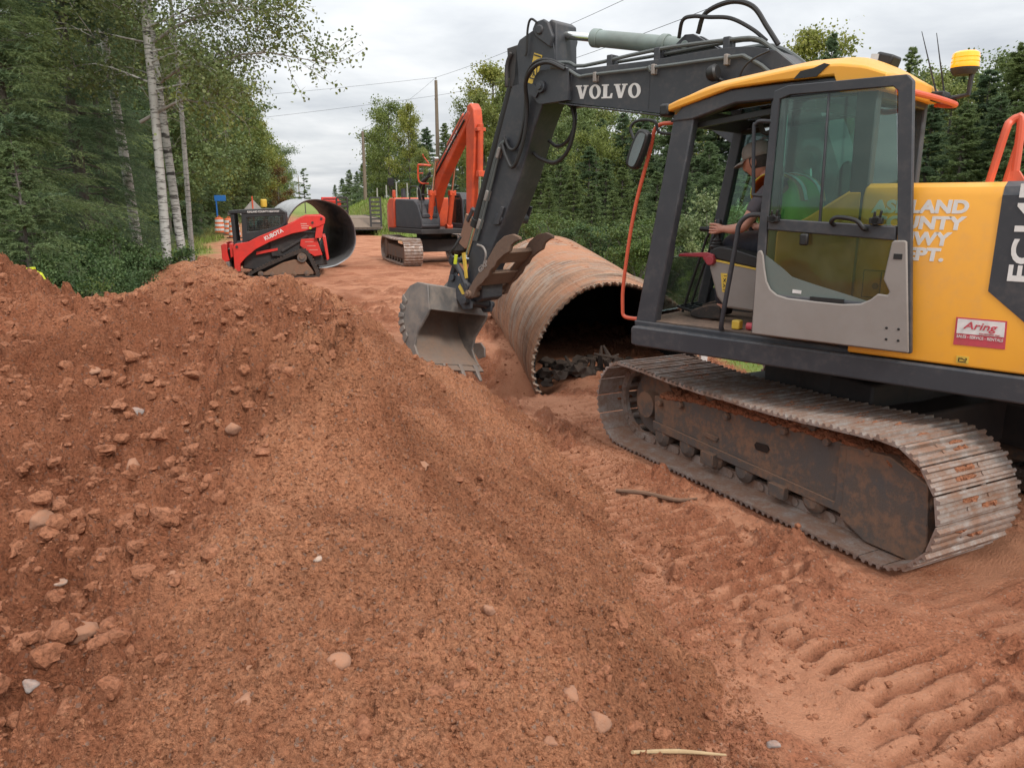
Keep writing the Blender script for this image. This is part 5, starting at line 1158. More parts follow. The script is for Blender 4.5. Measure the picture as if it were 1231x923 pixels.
# ================================================================== CULVERTS
def culvert(name, L_, R_, mo, mi, pitch=.076, amp=.020, jag=.05, teeth=70, label='', na=420, slope_cut=0.0):
    o = empty(name, label=label, cat='culvert')
    nu = int(L_ / pitch * 7); th = np.linspace(0, 2 * np.pi, na, endpoint=False)
    rgc = np.random.RandomState(4)
    tri = lambda q: np.abs((q % 1) - .5) * 2 - .5
    st = jag * tri(th / (2 * np.pi) * teeth + .3 * np.sin(3 * th)) * (.55 + 1.1 * vnoise(th * 4.7, 0 * th, 3)) + .05 * vnoise(th * 2.2, 0 * th + 5, 4) + slope_cut * np.cos(th)
    en = L_ + jag * tri(th / (2 * np.pi) * teeth)
    u = np.linspace(0, 1, nu)[:, None]
    A = st[None, :] + (en - st)[None, :] * u
    dent = (.030 * np.sin(2 * th + .6)[None, :] + .014 * np.sin(5 * th + 2)[None, :]) * (1 - u) ** 2 + .012 * np.sin(3 * th + 1.1)[None, :] * u
    def shell(off, mat, nm, par):
        r = R_ + off + amp * np.sin(2 * np.pi * A / pitch) + dent
        v = np.stack([A, r * np.cos(th)[None, :], r * np.sin(th)[None, :]], -1).reshape(-1, 3)
        ix = np.arange(nu * na).reshape(nu, na); nx_ = np.roll(ix, -1, 1)
        q = np.stack([ix[:-1], nx_[:-1], nx_[1:], ix[1:]], -1).reshape(-1, 4)
        return v, q, link(nm, np_mesh(nm, v, [q], mat, smooth_=True), par)
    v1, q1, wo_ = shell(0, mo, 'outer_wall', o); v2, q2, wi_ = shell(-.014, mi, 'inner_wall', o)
    # rims
    for k, nm in ((0, 'rim'), (nu - 1, 'rim')):
        a = v1[k * na:(k + 1) * na]; b = v2[k * na:(k + 1) * na]; i = np.arange(na); j = (i + 1) % na
        d = (-.004 if k == 0 else .004) * (1 if mo is M_rustp else 2.5)
        a = a + (d, 0, 0); b = b + (d, 0, 0); c1 = a + (np.array([0, 1, 1]) * a * .006); c2 = b - (np.array([0, 1, 1]) * b * .006)
        vv = np.concatenate([c1, c2, c1 + (-d * 5, 0, 0), c2 + (-d * 5, 0, 0)])
        link(nm, np_mesh(nm, vv, [np.concatenate([np.stack([i, j, na + j, na + i], 1), np.stack([i, j, 2 * na + j, 2 * na + i], 1), np.stack([na + i, na + j, 3 * na + j, 3 * na + i], 1)])], M_rim if mo is M_rustp else M_galv, smooth_=True), o)
    return o
m, nt3 = newmat('rusty_culvert')
co = objco(nt3); cs = objco(nt3, (14, 1.0, 1.0)); 
n1 = noise(nt3, co, 1.6, 7, .65, .5); n2 = noise(nt3, cs, 2.2, 7, .68, .2); n3 = noise(nt3, co, 22, 6, .7)
a = mixc(nt3, ramp(nt3, n2, [(.36, 0.0), (.60, 1.0)]).outputs[0], (.39, .225, .140), (.19, .125, .095))
a = mixc(nt3, ramp(nt3, n1, [(.42, 0.0), (.62, .85)]).outputs[0], a, (.46, .255, .155))
a = mixc(nt3, ramp(nt3, noise(nt3, cs, 1.1, 6, .7, .4), [(.48, 0.0), (.62, .85)]).outputs[0], a, (.40, .33, .27))
a = mixc(nt3, ramp(nt3, n3, [(.55, 0.0), (.75, .6)]).outputs[0], a, (.17, .095, .065))
geo = nt3.nodes.new('ShaderNodeNewGeometry'); sp3 = nt3.nodes.new('ShaderNodeSeparateXYZ'); L(nt3, geo.outputs['Normal'], sp3.inputs[0])
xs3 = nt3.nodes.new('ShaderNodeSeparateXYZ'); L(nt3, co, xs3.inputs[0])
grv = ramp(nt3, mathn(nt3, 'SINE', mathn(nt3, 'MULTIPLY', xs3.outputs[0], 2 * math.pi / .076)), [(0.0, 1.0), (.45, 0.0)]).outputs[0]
a = mixc(nt3, mathn(nt3, 'MULTIPLY', grv, ramp(nt3, n2, [(.3, .15), (.6, .8)]).outputs[0]), a, (.10, .060, .043))  # shade between the corrugations put into the colour as dark grooves
soilf = ramp(nt3, mathn(nt3, 'ADD', mathn(nt3, 'MULTIPLY', sp3.outputs[2], .5), n1), [(.82, 0.0), (1.0, .75)]).outputs[0]
a = mixc(nt3, soilf, a, (.42, .195, .11))
bs = nin(nt3, 'ShaderNodeBsdfPrincipled', None, {'Roughness': .85, 'Metallic': .0}); bs.inputs['Specular IOR Level'].default_value = .25; L(nt3, a, bs.inputs['Base Color'])
bb = nin(nt3, 'ShaderNodeBump', None, {'Strength': .6, 'Distance': .02}); L(nt3, n3, bb.inputs['Height']); L(nt3, bb.outputs[0], bs.inputs['Normal'])
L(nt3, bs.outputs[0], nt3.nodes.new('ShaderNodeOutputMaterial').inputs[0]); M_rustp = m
M_rim = surf('culvert_rim', (.42, .35, .28), .7, col2=(.3, .2, .14), dust=.3, dustcol=(.42, .24, .15), scale=8, bump=.2)
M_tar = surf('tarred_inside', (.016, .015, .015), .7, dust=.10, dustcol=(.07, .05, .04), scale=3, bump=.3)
M_galvin = surf('galvanised_inside', (.20, .205, .21), .45, metal=.4, col2=(.13, .13, .135), dust=.08, dustcol=(.3, .22, .17), scale=2.5, bump=.05)
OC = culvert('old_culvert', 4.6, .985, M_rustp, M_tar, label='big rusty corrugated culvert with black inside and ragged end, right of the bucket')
ax = Vector((-.147, .985, .068)).normalized()
OC.location = (1.25, 8.88, .10); OC.rotation_euler = ax.to_track_quat('X', 'Z').to_euler()
t = MB(); prof = []
nb = 96; TH_ = [2 * math.pi * k / nb for k in range(nb)]
t.ringprism([(1.012 * math.cos(q), 1.012 * math.sin(q)) for q in TH_], [(.99 * math.cos(q), .99 * math.sin(q)) for q in TH_], .50, .535, 'x')
t.build('coupling_flange', M_rim, OC)
# soil still lying along the crown of the old culvert, and a dark plug added to shut light out of its far end
nu_, nt_ = 260, 150; uu, tt2 = np.meshgrid(np.linspace(.2, 4.6, nu_), np.radians(np.linspace(38, 150, nt_)), indexing='ij')
hs = .035 * fbm(uu, tt2, 1.6, 4, 5) + .030 * fbm(uu, tt2 * 1.2, 6, 4, 6) + .016 * np.abs(fbm(uu, tt2, 18, 3, 7)) + .030 * smooth(1.2, 3.0, uu) - .052 - .10 * np.abs(tt2 - 1.60) ** 2 * (1.4 - .18 * uu)
hs = np.where((uu > 4.57) | (uu < .25), -.06, hs); rr_ = 1.003 + np.maximum(hs, -.03)
vv = np.stack([uu, rr_ * np.cos(tt2), rr_ * np.sin(tt2)], -1).reshape(-1, 3); ii = np.arange(nu_ * nt_).reshape(nu_, nt_)
qq = np.stack([ii[:-1, :-1], ii[1:, :-1], ii[1:, 1:], ii[:-1, 1:]], -1).reshape(-1, 4); qq = qq[(np.maximum(hs, -.03).ravel() > -.02)[qq].any(1)]
link('soil_on_top', np_mesh('soil_on_top', vv, [qq], soil_clod, smooth_=True), OC)['kind'] = 'stuff'
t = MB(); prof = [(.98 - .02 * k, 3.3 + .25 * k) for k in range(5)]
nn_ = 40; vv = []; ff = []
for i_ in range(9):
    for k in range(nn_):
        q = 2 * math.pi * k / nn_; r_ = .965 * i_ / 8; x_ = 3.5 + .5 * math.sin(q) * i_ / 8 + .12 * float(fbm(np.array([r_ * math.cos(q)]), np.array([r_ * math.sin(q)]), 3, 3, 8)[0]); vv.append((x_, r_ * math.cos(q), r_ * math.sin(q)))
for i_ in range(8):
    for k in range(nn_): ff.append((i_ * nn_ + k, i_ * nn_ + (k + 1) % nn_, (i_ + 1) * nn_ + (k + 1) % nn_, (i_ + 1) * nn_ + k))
t.add(vv, ff); t.build('added_dark_plug', M_tar, OC, normals=False)
NC = culvert('new_culvert', 6.1, .985, M_galv, M_galvin, pitch=.12, amp=.014, jag=.0, label='new shiny galvanised culvert standing open behind the red track loader', na=160)
ax = Vector((-.37, .929, 0.0)).normalized(); NC.location = (-5.55, 22.9, .985 + zg(-5.5, 23)); NC.rotation_euler = ax.to_track_quat('X', 'Z').to_euler()
# dark sodden debris in the mouth of the old culvert
t = MB(); rg4 = random.Random(3)
for k in range(60):
    x = 1.0 + rg4.gauss(0, .3); y = 9.0 + rg4.uniform(-.2, .7); s0 = rg4.uniform(.02, .085)
    t.ball((x, y, -.10 + rg4.uniform(0, .15)), s0, 2, .45, (1.2, 1, .9), k)
for k in range(6):
    x = 1.02 + rg4.gauss(0, .22); y = 9.0 + rg4.uniform(-.1, .4); t.tube([(x, y, -.1), (x + rg4.uniform(-.1, .1), y + .02, .03 + rg4.uniform(0, .18)), (x + rg4.uniform(-.2, .2), y + .05, .10 + rg4.uniform(0, .25))], [.045, .035, .012], 6)
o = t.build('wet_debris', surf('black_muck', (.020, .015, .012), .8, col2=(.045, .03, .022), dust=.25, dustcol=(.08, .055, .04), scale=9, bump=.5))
tag(o, 'dark clump of wet debris lying in the mouth of the rusty culvert', 'debris', kind='stuff')
# ================================================================== RED TRACK LOADER (side view: x to the right, y away, z up)
K = .00358
def Z2(pts): return [((a - 500) * K, (640 - b) * K) for a, b in pts]
TL = empty('track_loader', (-6.25, 20.5, zg(-6.2, 20.5) - .02), R(14), 'red compact track loader with black cab parked in front of the new galvanised culvert', 'loader')
t = MB(); t.prism(Z2([(270, 560), (300, 420), (560, 330), (800, 345), (850, 470), (885, 545), (700, 560), (500, 600)]), .30, 1.55); t.prism(Z2([(470, 330), (640, 290), (830, 300), (840, 480), (480, 480)]), .22, 1.62)
t.build('chassis', M_darker, TL, bevel=.03)
for y0 in (0.0, 1.48):
    out = chaikin(Z2([(292, 600), (690, 420), (745, 424), (822, 600), (818, 638), (780, 641), (310, 641)]), 2, True)
    inn = chaikin(Z2([(330, 596), (695, 446), (730, 448), (795, 600), (795, 616), (780, 619), (340, 619)]), 2, True)
    t = MB(); t.ringprism(out, inn, y0, y0 + .42)
    n_o = len(out); per = [Vector(p) for p in out]
    acc = 0
    for i in range(n_o):
        a, b = per[i], per[(i + 1) % n_o]; ln = (b - a).length; 
        k = acc
        while k < ln:
            p = a.lerp(b, k / ln); d = (b - a).normalized(); nn = Vector((d.y, -d.x)); nn = nn if (p + nn * .02 - Vector((.1, .3))).length > (p - Vector((.1, .3))).length else -nn
            q = [p - d * .02, p + d * .02, p + d * .015 + nn * .022, p - d * .015 + nn * .022]; t.prism([tuple(z) for z in q], y0 + .01, y0 + .41); k += .085
        acc = k - ln
    tk = t.build('rubber_track', M_rubber, TL)
    t = MB(); t.prism(Z2([(400, 600), (560, 520), (640, 500), (720, 510), (780, 590), (775, 612), (390, 612)]), y0 + .06, y0 + .36); t.build('track_frame', soil_clod if False else surf('muddy_frame', (.20, .13, .09), .9, dust=.6, dustcol=(.36, .18, .11), scale=6, bump=.4), tk, bevel=.02)
    for (cx, cz, r) in ((700, 485, .125), (400, 597, .07), (480, 603, .055), (560, 603, .055), (640, 603, .055), (730, 600, .075)):
        q = Z2([(cx, cz)])[0]; t = MB(); t.cyl((q[0], y0 - .0, q[1]), (q[0], y0 + .40, q[1]), r, n=20); t.cyl((q[0], y0 - .02, q[1]), (q[0], y0, q[1]), r * .5, n=14); t.build('wheel', M_trackfr, tk, bevel=.008)
ARMP = Z2([(222, 400), (240, 378), (330, 366), (400, 330), (640, 236), (700, 200), (740, 184), (850, 180), (884, 200), (878, 240), (830, 262), (800, 268), (735, 292), (640, 310), (480, 368), (380, 418), (305, 478), (264, 522), (262, 576), (222, 576)])
for y0 in (.02, 1.72):
    t = MB(); t.prism(ARMP, y0, y0 + .14); ar = t.build('loader_arm', M_red, TL, bevel=.012)
    t = MB(); t.prism(Z2([(820, 245), (872, 240), (850, 345), (800, 345)]), y0 + .03, y0 + .11); t.build('arm_link', M_red, ar, bevel=.01)
    t = MB(); q = Z2([(560, 440), (750, 330)]); t.cyl((q[0][0], y0 + .2 - (.12 if y0 > 1 else 0), q[0][1]), (q[1][0], y0 + .2 - (.12 if y0 > 1 else 0), q[1][1]), .05, n=16); t.build('lift_cylinder', M_darker, ar)
    if y0 < 1:
        t = MB(); p0 = Z2([(452, 358)])[0]; text_flat(t, 'KUBOTA', (p0[0], y0 - .001, p0[1]), Vector((.905, 0, .425)), Vector((-.425, 0, .905)).normalized(), (0, -1, 0), .52, .105, .03, 0, .004); t.build('lettering', M_white, ar, flat=True)
        t = MB(); p0 = Z2([(705, 238)])[0]
        for k, wd in enumerate((.16, .20, .17)): t.box(p0[0] + .01 * k, p0[0] + wd, y0 - .004, y0 + .002, p0[1] - .055 * k - .02, p0[1] - .055 * k + .005)
        t.build('data_lines', surf('pale_red', (.72, .35, .30), .5, dust=.05), ar)
        t = MB(); q = Z2([(772, 270)])[0]; t.cyl((q[0], y0 - .004, q[1]), (q[0], y0 + .002, q[1]), .035, n=16); t.build('reflector', M_stick_yel, ar)
        for c in ((855, 205), (790, 232), (250, 400)):
            q = Z2([c])[0]; t = MB(); t.cyl((q[0], y0 - .02, q[1]), (q[0], y0, q[1]), .032, n=14); t.build('pin', M_darker, ar)
t = MB(); t.box(-.98, -.86, .1, 1.75, .32, .5); t.box(-.92, -.80, .1, 1.75, .80, .92); t.build('cross_tube', M_red, TL, bevel=.01)
# cab
t = MB()
SIDE = Z2([(282, 385), (290, 160), (312, 140), (560, 132), (600, 160), (604, 235), (560, 275), (400, 335), (330, 362)]); WIN = Z2([(318, 300), (322, 200), (326, 195), (452, 188), (575, 182), (580, 190), (580, 236), (548, 258), (400, 292)])
for y0 in (.38, 1.42): t.ringprism(SIDE, WIN, y0, y0 + .06)
t.prism(Z2([(200, 152), (205, 146), (312, 138), (560, 130), (602, 158), (596, 166), (300, 166), (205, 166)]), .36, 1.50)
for y0 in (.40, 1.40):
    t.prism(Z2([(212, 160), (238, 160), (244, 380), (218, 380)]), y0, y0 + .06)
t.box(Z2([(215, 0)])[0][0], Z2([(285, 0)])[0][0], .4, 1.46, .88, .95); t.box(Z2([(560, 0)])[0][0], Z2([(604, 0)])[0][0], .44, 1.42, 1.35, 1.72)
cb = t.build('cab', surf('loader_cab_black', (.030, .033, .036), .45, dust=.12, dustcol=(.15, .12, .1), scale=4, bump=.03), TL, bevel=.012)
LG = glassmat('loader_glass', (.55, .66, .64), .9, .16, (.35, .40, .40))
for y0 in (.405, 1.445):
    t = MB(); t.prism(WIN, y0, y0 + .006); t.build('side_glass', LG, cb)
t = MB()
for y0 in (.39,):
    for k in range(11): x = Z2([(328 + k * 24, 0)])[0][0]; t.box(x - .003, x + .003, y0 - .004, y0 + .004, 1.28 + .013 * max(0, k - 6), 1.60)
    for k in range(6): z = 1.28 + k * .058; x1 = Z2([(578, 0)])[0][0]; x0 = Z2([(322 + max(0, 3 - k) * 0, 0)])[0][0]; t.box(x0, x1 - max(0, 4 - k) * .06, y0 - .0045, y0 + .0045, z - .003, z + .003)
t.build('window_grille', M_black, cb)
t = MB(); p0 = Z2([(330, 162)])[0]; text_flat(t, 'ASHLAND COUNTY HIGHWAY', (p0[0], .358, p0[1]), (1, 0, .02), (0, 0, 1), (0, -1, 0), .82, .050, .03, 0, .003); t.build('lettering', M_whitesig, cb, flat=True)
t = MB(); t.box(-.62, -.45, .5, 1.3, .95, 1.35); t.box(-.40, -.1, .6, 1.25, 1.0, 1.5); t.build('seat', M_black, cb, bevel=.05)
for y0 in (.62, .95, 1.2):
    t = MB(); t.box(-1.02, -.99, y0, y0 + .02, .96, 1.66); t.build('front_bar', M_black, cb)
t = MB(); t.box(-1.09, -1.03, .42, .52, 1.66, 1.72); t.build('work_lamp', M_lens, cb)
# rear panels, hood
t = MB(); t.prism(Z2([(700, 352), (812, 345), (850, 470), (790, 480), (735, 440), (690, 400)]), .155, .22); rp_ = t.build('side_panel', M_red, TL, bevel=.012)
t = MB()
for k in range(3):
    p0 = Z2([(728 + k * 14, 372 + k * 30)])[0]; t.box(p0[0], p0[0] + .22, .150, .156, p0[1] - .012, p0[1] + .012)
t.build('panel_lines', surf('pale_red_line', (.66, .22, .18), .5, dust=.05), rp_)
t = MB(); t.prism(Z2([(380, 440), (530, 415), (530, 432), (375, 462)]), .20, .25); t.build('trim_bar', M_red, TL)
t = MB(); t.prism(Z2([(855, 335), (880, 332), (897, 500), (878, 512)]), .12, 1.74); t.build('rear_door', M_red, TL, bevel=.015)
t = MB(); t.prism(Z2([(640, 300), (700, 230), (850, 215), (858, 340), (690, 345)]), .45, 1.4); t.build('engine_hood', M_darker, TL, bevel=.04)
t = MB(); t.prism(Z2([(138, 388), (160, 378), (180, 382), (178, 440), (190, 500), (160, 512), (138, 500)]), .15, .34); t.prism(Z2([(138, 388), (160, 378), (180, 382), (178, 440), (190, 500), (160, 512), (138, 500)]), 1.45, 1.62); t.prism(Z2([(196, 378), (222, 380), (222, 470), (200, 480)]), .1, 1.7); t.build('hitch', M_red, TL, bevel=.012)
t = MB(); t.prism(Z2([(170, 420), (200, 420), (200, 560), (170, 560)]), .3, 1.5); t.build('hitch_plate', M_darker, TL)
t = MB(); t.prism(Z2([(-60, 548), (20, 530), (130, 512), (190, 505), (195, 540), (190, 600), (170, 606), (175, 545), (130, 530), (20, 545)]), -.05, 1.9); t.build('loader_bucket', M_bucket, TL, bevel=.01)

# ================================================================== ORANGE EXCAVATOR
OX = empty('excavator', (-2.55, 25.8, zg(-2.5, 25.5)), R(-58), 'orange excavator with raised arm and muddy bucket parked on the road beyond the rusty culvert', 'excavator'); OX.scale = (.95, .95, .97)
def belt2(lc):
    pts = []
    for k in range(19): a = R(270 - 180 * k / 18); pts.append((-1.55 + .40 * math.cos(a), .43 + .40 * math.sin(a)))
    for k in range(1, 8): u_ = k / 8; pts.append((-1.55 + 3.2 * u_, .83 - .03 * math.sin(math.pi * u_)))
    for k in range(19): a = R(90 - 180 * k / 18); pts.append((1.65 + .40 * math.cos(a), .43 + .40 * math.sin(a)))
    for k in range(1, 8): u_ = k / 8; pts.append((1.65 - 3.2 * u_, .03))
    t = XB(); n = len(pts); inn = []
    for i in range(n):
        p = Vector(pts[i]); d = (Vector(pts[(i + 1) % n]) - Vector(pts[i - 1])).normalized(); inn.append(tuple(p + Vector((d.y, -d.x)) * .03))
    t.ringprism(pts, inn, lc - .3, lc + .3)
    P = np.array(pts + [pts[0]]); D = np.concatenate([[0], np.cumsum(np.hypot(*np.diff(P, axis=0).T))]); nb_ = 96
    for i in range(nb_):
        def at_(d): d = d % D[-1]; return Vector((np.interp(d, D, P[:, 0]), np.interp(d, D, P[:, 1])))
        d = D[-1] * i / nb_; p = at_(d); tg = (at_(d + .03) - at_(d - .03)).normalized(); nn = Vector((-tg.y, tg.x))
        t.prism([tuple(p - tg * .022), tuple(p + tg * .022), tuple(p + tg * .014 + nn * .032), tuple(p - tg * .014 + nn * .032)], lc - .30, lc + .30)
    tk = t.build('track', M_steel, OX)
    t = XB(); t.prism([(-1.5, .2), (1.6, .2), (1.6, .55), (-1.5, .6)], lc - .18, lc + .18); t.build('track_frame', M_trackfr, tk, bevel=.02)
    for x in (-1.55, 1.65):
        t = XB(); t.cyl((x, lc - .2, .43), (x, lc + .2, .43), .34, n=28); t.build('idler', M_trackfr, tk, bevel=.01)
    for x in np.linspace(-1.1, 1.2, 6):
        t = XB(); t.cyl((x, lc - .17, .14), (x, lc + .17, .14), .09, n=14); t.build('track_roller', M_trackfr, tk)
belt2(-1.2); belt2(1.2)
t = XB(); t.box(-.8, .8, -.95, .95, .38, .8); t.cyl((0, 0, .7), (0, 0, 1.0), .6, n=30); t.build('undercarriage', M_darker, OX, bevel=.03)
t = XB(); t.box(-1.3, 1.35, -1.38, 1.12, .98, 1.14); t.build('platform', M_darker, OX, bevel=.02)
t = XB(); t.prism([(-1.25, 1.12), (-1.3, 2.0), (-1.15, 2.10), (-.75, 2.12), (-.75, 1.12)], -1.38, 1.14); oc = t.build('engine_cover', M_orange, OX, bevel=.05, seg=3)
t = XB(); t.prism([(-1.27, .98), (-1.45, 1.05), (-1.5, 1.4), (-1.48, 1.95), (-1.27, 2.0)], -1.3, 1.1); t.build('counterweight', surf('counterweight_faded_red', (.52, .10, .06), .5, col2=(.60, .20, .14), dust=.2, dustcol=(.5, .33, .25), scale=2.5, bump=.02), OX, bevel=.06, seg=3)
t = XB(); t.prism([(-.73, 1.14), (-.73, 2.08), (.75, 2.06), (1.05, 1.9), (1.3, 1.45), (1.3, 1.14)], .40, 1.10); bx = t.build('tool_box', M_dark, OX, bevel=.04)
t = XB(); t.box(.9, 1.32, .50, 1.05, 1.5, 1.62); t.box(1.1, 1.35, .45, 1.08, 1.2, 1.28); t.build('step', M_dark, bx, bevel=.02)
t = XB()
for l in (.52, 1.04): t.tube([(1.28, l, 1.2), (1.2, l, 2.25), (.9, l, 2.45), (.4, l, 2.42), (.35, l, 2.0)], .02, 8, 3)
t.tube([(1.2, .52, 2.2), (1.2, 1.04, 2.2)], .02, 8); t.build('hand_rail', M_hose, bx)
t = XB(); t.cyl((-.9, .7, 2.08), (-.9, .7, 2.42), .08, n=14); t.build('exhaust', M_dark, OX)
for (s0, l0_) in ((-.6, 1.2),):
    t = XB(); t.tube([(s0, l0_, 2.1), (s0, l0_, 2.6), (s0 + .1, l0_ + .1, 2.66)], .02, 8); t.box(s0 + .02, s0 + .1, l0_ + .02, l0_ + .22, 2.5, 2.75); t.build('side_mirror', M_black, OX, bevel=.02)
    t = XB(); t.box(s0 - .05, s0 + .05, l0_ - .06, l0_ + .04, 2.12, 2.36); t.build('red_lamp', M_orange, OX, bevel=.02)
# cab (low behind arm)
t = XB(); CS = [(.35, 1.14), (.30, 2.15), (.42, 2.28), (1.15, 2.26), (1.32, 2.05), (1.38, 1.14)]; CI = [(.45, 1.3), (.42, 2.08), (.48, 2.16), (1.10, 2.15), (1.22, 2.0), (1.27, 1.3)]
t.ringprism(CS, CI, -1.36, -1.30); t.ringprism(CS, CI, -.46, -.40); t.prism([(.30, 2.15), (.42, 2.285), (1.15, 2.265), (1.32, 2.05), (1.27, 2.05), (1.12, 2.20), (.45, 2.22), (.35, 2.12)], -1.355, -.405); t.box(.32, .38, -1.35, -.41, 1.14, 2.15); t.prism([(1.36, 1.14), (1.355, 1.35), (1.30, 1.35), (1.30, 1.14)], -1.35, -.41)
oc2 = t.build('cab', M_dark, OX, bevel=.02); t = XB(); t.prism(CI, -1.335, -1.33); t.prism(CI, -.43, -.425); t.prism([(1.345, 1.35), (1.29, 2.05), (1.28, 2.05), (1.335, 1.35)], -1.30, -.46); t.build('cab_glass', glassmat('dark_glass', (.25, .31, .31), .5, .1), oc2)
t = XB(); t.box(.5, .9, -1.1, -.65, 1.14, 1.6); t.box(.42, .56, -1.1, -.65, 1.5, 2.05); t.build('seat', M_black, oc2, bevel=.05)
# boom, arm and bucket
OB = [(.45, 1.40), (.70, 1.32), (.95, 1.75), (1.35, 2.45), (1.95, 3.15), (2.75, 3.80), (3.55, 4.28), (3.62, 4.45), (3.50, 4.56), (3.3, 4.50), (2.55, 4.22), (1.75, 3.75), (1.15, 3.05), (.75, 2.25), (.5, 1.7)]
OBc = [(.58, 1.36), (.72, 1.34), (1.02, 1.75), (1.38, 2.32), (1.78, 2.76), (3.54, 4.28), (3.60, 4.44), (3.50, 4.55), (3.3, 4.47), (1.40, 3.10), (1.22, 2.92), (.93, 2.50), (.62, 1.7)]
t = XB(); t.prism(OBc, -.16, .16); ob = t.build('boom', M_orange, OX, bevel=.03)
t = XB(); text_flat(t, 'HITACHI', (2.12, .1605, 3.36), Vector((.80, 0, .60)), Vector((-.6, 0, .8)), (0, 1, 0), .95, .16, .03); t.build('lettering', M_white, ob, flat=True)
t = XB(); t.tube([(.86, .17, 2.1), (1.2, .18, 2.70), (1.6, .18, 3.03), (2.6, .18, 3.78), (3.3, .18, 4.30)], .03, 8, 4); t.tube([(.86, .12, 2.25), (1.16, .12, 2.86), (1.5, .12, 3.2), (2.6, .12, 4.0), (3.3, .12, 4.5)], .028, 8, 4); t.build('hydraulic_pipe', M_hose, ob)
for l in (.36, -.36):
    t = XB(); t.cyl((1.15, l, 1.20), (1.45, l, 2.30), .085, n=20); t.cyl((1.15, l - .1, 1.20), (1.15, l + .1, 1.20), .1, n=16); t.box(1.33, 1.50, l - .11, l + .11, 2.18, 2.34); cy = t.build('boom_cylinder', M_orange, OX, bevel=.01)
    t = XB(); t.cyl((1.45, l, 2.30), (1.72, l, 3.25), .045, n=16); t.cyl((1.72, l - .07, 3.25), (1.72, l + .07, 3.25), .08, n=16); t.build('rod', M_chrome, cy)
t = XB(); t.cyl((1.95, 0, 3.66), (3.0, 0, 4.46), .085, n=20); ac = t.build('arm_cylinder', M_orange, OX, bevel=.01); t = XB(); t.cyl((3.0, 0, 4.46), (3.5, 0, 4.72), .05, n=16); t.build('rod', M_chrome, ac)
t = XB(); t.tube([(1.35, .42, 3.15), (1.25, .55, 3.35), (1.3, .60, 3.42)], .02, 8)
t.tube([(1.05, .30, 2.55), (1.02, .62, 2.6), (1.05, .66, 3.05), (1.10, .62, 3.12), (1.15, .25, 3.10)], .03, 8, 3); t.tube([(1.10, .60, 3.10), (1.32, .58, 3.10), (1.34, .40, 3.08)], .025, 8, 3); t.tube([(1.05, .62, 2.86), (1.25, .60, 2.86)], .022, 8); t.build('boom_guard', M_orange, ob)
t = XB(); t.tube([(.75, .35, 2.0), (.85, .42, 2.35), (1.05, .40, 2.65), (1.2, .3, 2.9)], .045, 8, 4); t.tube([(.75, .45, 1.9), (.82, .55, 2.3), (1.0, .5, 2.6), (1.2, .3, 2.8)], .045, 8, 4); t.build('hose', M_hose, ob)
OA = [(3.35, 4.40), (3.42, 4.95), (3.62, 5.02), (3.80, 4.85), (3.88, 4.3), (3.78, 3.2), (3.62, 2.0), (3.52, 1.62), (3.36, 1.62), (3.30, 2.0), (3.32, 3.2)]
t = XB(); t.prism([(a - .02, b - .28) for a, b in OA], -.15, .15); oa = t.build('arm', M_orange, OX, bevel=.03)
t = XB(); t.cyl((3.95, 0, 4.15), (3.90, 0, 2.75), .085, n=20); t.box(3.86, 4.03, -.12, .12, 2.70, 2.86); t.box(3.85, 4.02, -.14, .14, 3.95, 4.05); bc = t.build('bucket_cylinder', M_orange, OX, bevel=.01); t = XB(); t.cyl((3.90, 0, 2.72), (3.84, 0, 1.75), .05, n=16); t.build('rod', M_chrome, bc)
t = XB(); t.prism([(3.84, 1.85), (3.92, 1.75), (3.55, 1.40), (3.46, 1.48)], -.26, -.20); t.prism([(3.84, 1.85), (3.92, 1.75), (3.55, 1.40), (3.46, 1.48)], .20, .26); t.cyl((3.83, -.28, 1.76), (3.83, .28, 1.76), .06, n=14); t.build('linkage', M_dark, OX, bevel=.01)
bsd = [(3.38, 1.66), (3.62, 1.56), (3.78, 1.30), (3.76, 1.0), (3.56, .72), (3.28, .62), (2.98, .74), (2.86, .95), (3.02, 1.0), (3.22, 1.35)]
t = XB(); n_ = len(bsd); sh = bsd[:7]; inn = [tuple(Vector(p).lerp(Vector((3.3, 1.15)), .05)) for p in sh]
t.prism(sh + inn[::-1], -.62, .20); t.prism(bsd, -.64, -.60); t.prism(bsd, .18, .22); bk2 = t.build('bucket', surf('bucket_tan', (.27, .175, .12), .8, metal=.1, col2=(.19, .14, .11), dust=.5, dustcol=(.40, .24, .16), scale=4, bump=.2), OX, bevel=.012)
for ch in CHILD[OX.name]:
    kn = ch.name.split('.')[0]
    if kn in ('boom', 'arm', 'boom_cylinder', 'arm_cylinder', 'bucket_cylinder', 'linkage', 'bucket'): ch.location = (0, -.38, 0)
    if kn in ('track', 'undercarriage'): ch.rotation_euler = (0, 0, R(-12))
for k in range(5):
    l = -.57 + k * .18; t = XB(); t.prism([(2.98, .74), (2.86, .95), (2.72, .98), (2.9, .74)], l - .04, l + .04); t.build('tooth', M_steelw, bk2)

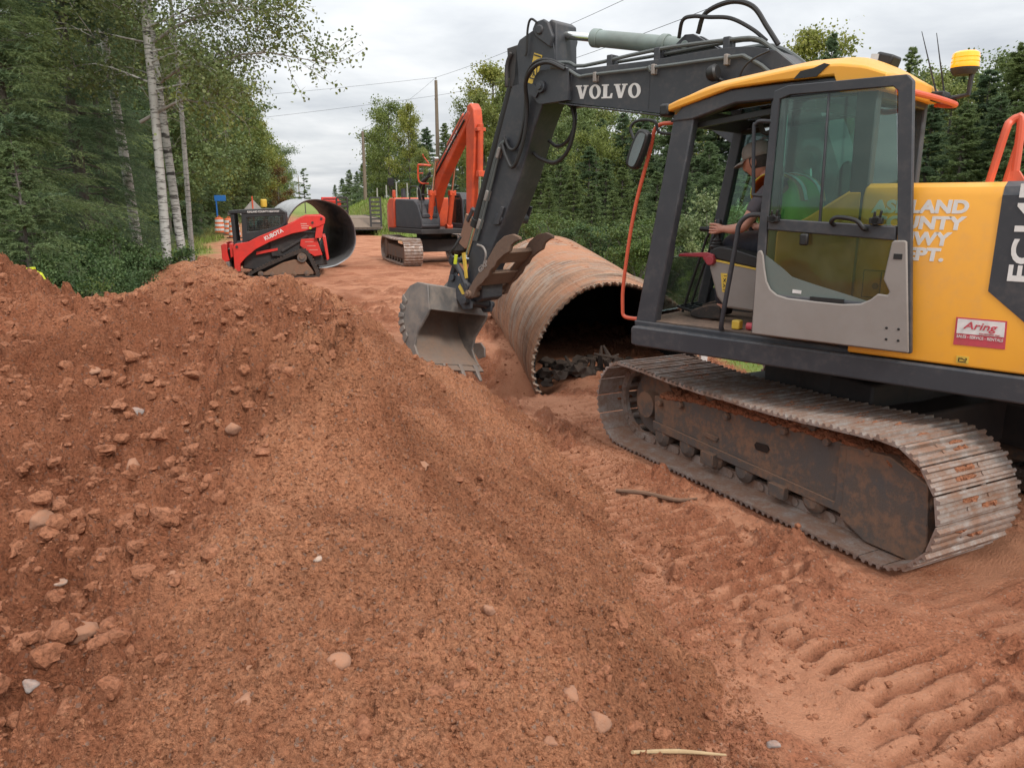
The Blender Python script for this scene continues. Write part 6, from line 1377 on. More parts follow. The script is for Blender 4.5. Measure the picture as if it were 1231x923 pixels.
# ================================================================== OLD TRAILER, TRUCK, BARRELS, SIGNS, POLES
def gz(x, y): return zg(x, y)
TRL = empty('trailer', (-9.2, 47.0, gz(-9.2, 47)), R(106), 'flat equipment trailer with two black loading ramps tipped up on the far road', 'trailer')
t = XB(); t.box(0, 9, -1.3, 1.3, .75, .95); t.prism([(0, .45), (-1.6, .35), (-1.6, .45), (0, .92)], -1.3, 1.3); dk = t.build('trailer_deck', M_wood, TRL, bevel=.02)
t = XB(); t.box(-.05, 9, -1.34, -1.22, .6, .98); t.box(-.05, 9, 1.22, 1.34, .6, .98); t.box(-1.6, -1.5, -1.2, 1.2, .30, .46); t.build('trailer_frame', M_darker, TRL)
for s0 in (.9, 2.0, 3.1):
    for l in (-1.05, 1.05):
        t = XB(); t.cyl((s0, l - .18, .42), (s0, l + .18, .42), .42, n=24); wh = t.build('wheel', M_rubber, TRL, bevel=.03)
        t = XB(); t.cyl((s0, l - .19, .42), (s0, l + .19, .42), .2, n=16); t.build('rim', M_galv, wh)
for l in (-.95, .95):
    t = XB()
    for dl in (-.3, .3): t.box(-.08, .04, l + dl - .05, l + dl + .05, 0, 1.75)
    for z in np.arange(.05, 1.8, .24): t.box(-.07, .05, l - .3, l + .3, z, z + .09)
    rp2 = t.build('ramp', M_darker, TRL, bevel=.006); rp2.location = (-1.45, 0, .35); rp2.rotation_euler = (0, R(6 if l > 0 else -4), 0)
TRK = empty('truck', (-20.6, 90, gz(-20.6, 90)), R(106), 'red dump truck standing beyond the trailer on the far road', 'truck'); TRK.scale = (.82, .82, .82)
t = XB(); t.box(-3.6, 2.2, -.5, .5, .7, 1.0); t.build('chassis', M_darker, TRK)
t = XB(); t.prism([(2.3, .9), (2.3, 1.75), (1.6, 1.95), (1.25, 2.75), (.1, 2.78), (.0, .9)], -1.15, 1.15); tc_ = t.build('cab', M_red, TRK, bevel=.06); t = XB(); t.box(-.02, .02, -.9, .9, 1.9, 2.55); t.build('rear_window', M_black, tc_)
t = XB(); t.prism([(-3.9, 1.15), (-4.1, 2.3), (-.2, 2.3), (-.2, 1.05)], -1.2, 1.2); t.box(-.3, .4, -1.2, 1.2, 2.28, 2.4); t.build('dump_box', M_red, TRK, bevel=.03)
for s0 in (-2.9, -1.7, 1.4):
    for l in (-1.0, 1.0):
        t = XB(); t.cyl((s0, l - .16, .5), (s0, l + .16, .5), .5, n=24); wh = t.build('wheel', M_rubber, TRK, bevel=.03)
# barrels
M_barr = surf('barrel_orange', (.80, .14, .02), .5, dust=.08, dustcol=(.5, .3, .2), scale=4, bump=0); M_bwhite = surf('barrel_white', (.75, .74, .72), .4, dust=.08, scale=4, bump=0)
def barrel():
    o = empty('traffic_barrel', label='', cat='barrel', group='traffic barrels beside the road')
    t = MB(); t.lathe([(.001, .05), (.30, .05), (.285, .35), (.275, .36), (.265, .62), (.255, .63), (.245, .88), (.225, .92), (.12, .95), (.001, .95)], 28); t.build('drum', M_barr, o)
    for z, r in ((.24, .294), (.50, .272), (.76, .252)): t = MB(); t.lathe([(r, z - .075), (r + .006, z - .07), (r + .0, z + .07), (r - .004, z + .075)], 28); t.build('white_band', M_bwhite, o)
    t = MB(); t.lathe([(.001, .0), (.42, .0), (.42, .05), (.30, .07), (.001, .07)], 28); t.build('base', M_rubber, o)
    t = MB(); t.tube([(-.08, 0, .94), (-.06, 0, 1.02), (.06, 0, 1.02), (.08, 0, .94)], .02, 8); t.build('handle', M_barr, o)
    return o
b0 = barrel()
def place_px(px, Y): 
    x = (px - 615.5) / 930 * Y / 1.02
    return (x, Y, gz(x, Y))
b0.location = place_px(264, 48); b0['label'] = 'orange and white traffic barrel farthest left below the blue sign'
copy_tree(b0, place_px(275.5, 46), 0, 1, 'orange and white traffic barrel in the middle of three near the loader')
copy_tree(b0, place_px(281.5, 42), 0, 1, 'orange and white traffic barrel nearest the cab of the red loader')
M_blue = surf('sign_blue', (.02, .16, .50), .5, dust=.05, scale=5, bump=0)
p = place_px(262.5, 52); so_ = empty('road_sign', p, R(10), 'small blue sign on a post above the traffic barrels', 'sign')
t = MB(); t.box(-.04, .04, -.03, .03, 0, 2.3); t.build('post', M_blue, so_); t = MB(); t.box(-.10, .62, -.05, -.03, 1.95, 2.32); t.build('sign_board', M_blue, so_, bevel=.01)
p = place_px(306, 40); so_ = empty('road_sign', p, R(-8), 'back of a grey diamond shaped work sign behind the red loader', 'sign')
t = MB(); t.prism([(0, .55), (.72, 1.27), (0, 1.99), (-.72, 1.27)], -.02, .0); t.build('sign_board', surf('sign_back', (.42, .42, .41), .6, dust=.1, scale=4, bump=0), so_); t = MB(); t.box(-.03, .03, -.05, -.02, .1, 2.15); t.tube([(0, .0, .15), (-.5, .5, 0)], .02, 6); t.tube([(0, 0, .15), (.5, .5, 0)], .02, 6); t.tube([(0, -.03, .15), (.5, -.5, 0)], .02, 6); t.tube([(0, -.03, .15), (-.5, -.5, 0)], .02, 6); t.build('stand', M_orail, so_)
p = place_px(319, 40); o = MB(); o.lathe([(.001, 1.62), (.14, 1.62), (.16, 1.70), (.16, 1.95), (.12, 2.0), (.001, 2.0)], 20); so_ = empty('warning_light', p, 0, 'yellow warning light on a stand behind the red loader cab', 'light')
o.build('lamp', M_stick_yel, so_); t = MB(); t.cyl((0, 0, 0), (0, 0, 1.64), .03, n=10); t.build('stand', M_dark, so_)
# yellow lump behind the heap at far left
t = MB(); t.lathe([(.001, .16), (.06, .155), (.11, .125), (.135, .06), (.14, .02), (.18, .0), (.001, .0)], 28); t.prism([(-.015, .12), (.015, .12), (.015, .175), (-.015, .175)], -.1, .1)
o = t.build('hard_hat', surf('hat_lime', (.68, .75, .02), .4, dust=.03, scale=5, bump=0), bevel=.004); xx, yy = -4.12, 6.62; o.location = (xx, yy, float(surf_z(np.array([xx]), np.array([yy]))[0]) - .05); tag(o, 'bright lime yellow hard hat lying on the far left crest of the soil heap', 'hard hat')
# utility poles
def pole(name_loc, h_, lb):
    x, y = name_loc; o = empty('utility_pole', (x, y, gz(x, y) - .1), 0, lb, 'utility pole', 'utility poles along the road')
    t = MB(); t.tube([(0, 0, 0), (.02, 0, h_ * .5), (0, 0, h_)], [.17, .145, .11], 14); t.build('post', M_wood, o)
    t = MB(); t.cyl((0, 0, h_), (0, 0, h_ + .22), .02, n=8); t.lathe([(.001, .1), (.05, .1), (.06, .16), (.04, .22), (.001, .22)], 12, (0, 0, h_)); t.build('insulator', M_galv, o)
    t = MB(); t.cyl((-.13, 0, h_ - 1.3), (.13, 0, h_ - 1.3), .05, n=10); t.build('bracket', M_dark, o)
    return Vector((x, y, gz(x, y) + h_ + .1))
pA = pole((-5.55, 60), 8.6, 'grey wooden utility pole rising between the spruces behind the orange boom'); pB = pole((-12.9, 70), 6.6, 'bare utility pole on the grassy bank right of the far road'); pC = pole((11, 11.5), 9.0, 'utility pole right of the yellow excavator carrying the overhead wires')
pD = pole((-62, 232), 8.5, 'tiny utility pole far off at the end of the road')
def wire(a, b, sag, lb, dz=0):
    t = MB(); t.tube([a.lerp(b, q) + Vector((0, 0, dz - sag * 4 * q * (1 - q))) for q in np.linspace(0, 1, 16)], .009, 6)
    tag(t.build('overhead_wire', M_wire), lb, 'wire', 'overhead power wires')
wire(pA, pC, 0.5, 'upper overhead wire running from the pole toward the top of the photo'); wire(pA, pC, .7, 'lower overhead wire running from the pole toward the top of the photo', -1.25)
wire(pA, Vector((-46, 66, 8.8)), .4, 'upper wire crossing the sky left of the utility pole'); wire(pA, Vector((-46, 66, 7.7)), .4, 'lower wire crossing the sky left of the utility pole', -1.25)
wire(pA, pB, .3, 'short wire between the two nearest utility poles')
# fence posts on the bank, white post by the lawn
pr = MB(); pr.tube([(0, 0, -.1), (0, 0, 1.25)], [.06, .055], 8); fp = pr.build('fence_post', surf('post_grey', (.42, .40, .37), .8, dust=.05, scale=4, bump=.1))
fl_ = [(455, 66), (466, 64), (478, 62), (491, 60), (503, 58), (515, 57)]
for k, (px, Y) in enumerate(fl_):
    o = fp if k == 0 else fp.copy()
    if k: COL.objects.link(o)
    x = (px - 615.5) / 930 * Y / 1.02; o.location = (x, Y, gz(x, Y)); tag(o, 'pale wooden fence post in the row on top of the grassy bank', 'fence post', 'fence posts on the grassy bank')
t = MB(); t.box(-.045, .045, -.045, .045, -.1, .62); o = t.build('marker_post', M_whitesig, bevel=.01); o.location = (2.38, 9.45, gz(2.38, 9.45)); tag(o, 'short white marker post at the lawn edge seen under the cab', 'post')
# ================================================================== TREES
def foliage(name, c1, c2, c3, trans=.22, nscale=.9, contrast=.5):
    m, nt = newmat(name)
    g = nt.nodes.new('ShaderNodeNewGeometry'); oi = nt.nodes.new('ShaderNodeObjectInfo')
    rp = ramp(nt, g.outputs['Random Per Island'], [(0, c1), (.55, c2), (1, c3)])
    rp2 = ramp(nt, oi.outputs['Random'], [(0, (.80, .86, .95)), (.5, (1, 1, 1)), (1, (1.18, 1.08, .82))])
    c = mixc(nt, 1.0, rp.outputs[0], rp2.outputs[0], 'MULTIPLY')
    n1 = noise(nt, objco(nt), nscale, 4, .6)
    c = mixc(nt, 1.0, c, ramp(nt, n1, [(.3, (1 - contrast * .6, 1 - contrast * .5, 1 - contrast * .5)), (.7, (1 + contrast * .5, 1 + contrast * .45, 1 + contrast * .1))]).outputs[0], 'MULTIPLY')
    bs = nin(nt, 'ShaderNodeBsdfPrincipled', None, {'Roughness': .55}); bs.inputs['Specular IOR Level'].default_value = .3
    L(nt, c, bs.inputs['Base Color'])
    t = nt.nodes.new('ShaderNodeBsdfTranslucent'); L(nt, c, t.inputs[0])
    mx = nt.nodes.new('ShaderNodeMixShader'); mx.inputs[0].default_value = trans
    L(nt, bs.outputs[0], mx.inputs[1]); L(nt, t.outputs[0], mx.inputs[2])
    L(nt, mx.outputs[0], nt.nodes.new('ShaderNodeOutputMaterial').inputs[0])
    return m
F_spr = foliage('spruce_needles', (.118, .172, .092), (.168, .232, .122), (.25, .31, .165), .45, .8, .5)
F_sprl = foliage('spruce_needles_pale', (.125, .180, .080), (.18, .245, .11), (.26, .32, .16), .38, .8, .4)
F_dec = foliage('leaves_green', (.115, .155, .052), (.165, .21, .072), (.225, .27, .11), .36, .7, .5)
F_decy = foliage('leaves_yellow_green', (.16, .195, .055), (.22, .25, .075), (.29, .30, .12), .36, .7, .5)
F_asp = foliage('aspen_leaves', (.100, .140, .062), (.145, .19, .085), (.22, .26, .14), .33, .9, .45)
F_red = foliage('leaves_russet', (.13, .085, .05), (.17, .11, .06), (.12, .12, .05), .3, .7, .4)
F_shr = foliage('shrub_leaves', (.060, .105, .036), (.095, .150, .050), (.15, .20, .085), .3, 1.2, .5)
F_pale = foliage('pale_leaves', (.15, .19, .075), (.21, .25, .105), (.30, .32, .17), .3, 1.2, .4)
M_bark = surf('bark_dark', (.085, .07, .058), .9, col2=(.14, .125, .11), dust=.0, scale=6, stretch=(3, 3, .5), bump=.6, bscale=18)
mb_, ntb = newmat('aspen_bark'); co = objco(ntb, (1.0, 1.0, 5.0)); co1 = objco(ntb)
a = mixc(ntb, ramp(ntb, noise(ntb, objco(ntb, (2, 2, .7)), 1.5, 5, .6), [(.35, 0.0), (.7, 1.0)]).outputs[0], (.47, .46, .43), (.30, .285, .255))
a = mixc(ntb, ramp(ntb, noise(ntb, co, 2.6, 5, .62, .3), [(.57, 0.0), (.62, 1.0)]).outputs[0], a, (.045, .04, .036))
a = mixc(ntb, ramp(ntb, noise(ntb, objco(ntb, (2.5, 2.5, 16)), 2.2, 3, .5), [(.56, 0.0), (.6, .8)]).outputs[0], a, (.10, .09, .08))
bs = nin(ntb, 'ShaderNodeBsdfPrincipled', None, {'Roughness': .8}); L(ntb, a, bs.inputs['Base Color'])
bpn = nin(ntb, 'ShaderNodeBump', None, {'Strength': .4, 'Distance': .02}); L(ntb, noise(ntb, co, 6, 4, .6), bpn.inputs['Height']); L(ntb, bpn.outputs[0], bs.inputs['Normal'])
L(ntb, bs.outputs[0], ntb.nodes.new('ShaderNodeOutputMaterial').inputs[0]); M_aspen = mb_
M_twig = surf('dead_twig', (.30, .27, .235), .9, dust=0, scale=5, bump=.1)

def tris_mesh(name, P, D, U, ln, wd, mat, quad=False):
    """needle or leaf faces: base P, direction D, side U"""
    ln = np.broadcast_to(ln, (len(P),))[:, None]; wd = np.broadcast_to(wd, (len(P),))[:, None]
    if quad:
        v = np.stack([P, P + D * ln * .5 + U * wd * .5, P + D * ln, P + D * ln * .5 - U * wd * .5], 1)
        f = np.arange(len(P) * 4).reshape(-1, 4)
    else:
        v = np.stack([P - U * wd * .5, P + U * wd * .5, P + D * ln], 1); f = np.arange(len(P) * 3).reshape(-1, 3)
    return np_mesh(name, v.reshape(-1, 3), [f], mat)
def unit(a): return a / np.maximum(np.linalg.norm(a, axis=-1, keepdims=True), 1e-9)
def conifer(seed, h, r0, base, nbr, ntw, nnd, nlen, nwid, mat, droop=.45, shape=.85, label='', name='spruce_tree', ragged=.25, tw=.42, branch_r=.012):
    rg = np.random.RandomState(seed)
    o = empty(name, label=label, cat='spruce' if 'spruce' in name else 'pine')
    tk = MB(); tk.tube([(0, 0, -.3), (.02 * h * .1, 0, h * .3), (0, .02, h * .7), (0, 0, h)], [h * .0135, h * .011, h * .006, h * .001], 9, 5)
    t = base + (1 - base) * (np.sort(rg.uniform(0, 1, nbr)) ** 1.12) * .985
    t = t + rg.uniform(-.004, .004, nbr)
    az = rg.uniform(0, 2 * np.pi, nbr)
    Lb = r0 * (1 - t) ** shape * rg.uniform(1 - ragged * 1.5, 1 + ragged * .5, nbr) + .06 * h * .1
    sector = 1 + ragged * .8 * (vnoise(az * 1.3 + 40, t * 7, seed) - .5)
    Lb = Lb * sector
    e0 = .55 * t - .12 + rg.uniform(-.1, .1, nbr); dr = droop * (1 - .6 * t) * rg.uniform(.7, 1.2, nbr)
    dh = np.stack([np.cos(az), np.sin(az), 0 * az], -1)
    for i in range(0, nbr, 1 if nbr < 400 else 2):
        if Lb[i] > .25: tk.tube([(0, 0, t[i] * h)] + [tuple(dh[i] * Lb[i] * s + np.array([0, 0, t[i] * h + Lb[i] * (e0[i] * s - dr[i] * s * s * (1 - .45 * s))])) for s in (.5, .92)], [branch_r * (1 + Lb[i]), branch_r * .7, .003], 4)
    tk.build('trunk', M_bark, o, normals=False)
    s = rg.uniform(.12, 1.0, (nbr, ntw)) ** .8
    Lx = Lb[:, None]
    base_p = dh[:, None, :] * (Lx * s)[..., None]; base_p[..., 2] += (t * h)[:, None] + Lx * (e0[:, None] * s - dr[:, None] * s * s * (1 - .45 * s))
    sgn = rg.choice([-1, 1], (nbr, ntw)); an = az[:, None] + sgn * np.radians(rg.uniform(15, 62, (nbr, ntw)))
    slope = (e0[:, None] - 2 * dr[:, None] * s + 1.35 * dr[:, None] * s * s) * .8 + rg.uniform(-.45, .30, (nbr, ntw))
    td = unit(np.stack([np.cos(an), np.sin(an), slope], -1))
    tl = (Lx * tw * (1.05 - s * .75) + .05) * rg.uniform(.6, 1.15, (nbr, ntw))
    u = (np.arange(nnd) + rg.uniform(0, 1, (nbr, ntw, nnd))) / nnd
    P = base_p[:, :, None, :] + td[:, :, None, :] * (tl[:, :, None] * u)[..., None]
    P[..., 2] -= (.25 * (tl[:, :, None] * u) ** 2 / np.maximum(tl[:, :, None], .05))
    rnd_ = rg.normal(size=P.shape); T = np.broadcast_to(td[:, :, None, :], P.shape)
    perp = unit(rnd_ - (rnd_ * T).sum(-1, keepdims=True) * T)
    perp[..., 2] *= .55
    D = unit(T * .75 + perp * .75); U = unit(np.cross(D, rg.normal(size=P.shape)))
    P, D, U = P.reshape(-1, 3), D.reshape(-1, 3), U.reshape(-1, 3)
    ln = nlen * rg.uniform(.7, 1.25, len(P))
    link('crown', tris_mesh('crown', P - D * ln[:, None] * .2, D, U, ln, nwid * rg.uniform(.7, 1.3, len(P)), mat), o)
    return o
def broadleaf(seed, h, cr, base, nleaf, size, mat, bark, label='', name='broadleaf_tree', cat='tree', nlimb=16, sub=5, clump=.42, lean=(0, 0), trunk_r=None, up=.55, stems=1, dead=0, spread=None, shapef=None, limbf=1.0):
    rg = np.random.RandomState(seed)
    o = empty(name, label=label, cat=cat)
    tk = MB(); tips = []; dtw = MB()
    tr = trunk_r or h * .014
    for st in range(stems):
        if stems > 1:
            a0 = 6.283 * st / stems + rg.uniform(-.4, .4); ex = np.array([math.cos(a0), math.sin(a0)]) * cr * rg.uniform(.3, .75)
        else: ex = np.array(lean)
        hh = h * (.95 if stems == 1 else rg.uniform(.7, .98))
        def tp(t): return np.array([ex[0] * t ** 1.2 + .02 * h * math.sin(3 * t + seed) * t, ex[1] * t ** 1.2 + .02 * h * math.sin(2.3 * t + 2 + seed) * t, hh * t])
        tk.tube([(0, 0, -.4)] + [tuple(tp(t)) for t in (.1, .25, .4, .55, .7, .85, 1)], [tr * 1.2, tr, tr * .93, tr * .84, tr * .72, tr * .55, tr * .35, tr * .1], 12 if tr > .07 else 7, 3)
        tips.append((tp(1.0), .6))
        nl = max(3, nlimb // stems)
        for i in range(nl):
            t = base + (1 - base) * ((i + rg.uniform(0, 1)) / nl) * .97
            q = (t - base) / (1 - base)
            prof = shapef(q) if shapef else (math.sin(math.pi * (q * .82 + .13)) ** .8)
            ln = cr * max(.18, prof) * rg.uniform(.65, 1.15) / (1 if stems == 1 else 1.5)
            a = i * 2.4 + rg.uniform(-.6, .6) + seed; el = up * (.5 + .8 * q) + rg.uniform(-.2, .2)
            d = np.array([math.cos(a) * math.cos(el), math.sin(a) * math.cos(el), math.sin(el)]); p0 = tp(t)
            mid = p0 + d * ln * .55 + np.array([0, 0, .04 * ln]); end = p0 + d * ln + np.array([0, 0, (.1 - .3 * (1 - q)) * ln])
            lf = limbf; tk.tube([tuple(p0), tuple(mid), tuple(end)], [tr * .42 * lf * (1 - .6 * q), tr * .2 * lf, tr * .06], 6, 3)
            tips.append((end, .8))
            for k in range(sub):
                s_ = rg.uniform(.25, 1); b0 = p0 * (1 - s_) + end * s_ + np.array([0, 0, .05 * ln])
                dd = unit(d + rg.normal(size=3) * .75 + np.array([0, 0, .1])); e = b0 + dd * ln * rg.uniform(.2, .5)
                tk.tube([tuple(b0), tuple((b0 + e) / 2 + rg.normal(size=3) * .03 * ln), tuple(e)], [tr * .12, tr * .08, tr * .03], 4)
                tips.append((e, 1.0)); tips.append(((b0 + e) / 2, .7))
    tk.build('trunk', bark, o, normals=False)
    tips_p = np.array([x[0] for x in tips]); wts = np.array([x[1] for x in tips]) * rg.uniform(.3, 1.6, len(tips))
    ci = rg.choice(len(tips), nleaf, p=wts / wts.sum())
    cs = clump * rg.uniform(.6, 1.3, len(tips)) * (h / 9.0) ** .5
    P = tips_p[ci] + rg.normal(size=(nleaf, 3)) * cs[ci][:, None] * np.array([.62, .62, .45])
    D = unit(rg.normal(size=(nleaf, 3)) + np.array([0, 0, -.25])); n_ = unit(rg.normal(size=(nleaf, 3)) * .8 + np.array([0, 0, .7])); U = unit(np.cross(D, n_))
    sz = size * rg.uniform(.65, 1.3, nleaf)
    link('crown', tris_mesh('crown', P, D, U, sz, sz * .75, mat, True), o)
    return o
def hide_proto(o): PROTO.append(o)
PROTO = []
# prototypes
pt = {}
pt['sN0'] = conifer(11, 12, 2.9, .03, 420, 30, 16, .075, .016, F_spr, .50, .8, ragged=.35)
pt['sN1'] = conifer(12, 12, 2.6, .03, 400, 30, 16, .075, .016, F_spr, .55, .8, ragged=.4)
pt['sY'] = conifer(13, 4, 1.35, .02, 190, 26, 15, .060, .015, F_sprl, .25, .8, ragged=.3)
for k in range(4): pt['sM%d' % k] = conifer(20 + k, 8, 1.9 + .2 * k, .03, 330 + 30 * k, 18, 13, .135, .030, (F_spr, F_spr, F_sprl, F_spr)[k], .42 - .1 * k, .70 + .06 * k, ragged=.5)
for k in range(2): pt['sL%d' % k] = conifer(30 + k, 7, 1.8, .02, 330, 17, 13, .125, .030, F_sprl, .22, .78, ragged=.45)
for k in range(3): pt['dM%d' % k] = broadleaf(40 + k, 9, 2.5, .22, 12000, .15, F_dec, M_bark, clump=.55)
for k in range(3): pt['yM%d' % k] = broadleaf(50 + k, 9, 2.1, .2, 11000, .14, F_decy, M_bark, clump=.5, up=.75)
pt['rM0'] = broadleaf(60, 7, 2.0, .2, 8000, .16, F_red, M_bark, clump=.55)
pt['bush0'] = broadleaf(70, 1.6, .9, .05, 8500, .046, F_shr, M_bark, name='shrub', cat='shrub', nlimb=14, sub=3, clump=.34, stems=5, trunk_r=.018)
pt['bush1'] = broadleaf(71, 1.3, 1.0, .05, 7500, .040, F_shr, M_bark, name='shrub', cat='shrub', nlimb=14, sub=3, clump=.34, stems=6, trunk_r=.014)
pt['bushP'] = broadleaf(72, 3.0, 1.1, .08, 5200, .085, F_pale, M_bark, name='shrub', cat='shrub', nlimb=16, sub=4, clump=.42, stems=4, trunk_r=.022)
pt['pine'] = conifer(80, 8, 1.7, .30, 46, 16, 16, .26, .07, F_spr, .15, .35, name='pine_tree', ragged=.9, tw=.5, branch_r=.03)
USED = set()
HB = {'sN0': 12, 'sN1': 12, 'sY': 4, 'rM0': 7, 'bush0': 1.6, 'bush1': 1.3, 'bushP': 3.0, 'pine': 8, **{'sM%d' % k: 8 for k in range(4)}, **{'sL%d' % k: 7 for k in range(2)}, **{'dM%d' % k: 9 for k in range(3)}, **{'yM%d' % k: 9 for k in range(3)}}
trn = random.Random(21)
def plant(kind, px, ytop, Y, label, group=None, wide=1.0, h=None):
    x = (px - 615.5) / 930 * Y / 1.03; z0 = zg(x, Y)
    yv = -(ytop - 461.5) / 930; top = 2 + Y * (-math.sin(CAM_P) + yv * math.cos(CAM_P)) / (math.cos(CAM_P) + yv * math.sin(CAM_P))
    hh = h or max(.6, top - z0); s = hh / HB[kind]; p = pt[kind]; rz = trn.uniform(0, 6.28)
    if kind not in USED:
        USED.add(kind); p.location = (x, Y, z0); p.rotation_euler = (0, 0, rz); p.scale = (s * wide, s * wide, s); o = p
    else: o = copy_tree(p, (x, Y, z0), rz, (s * wide, s * wide, s))
    o['label'] = label
    if group: o['group'] = group
    elif 'group' in o: del o['group']
    return o
GL = 'dark spruces of the near left woods'
plant('sN0', 18, -260, 12.2, 'tall dark spruce at the far left edge of the photo behind the young pale spruce')
plant('sN1', 100, -300, 14.5, 'broad dark spruce left of the pale birch trunks with low drooping branches')
plant('sN0', 128, -150, 18.5, 'dark spruce close behind and left of the two pale birch trunks', wide=.75)
for a in ((-60, -250, 11.5), (55, -150, 19), (88, -100, 24), (-10, -100, 20), (95, -60, 27), (148, -30, 32), (30, -40, 30), (-90, -150, 18), (165, 0, 42), (60, -10, 40), (188, 40, 50)):
    plant('sN1' if a[2] < 25 and a[0] % 20 else 'sM%d' % (abs(a[0]) % 4), *a, 'dark spruce in the depth of the near left woods', GL, wide=.95)
plant('sY', 22, 168, 9.6, 'young pale green spruce at the left edge just behind the soil heap')
plant('sY', -25, 120, 10.5, 'young spruce at the very left edge behind the heap', wide=1.1)
DG = 'leafy trees of the left woods along the road'
for i, (k, px, yt, Y) in enumerate((('dM0', 208, 40, 44), ('dM1', 226, 66, 54), ('yM0', 246, 88, 62), ('dM2', 262, 92, 66), ('dM0', 280, 102, 72), ('dM1', 296, 122, 78), ('yM1', 309, 136, 84), ('dM2', 320, 152, 92), ('dM0', 329, 174, 102), ('dM1', 337, 194, 116), ('dM2', 343, 212, 136), ('dM1', 190, 20, 40), ('dM2', 232, 60, 66), ('dM0', 252, 80, 74), ('dM1', 272, 96, 84), ('dM1', 200, 90, 38), ('dM2', 238, 128, 58), ('yM2', 268, 160, 66), ('dM2', 300, 165, 80), ('yM2', 216, 130, 48))):
    plant(k, px, yt, Y, 'leafy green tree in the row of woods left of the road', DG, wide=1.05)
for i, (k, px, yt, Y) in enumerate((('sM0', 222, 110, 50), ('sM1', 244, 125, 60), ('sM2', 276, 140, 70), ('sM3', 292, 165, 76), ('sM0', 312, 178, 86), ('sM1', 324, 195, 98), ('sM2', 236, 95, 70), ('sM3', 340, 222, 128), ('sM1', 206, 110, 43), ('sM0', 258, 150, 64))):
    plant(k, px, yt, Y, 'dark spruce among the leafy trees left of the road', 'spruces among the left woods', wide=1.0)
plant('rM0', 334, 200, 88, 'small russet leaved tree at the far end of the left woods')
plant('pine', 366, 203, 120, 'lone ragged pine standing by itself at the end of the road')
SG = 'spruces of the woods right of the road'
for i, (k, px, yt, Y) in enumerate((('sM0', 403, 222, 150), ('sM1', 412, 214, 140), ('sM2', 421, 204, 128), ('sM3', 430, 206, 122), ('sM0', 438, 196, 116), ('sM1', 447, 186, 106), ('sM2', 457, 172, 98), ('sM3', 482, 168, 92), ('sM0', 500, 160, 84), ('sM1', 514, 152, 78), ('sM2', 536, 148, 72), ('sM3', 553, 142, 66), ('sM0', 640, 128, 46), ('sM1', 662, 132, 42), ('sM2', 702, 150, 36), ('sM3', 722, 143, 37), ('sM0', 746, 135, 34), ('sM1', 770, 140, 33), ('sM2', 806, 120, 32), ('sM3', 830, 118, 31), ('sM0', 860, 112, 32), ('sM1', 886, 100, 31), ('sM2', 915, 100, 30), ('sM3', 945, 95, 31), ('sM0', 1000, 100, 31), ('sM1', 1035, 102, 30), ('sM2', 1065, 108, 28), ('sM3', 1140, 92, 27), ('sM0', 1172, 82, 25), ('sM1', 1206, 48, 24), ('sM2', 1235, 42, 23), ('sM3', 1275, 30, 22), ('sM0', 1400, 0, 20), ('sM2', 1500, -20, 19), ('sM1', 1620, -60, 17), ('sM3', 1450, -40, 24), ('sM0', 1750, -80, 16), ('sM0', 1330, 20, 21), ('sM1', 1188, 110, 21), ('sM2', 850, 170, 24), ('sM3', 800, 175, 25), ('sM0', 905, 150, 24), ('sM1', 1110, 120, 23), ('sM2', 1010, 130, 24), ('sM3', 1060, 140, 24), ('sM1', 1150, 120, 21), ('sM2', 1225, 90, 20), ('sM0', 880, 200, 21), ('sM2', 935, 180, 22), ('sM1', 825, 205, 22))):
    plant(k, px, yt, Y, 'dark spruce in the dense woods right of the road', SG, wide=trn.uniform(.85, 1.35))
PG = 'young pale spruces at the front of the right woods'
for i, (k, px, yt, Y) in enumerate((('sL0', 612, 215, 36), ('sL1', 632, 205, 33), ('sL0', 650, 190, 32), ('sL1', 674, 185, 30), ('sL0', 690, 205, 27), ('sL1', 708, 175, 30), ('sL0', 728, 190, 28), ('sL1', 748, 200, 26), ('sL0', 768, 185, 27), ('sL1', 790, 205, 24), ('sL0', 585, 200, 42), ('sL1', 568, 190, 48), ('sL0', 712, 222, 23), ('sL1', 738, 228, 22), ('sL0', 660, 225, 26), ('sL0', 765, 225, 21), ('sL1', 800, 230, 20))):
    plant(k, px, yt, Y, 'young pale green spruce at the front of the woods right of the road', PG, wide=1.2)
RG = 'leafy trees of the woods right of the road'
for i, (k, px, yt, Y) in enumerate((('dM0', 470, 126, 88), ('dM1', 461, 150, 96), ('yM0', 572, 105, 58), ('yM1', 612, 92, 53), ('dM2', 628, 98, 51), ('yM2', 648, 105, 47), ('dM1', 690, 128, 41), ('yM0', 678, 112, 46), ('yM1', 584, 120, 50), ('dM2', 1100, 92, 30), ('yM2', 1118, 86, 28), ('dM0', 452, 195, 110), ('yM2', 508, 178, 70), ('yM1', 556, 165, 60), ('dM2', 1160, 96, 30), ('dM1', 668, 150, 38), ('yM2', 636, 112, 45), ('dM0', 656, 96, 52), ('yM1', 700, 122, 44), ('yM0', 724, 128, 43), ('dM2', 716, 160, 33), ('yM2', 756, 150, 37), ('dM0', 785, 130, 38), ('yM1', 842, 128, 36), ('dM1', 1020, 96, 36), ('yM2', 1048, 90, 38), ('dM0', 1190, 70, 32), ('yM0', 1128, 100, 26))):
    plant(k, px, yt, Y, 'leafy tree among the spruces of the woods right of the road', RG)
plant('yM0', 594, 76, 56, 'tallest yellowish leafy tree behind the raised orange arm', wide=1.1)
plant('yM1', 493, 130, 80, 'slim pointed yellow green tree left of the utility pole', wide=.8)
plant('yM2', 960, 34, 37, 'leafy treetop showing above the yellow cab roof')
plant('sM3', 985, 40, 34, 'slim dark spruce top just right of the leafy treetop above the cab roof', wide=.8)
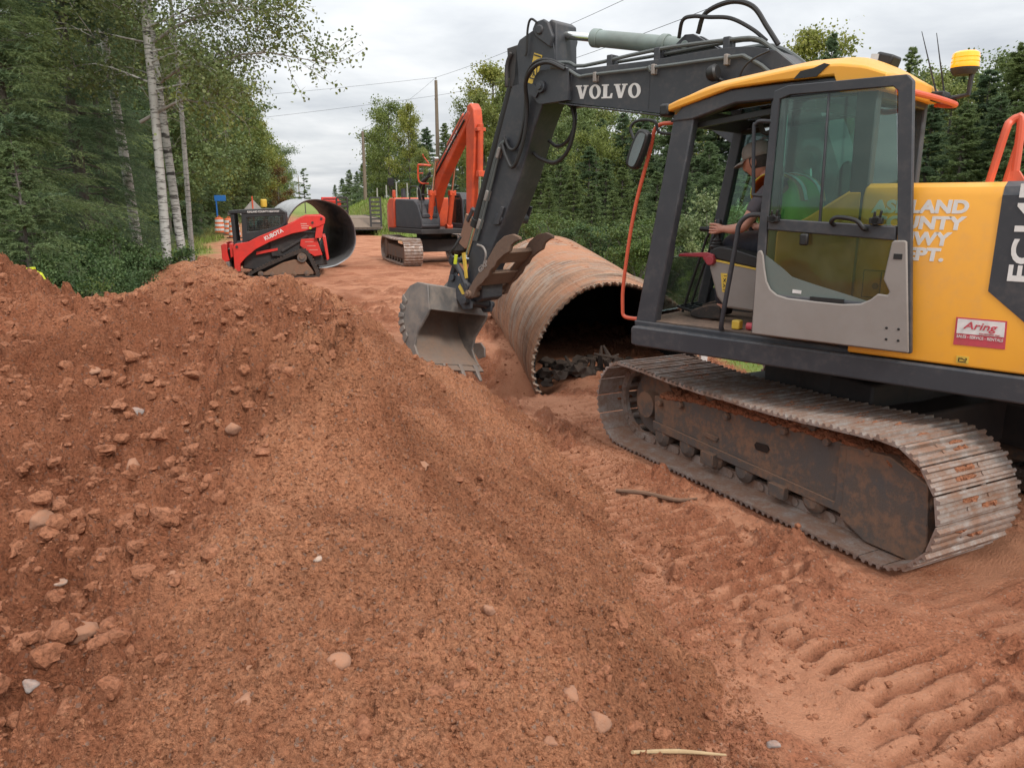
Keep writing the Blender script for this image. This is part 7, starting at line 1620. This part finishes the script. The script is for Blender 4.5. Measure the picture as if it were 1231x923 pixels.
plant('sM2', 1078, 56, 35, 'thin dark spruce tip standing alone above the cab roof beside the work lamp', wide=.8)
plant('bushP', 862, 232, 15.5, 'pale leafy shrub seen through the open cab', wide=1.1)
plant('bushP', 842, 290, 14.5, 'lower pale shrub beside the leafy one behind the cab')
# two birches by the mound, one thinner behind
def aspen(px, Y, h, seed, lean, label, tr, nleaf, crown, base):
    o = broadleaf(seed, h, crown, base, nleaf, .056, F_asp, M_aspen, label, 'birch_tree', 'birch', nlimb=26, sub=7, clump=.36, lean=lean, trunk_r=tr, up=.35, limbf=.5)
    x = (px - 615.5) / 930 * Y / 1.01; o.location = (x, Y, zg(x, Y)); return o, x
b1, x1 = aspen(200, 13.2, 9.5, 101, (-.12, .2), 'pale birch trunk on the left of the pair behind the soil heap', .078, 30000, 2.9, .40)
b2, x2 = aspen(222, 13.9, 10, 104, (-.28, .1), 'pale birch trunk on the right of the pair behind the soil heap', .076, 30000, 3.0, .42)
b3, x3 = aspen(231, 17.5, 9.5, 107, (-.1, .2), 'thin pale birch standing behind the right trunk of the pair', .06, 7000, 1.8, .5)
b4, x4 = aspen(168, 16.0, 10, 109, (-.35, .2), 'leaning pale birch half hidden in the spruces left of the pair', .10, 6000, 1.8, .5)
# long bare limbs reaching out over the road
for (bo, base_z, seed, nm) in ((b2, 3.9, 1, 'bare_limb'), (b2, 4.6, 2, 'bare_limb'), (b1, 3.2, 3, 'bare_limb')):
    rg = np.random.RandomState(seed); t = MB(); P = []; LV = []
    a0 = rg.uniform(-.25, .25); ln = (2.9, 2.6, 1.6)[seed - 1]
    d = np.array([math.cos(a0), math.sin(a0) * .6, .12]); p0 = np.array([-.2, .05, base_z])
    path = [p0 + d * ln * q + np.array([0, 0, .35 * math.sin(q * 2.6) - .25 * q * q]) + rg.normal(size=3) * .03 for q in np.linspace(0, 1, 7)]
    t.tube([tuple(p) for p in path], [.028, .02, .012, .004], 6)
    for k in range(26):
        q = rg.randint(1, 7); b0 = path[q] + (path[q - 1] - path[q]) * rg.uniform(0, 1); dd = unit(d + rg.normal(size=3) * .8 + np.array([0, 0, -.1])); l1 = rg.uniform(.25, .8)
        e = b0 + dd * l1; m0 = (b0 + e) / 2 + rg.normal(size=3) * .04; t.tube([tuple(b0), tuple(m0), tuple(e)], [.007, .005, .002], 4)
        for j in range(3): f0 = m0 + (e - m0) * rg.uniform(0, 1); t.tube([tuple(f0), tuple(f0 + unit(dd + rg.normal(size=3) * .8) * rg.uniform(.1, .3))], [.0035, .0015], 3)
        if q >= 4: LV += [e, m0]
    lb = t.build(nm, M_twig, bo, normals=False)
    LV = np.array(LV); n_ = 420; P = LV[rg.randint(len(LV), size=n_)] + rg.normal(size=(n_, 3)) * .10; D = unit(rg.normal(size=(n_, 3))); U = unit(np.cross(D, rg.normal(size=(n_, 3))))
    link('leaves', tris_mesh('leaves', P, D, U, .07, .05, F_decy, True), lb)
# undergrowth
UG = 'shrubs at the foot of the left woods'
for i, (px, yt, Y) in enumerate(((40, 300, 9.8), (75, 305, 10.4), (105, 300, 10.9), (135, 305, 11.2), (165, 290, 12.0), (120, 275, 12.6), (185, 300, 12.4), (60, 285, 11.5), (150, 255, 14), (95, 270, 13.2), (20, 310, 9.2), (-15, 300, 9.5), (90, 318, 9.9), (115, 325, 10.1), (70, 330, 9.5), (140, 322, 10.6))):
    (i % 5 in (1, 3)) or plant('bush%d' % (i % 2), px, yt + 6, Y, 'leafy green shrub in the dark undergrowth left of the birches', UG, wide=trn.uniform(.8, 1.1))
for i, (px, yt, Y) in enumerate(((640, 262, 24), (672, 258, 21), (720, 268, 19), (770, 262, 18), (805, 270, 16), (625, 262, 28), (885, 290, 15), (915, 300, 15))):
    plant('bush%d' % (i % 2), px, yt, Y, 'leafy shrub at the edge of the woods behind the rusty culvert', 'shrubs at the edge of the right woods', wide=1.2)
for k, o in pt.items():
    if k not in USED:
        for ch in CHILD.get(o.name, []): bpy.data.objects.remove(ch)
        bpy.data.objects.remove(o)
# ------------------------------------------------------------------ grass, far beyond counting
F_gr = foliage('grass_blades', (.15, .23, .04), (.22, .31, .06), (.33, .36, .12), .3, .6, .4)
F_weed = foliage('weed_blades', (.10, .125, .04), (.17, .17, .06), (.27, .24, .10), .3, .6, .4)
def grass(name, n, region, hgt, wid, mat, seed, label):
    rg = np.random.RandomState(seed); x, y = region(rg, n); e = x.copy()
    er = interp(y, EDGE_R); el = interp(y, EDGE_L)
    dirt = smooth(.25, -.25, x - er + .5 * fbm(x, y, .9, 3, 11)) * smooth(.4, -.4, el - x + .9 * fbm(x, y, .5, 3, 12))
    k = (dirt < .35) & (rg.uniform(0, 1, n) < .45 + .55 * smooth(-.2, .3, fbm(x, y, .7, 3, 13))); x, y = x[k], y[k]
    z = zbase(x, y) - .01; n = len(x); P = np.stack([x, y, z], 1)
    D = unit(np.stack([rg.normal(0, .35, n), rg.normal(0, .35, n), np.ones(n)], 1)); a = rg.uniform(0, 6.28, n); U = np.stack([np.cos(a), np.sin(a), 0 * a], 1)
    sc = np.sqrt(np.maximum(y, 6) / 12)
    o = link(name, tris_mesh(name, P, D, U, hgt * rg.uniform(.5, 1.4, n) * sc ** .4, wid * sc ** 1.6, mat)); tag(o, label, 'grass', kind='stuff')
grass('grass', 42000, lambda r, n: (r.uniform(2.2, 9, n), 8 + 14 * r.uniform(0, 1, n) ** 1.4), .13, .014, F_gr, 1, 'short green lawn grass behind the yellow excavator')
grass('grass', 60000, lambda r, n: (r.uniform(-16, 10, n), r.uniform(20, 80, n)), .17, .016, F_gr, 2, 'green grass on the bank right of the road')
grass('grass', 26000, lambda r, n: (r.uniform(-24, -6, n), r.uniform(9, 60, n)), .22, .016, F_weed, 3, 'rough weedy verge left of the road')
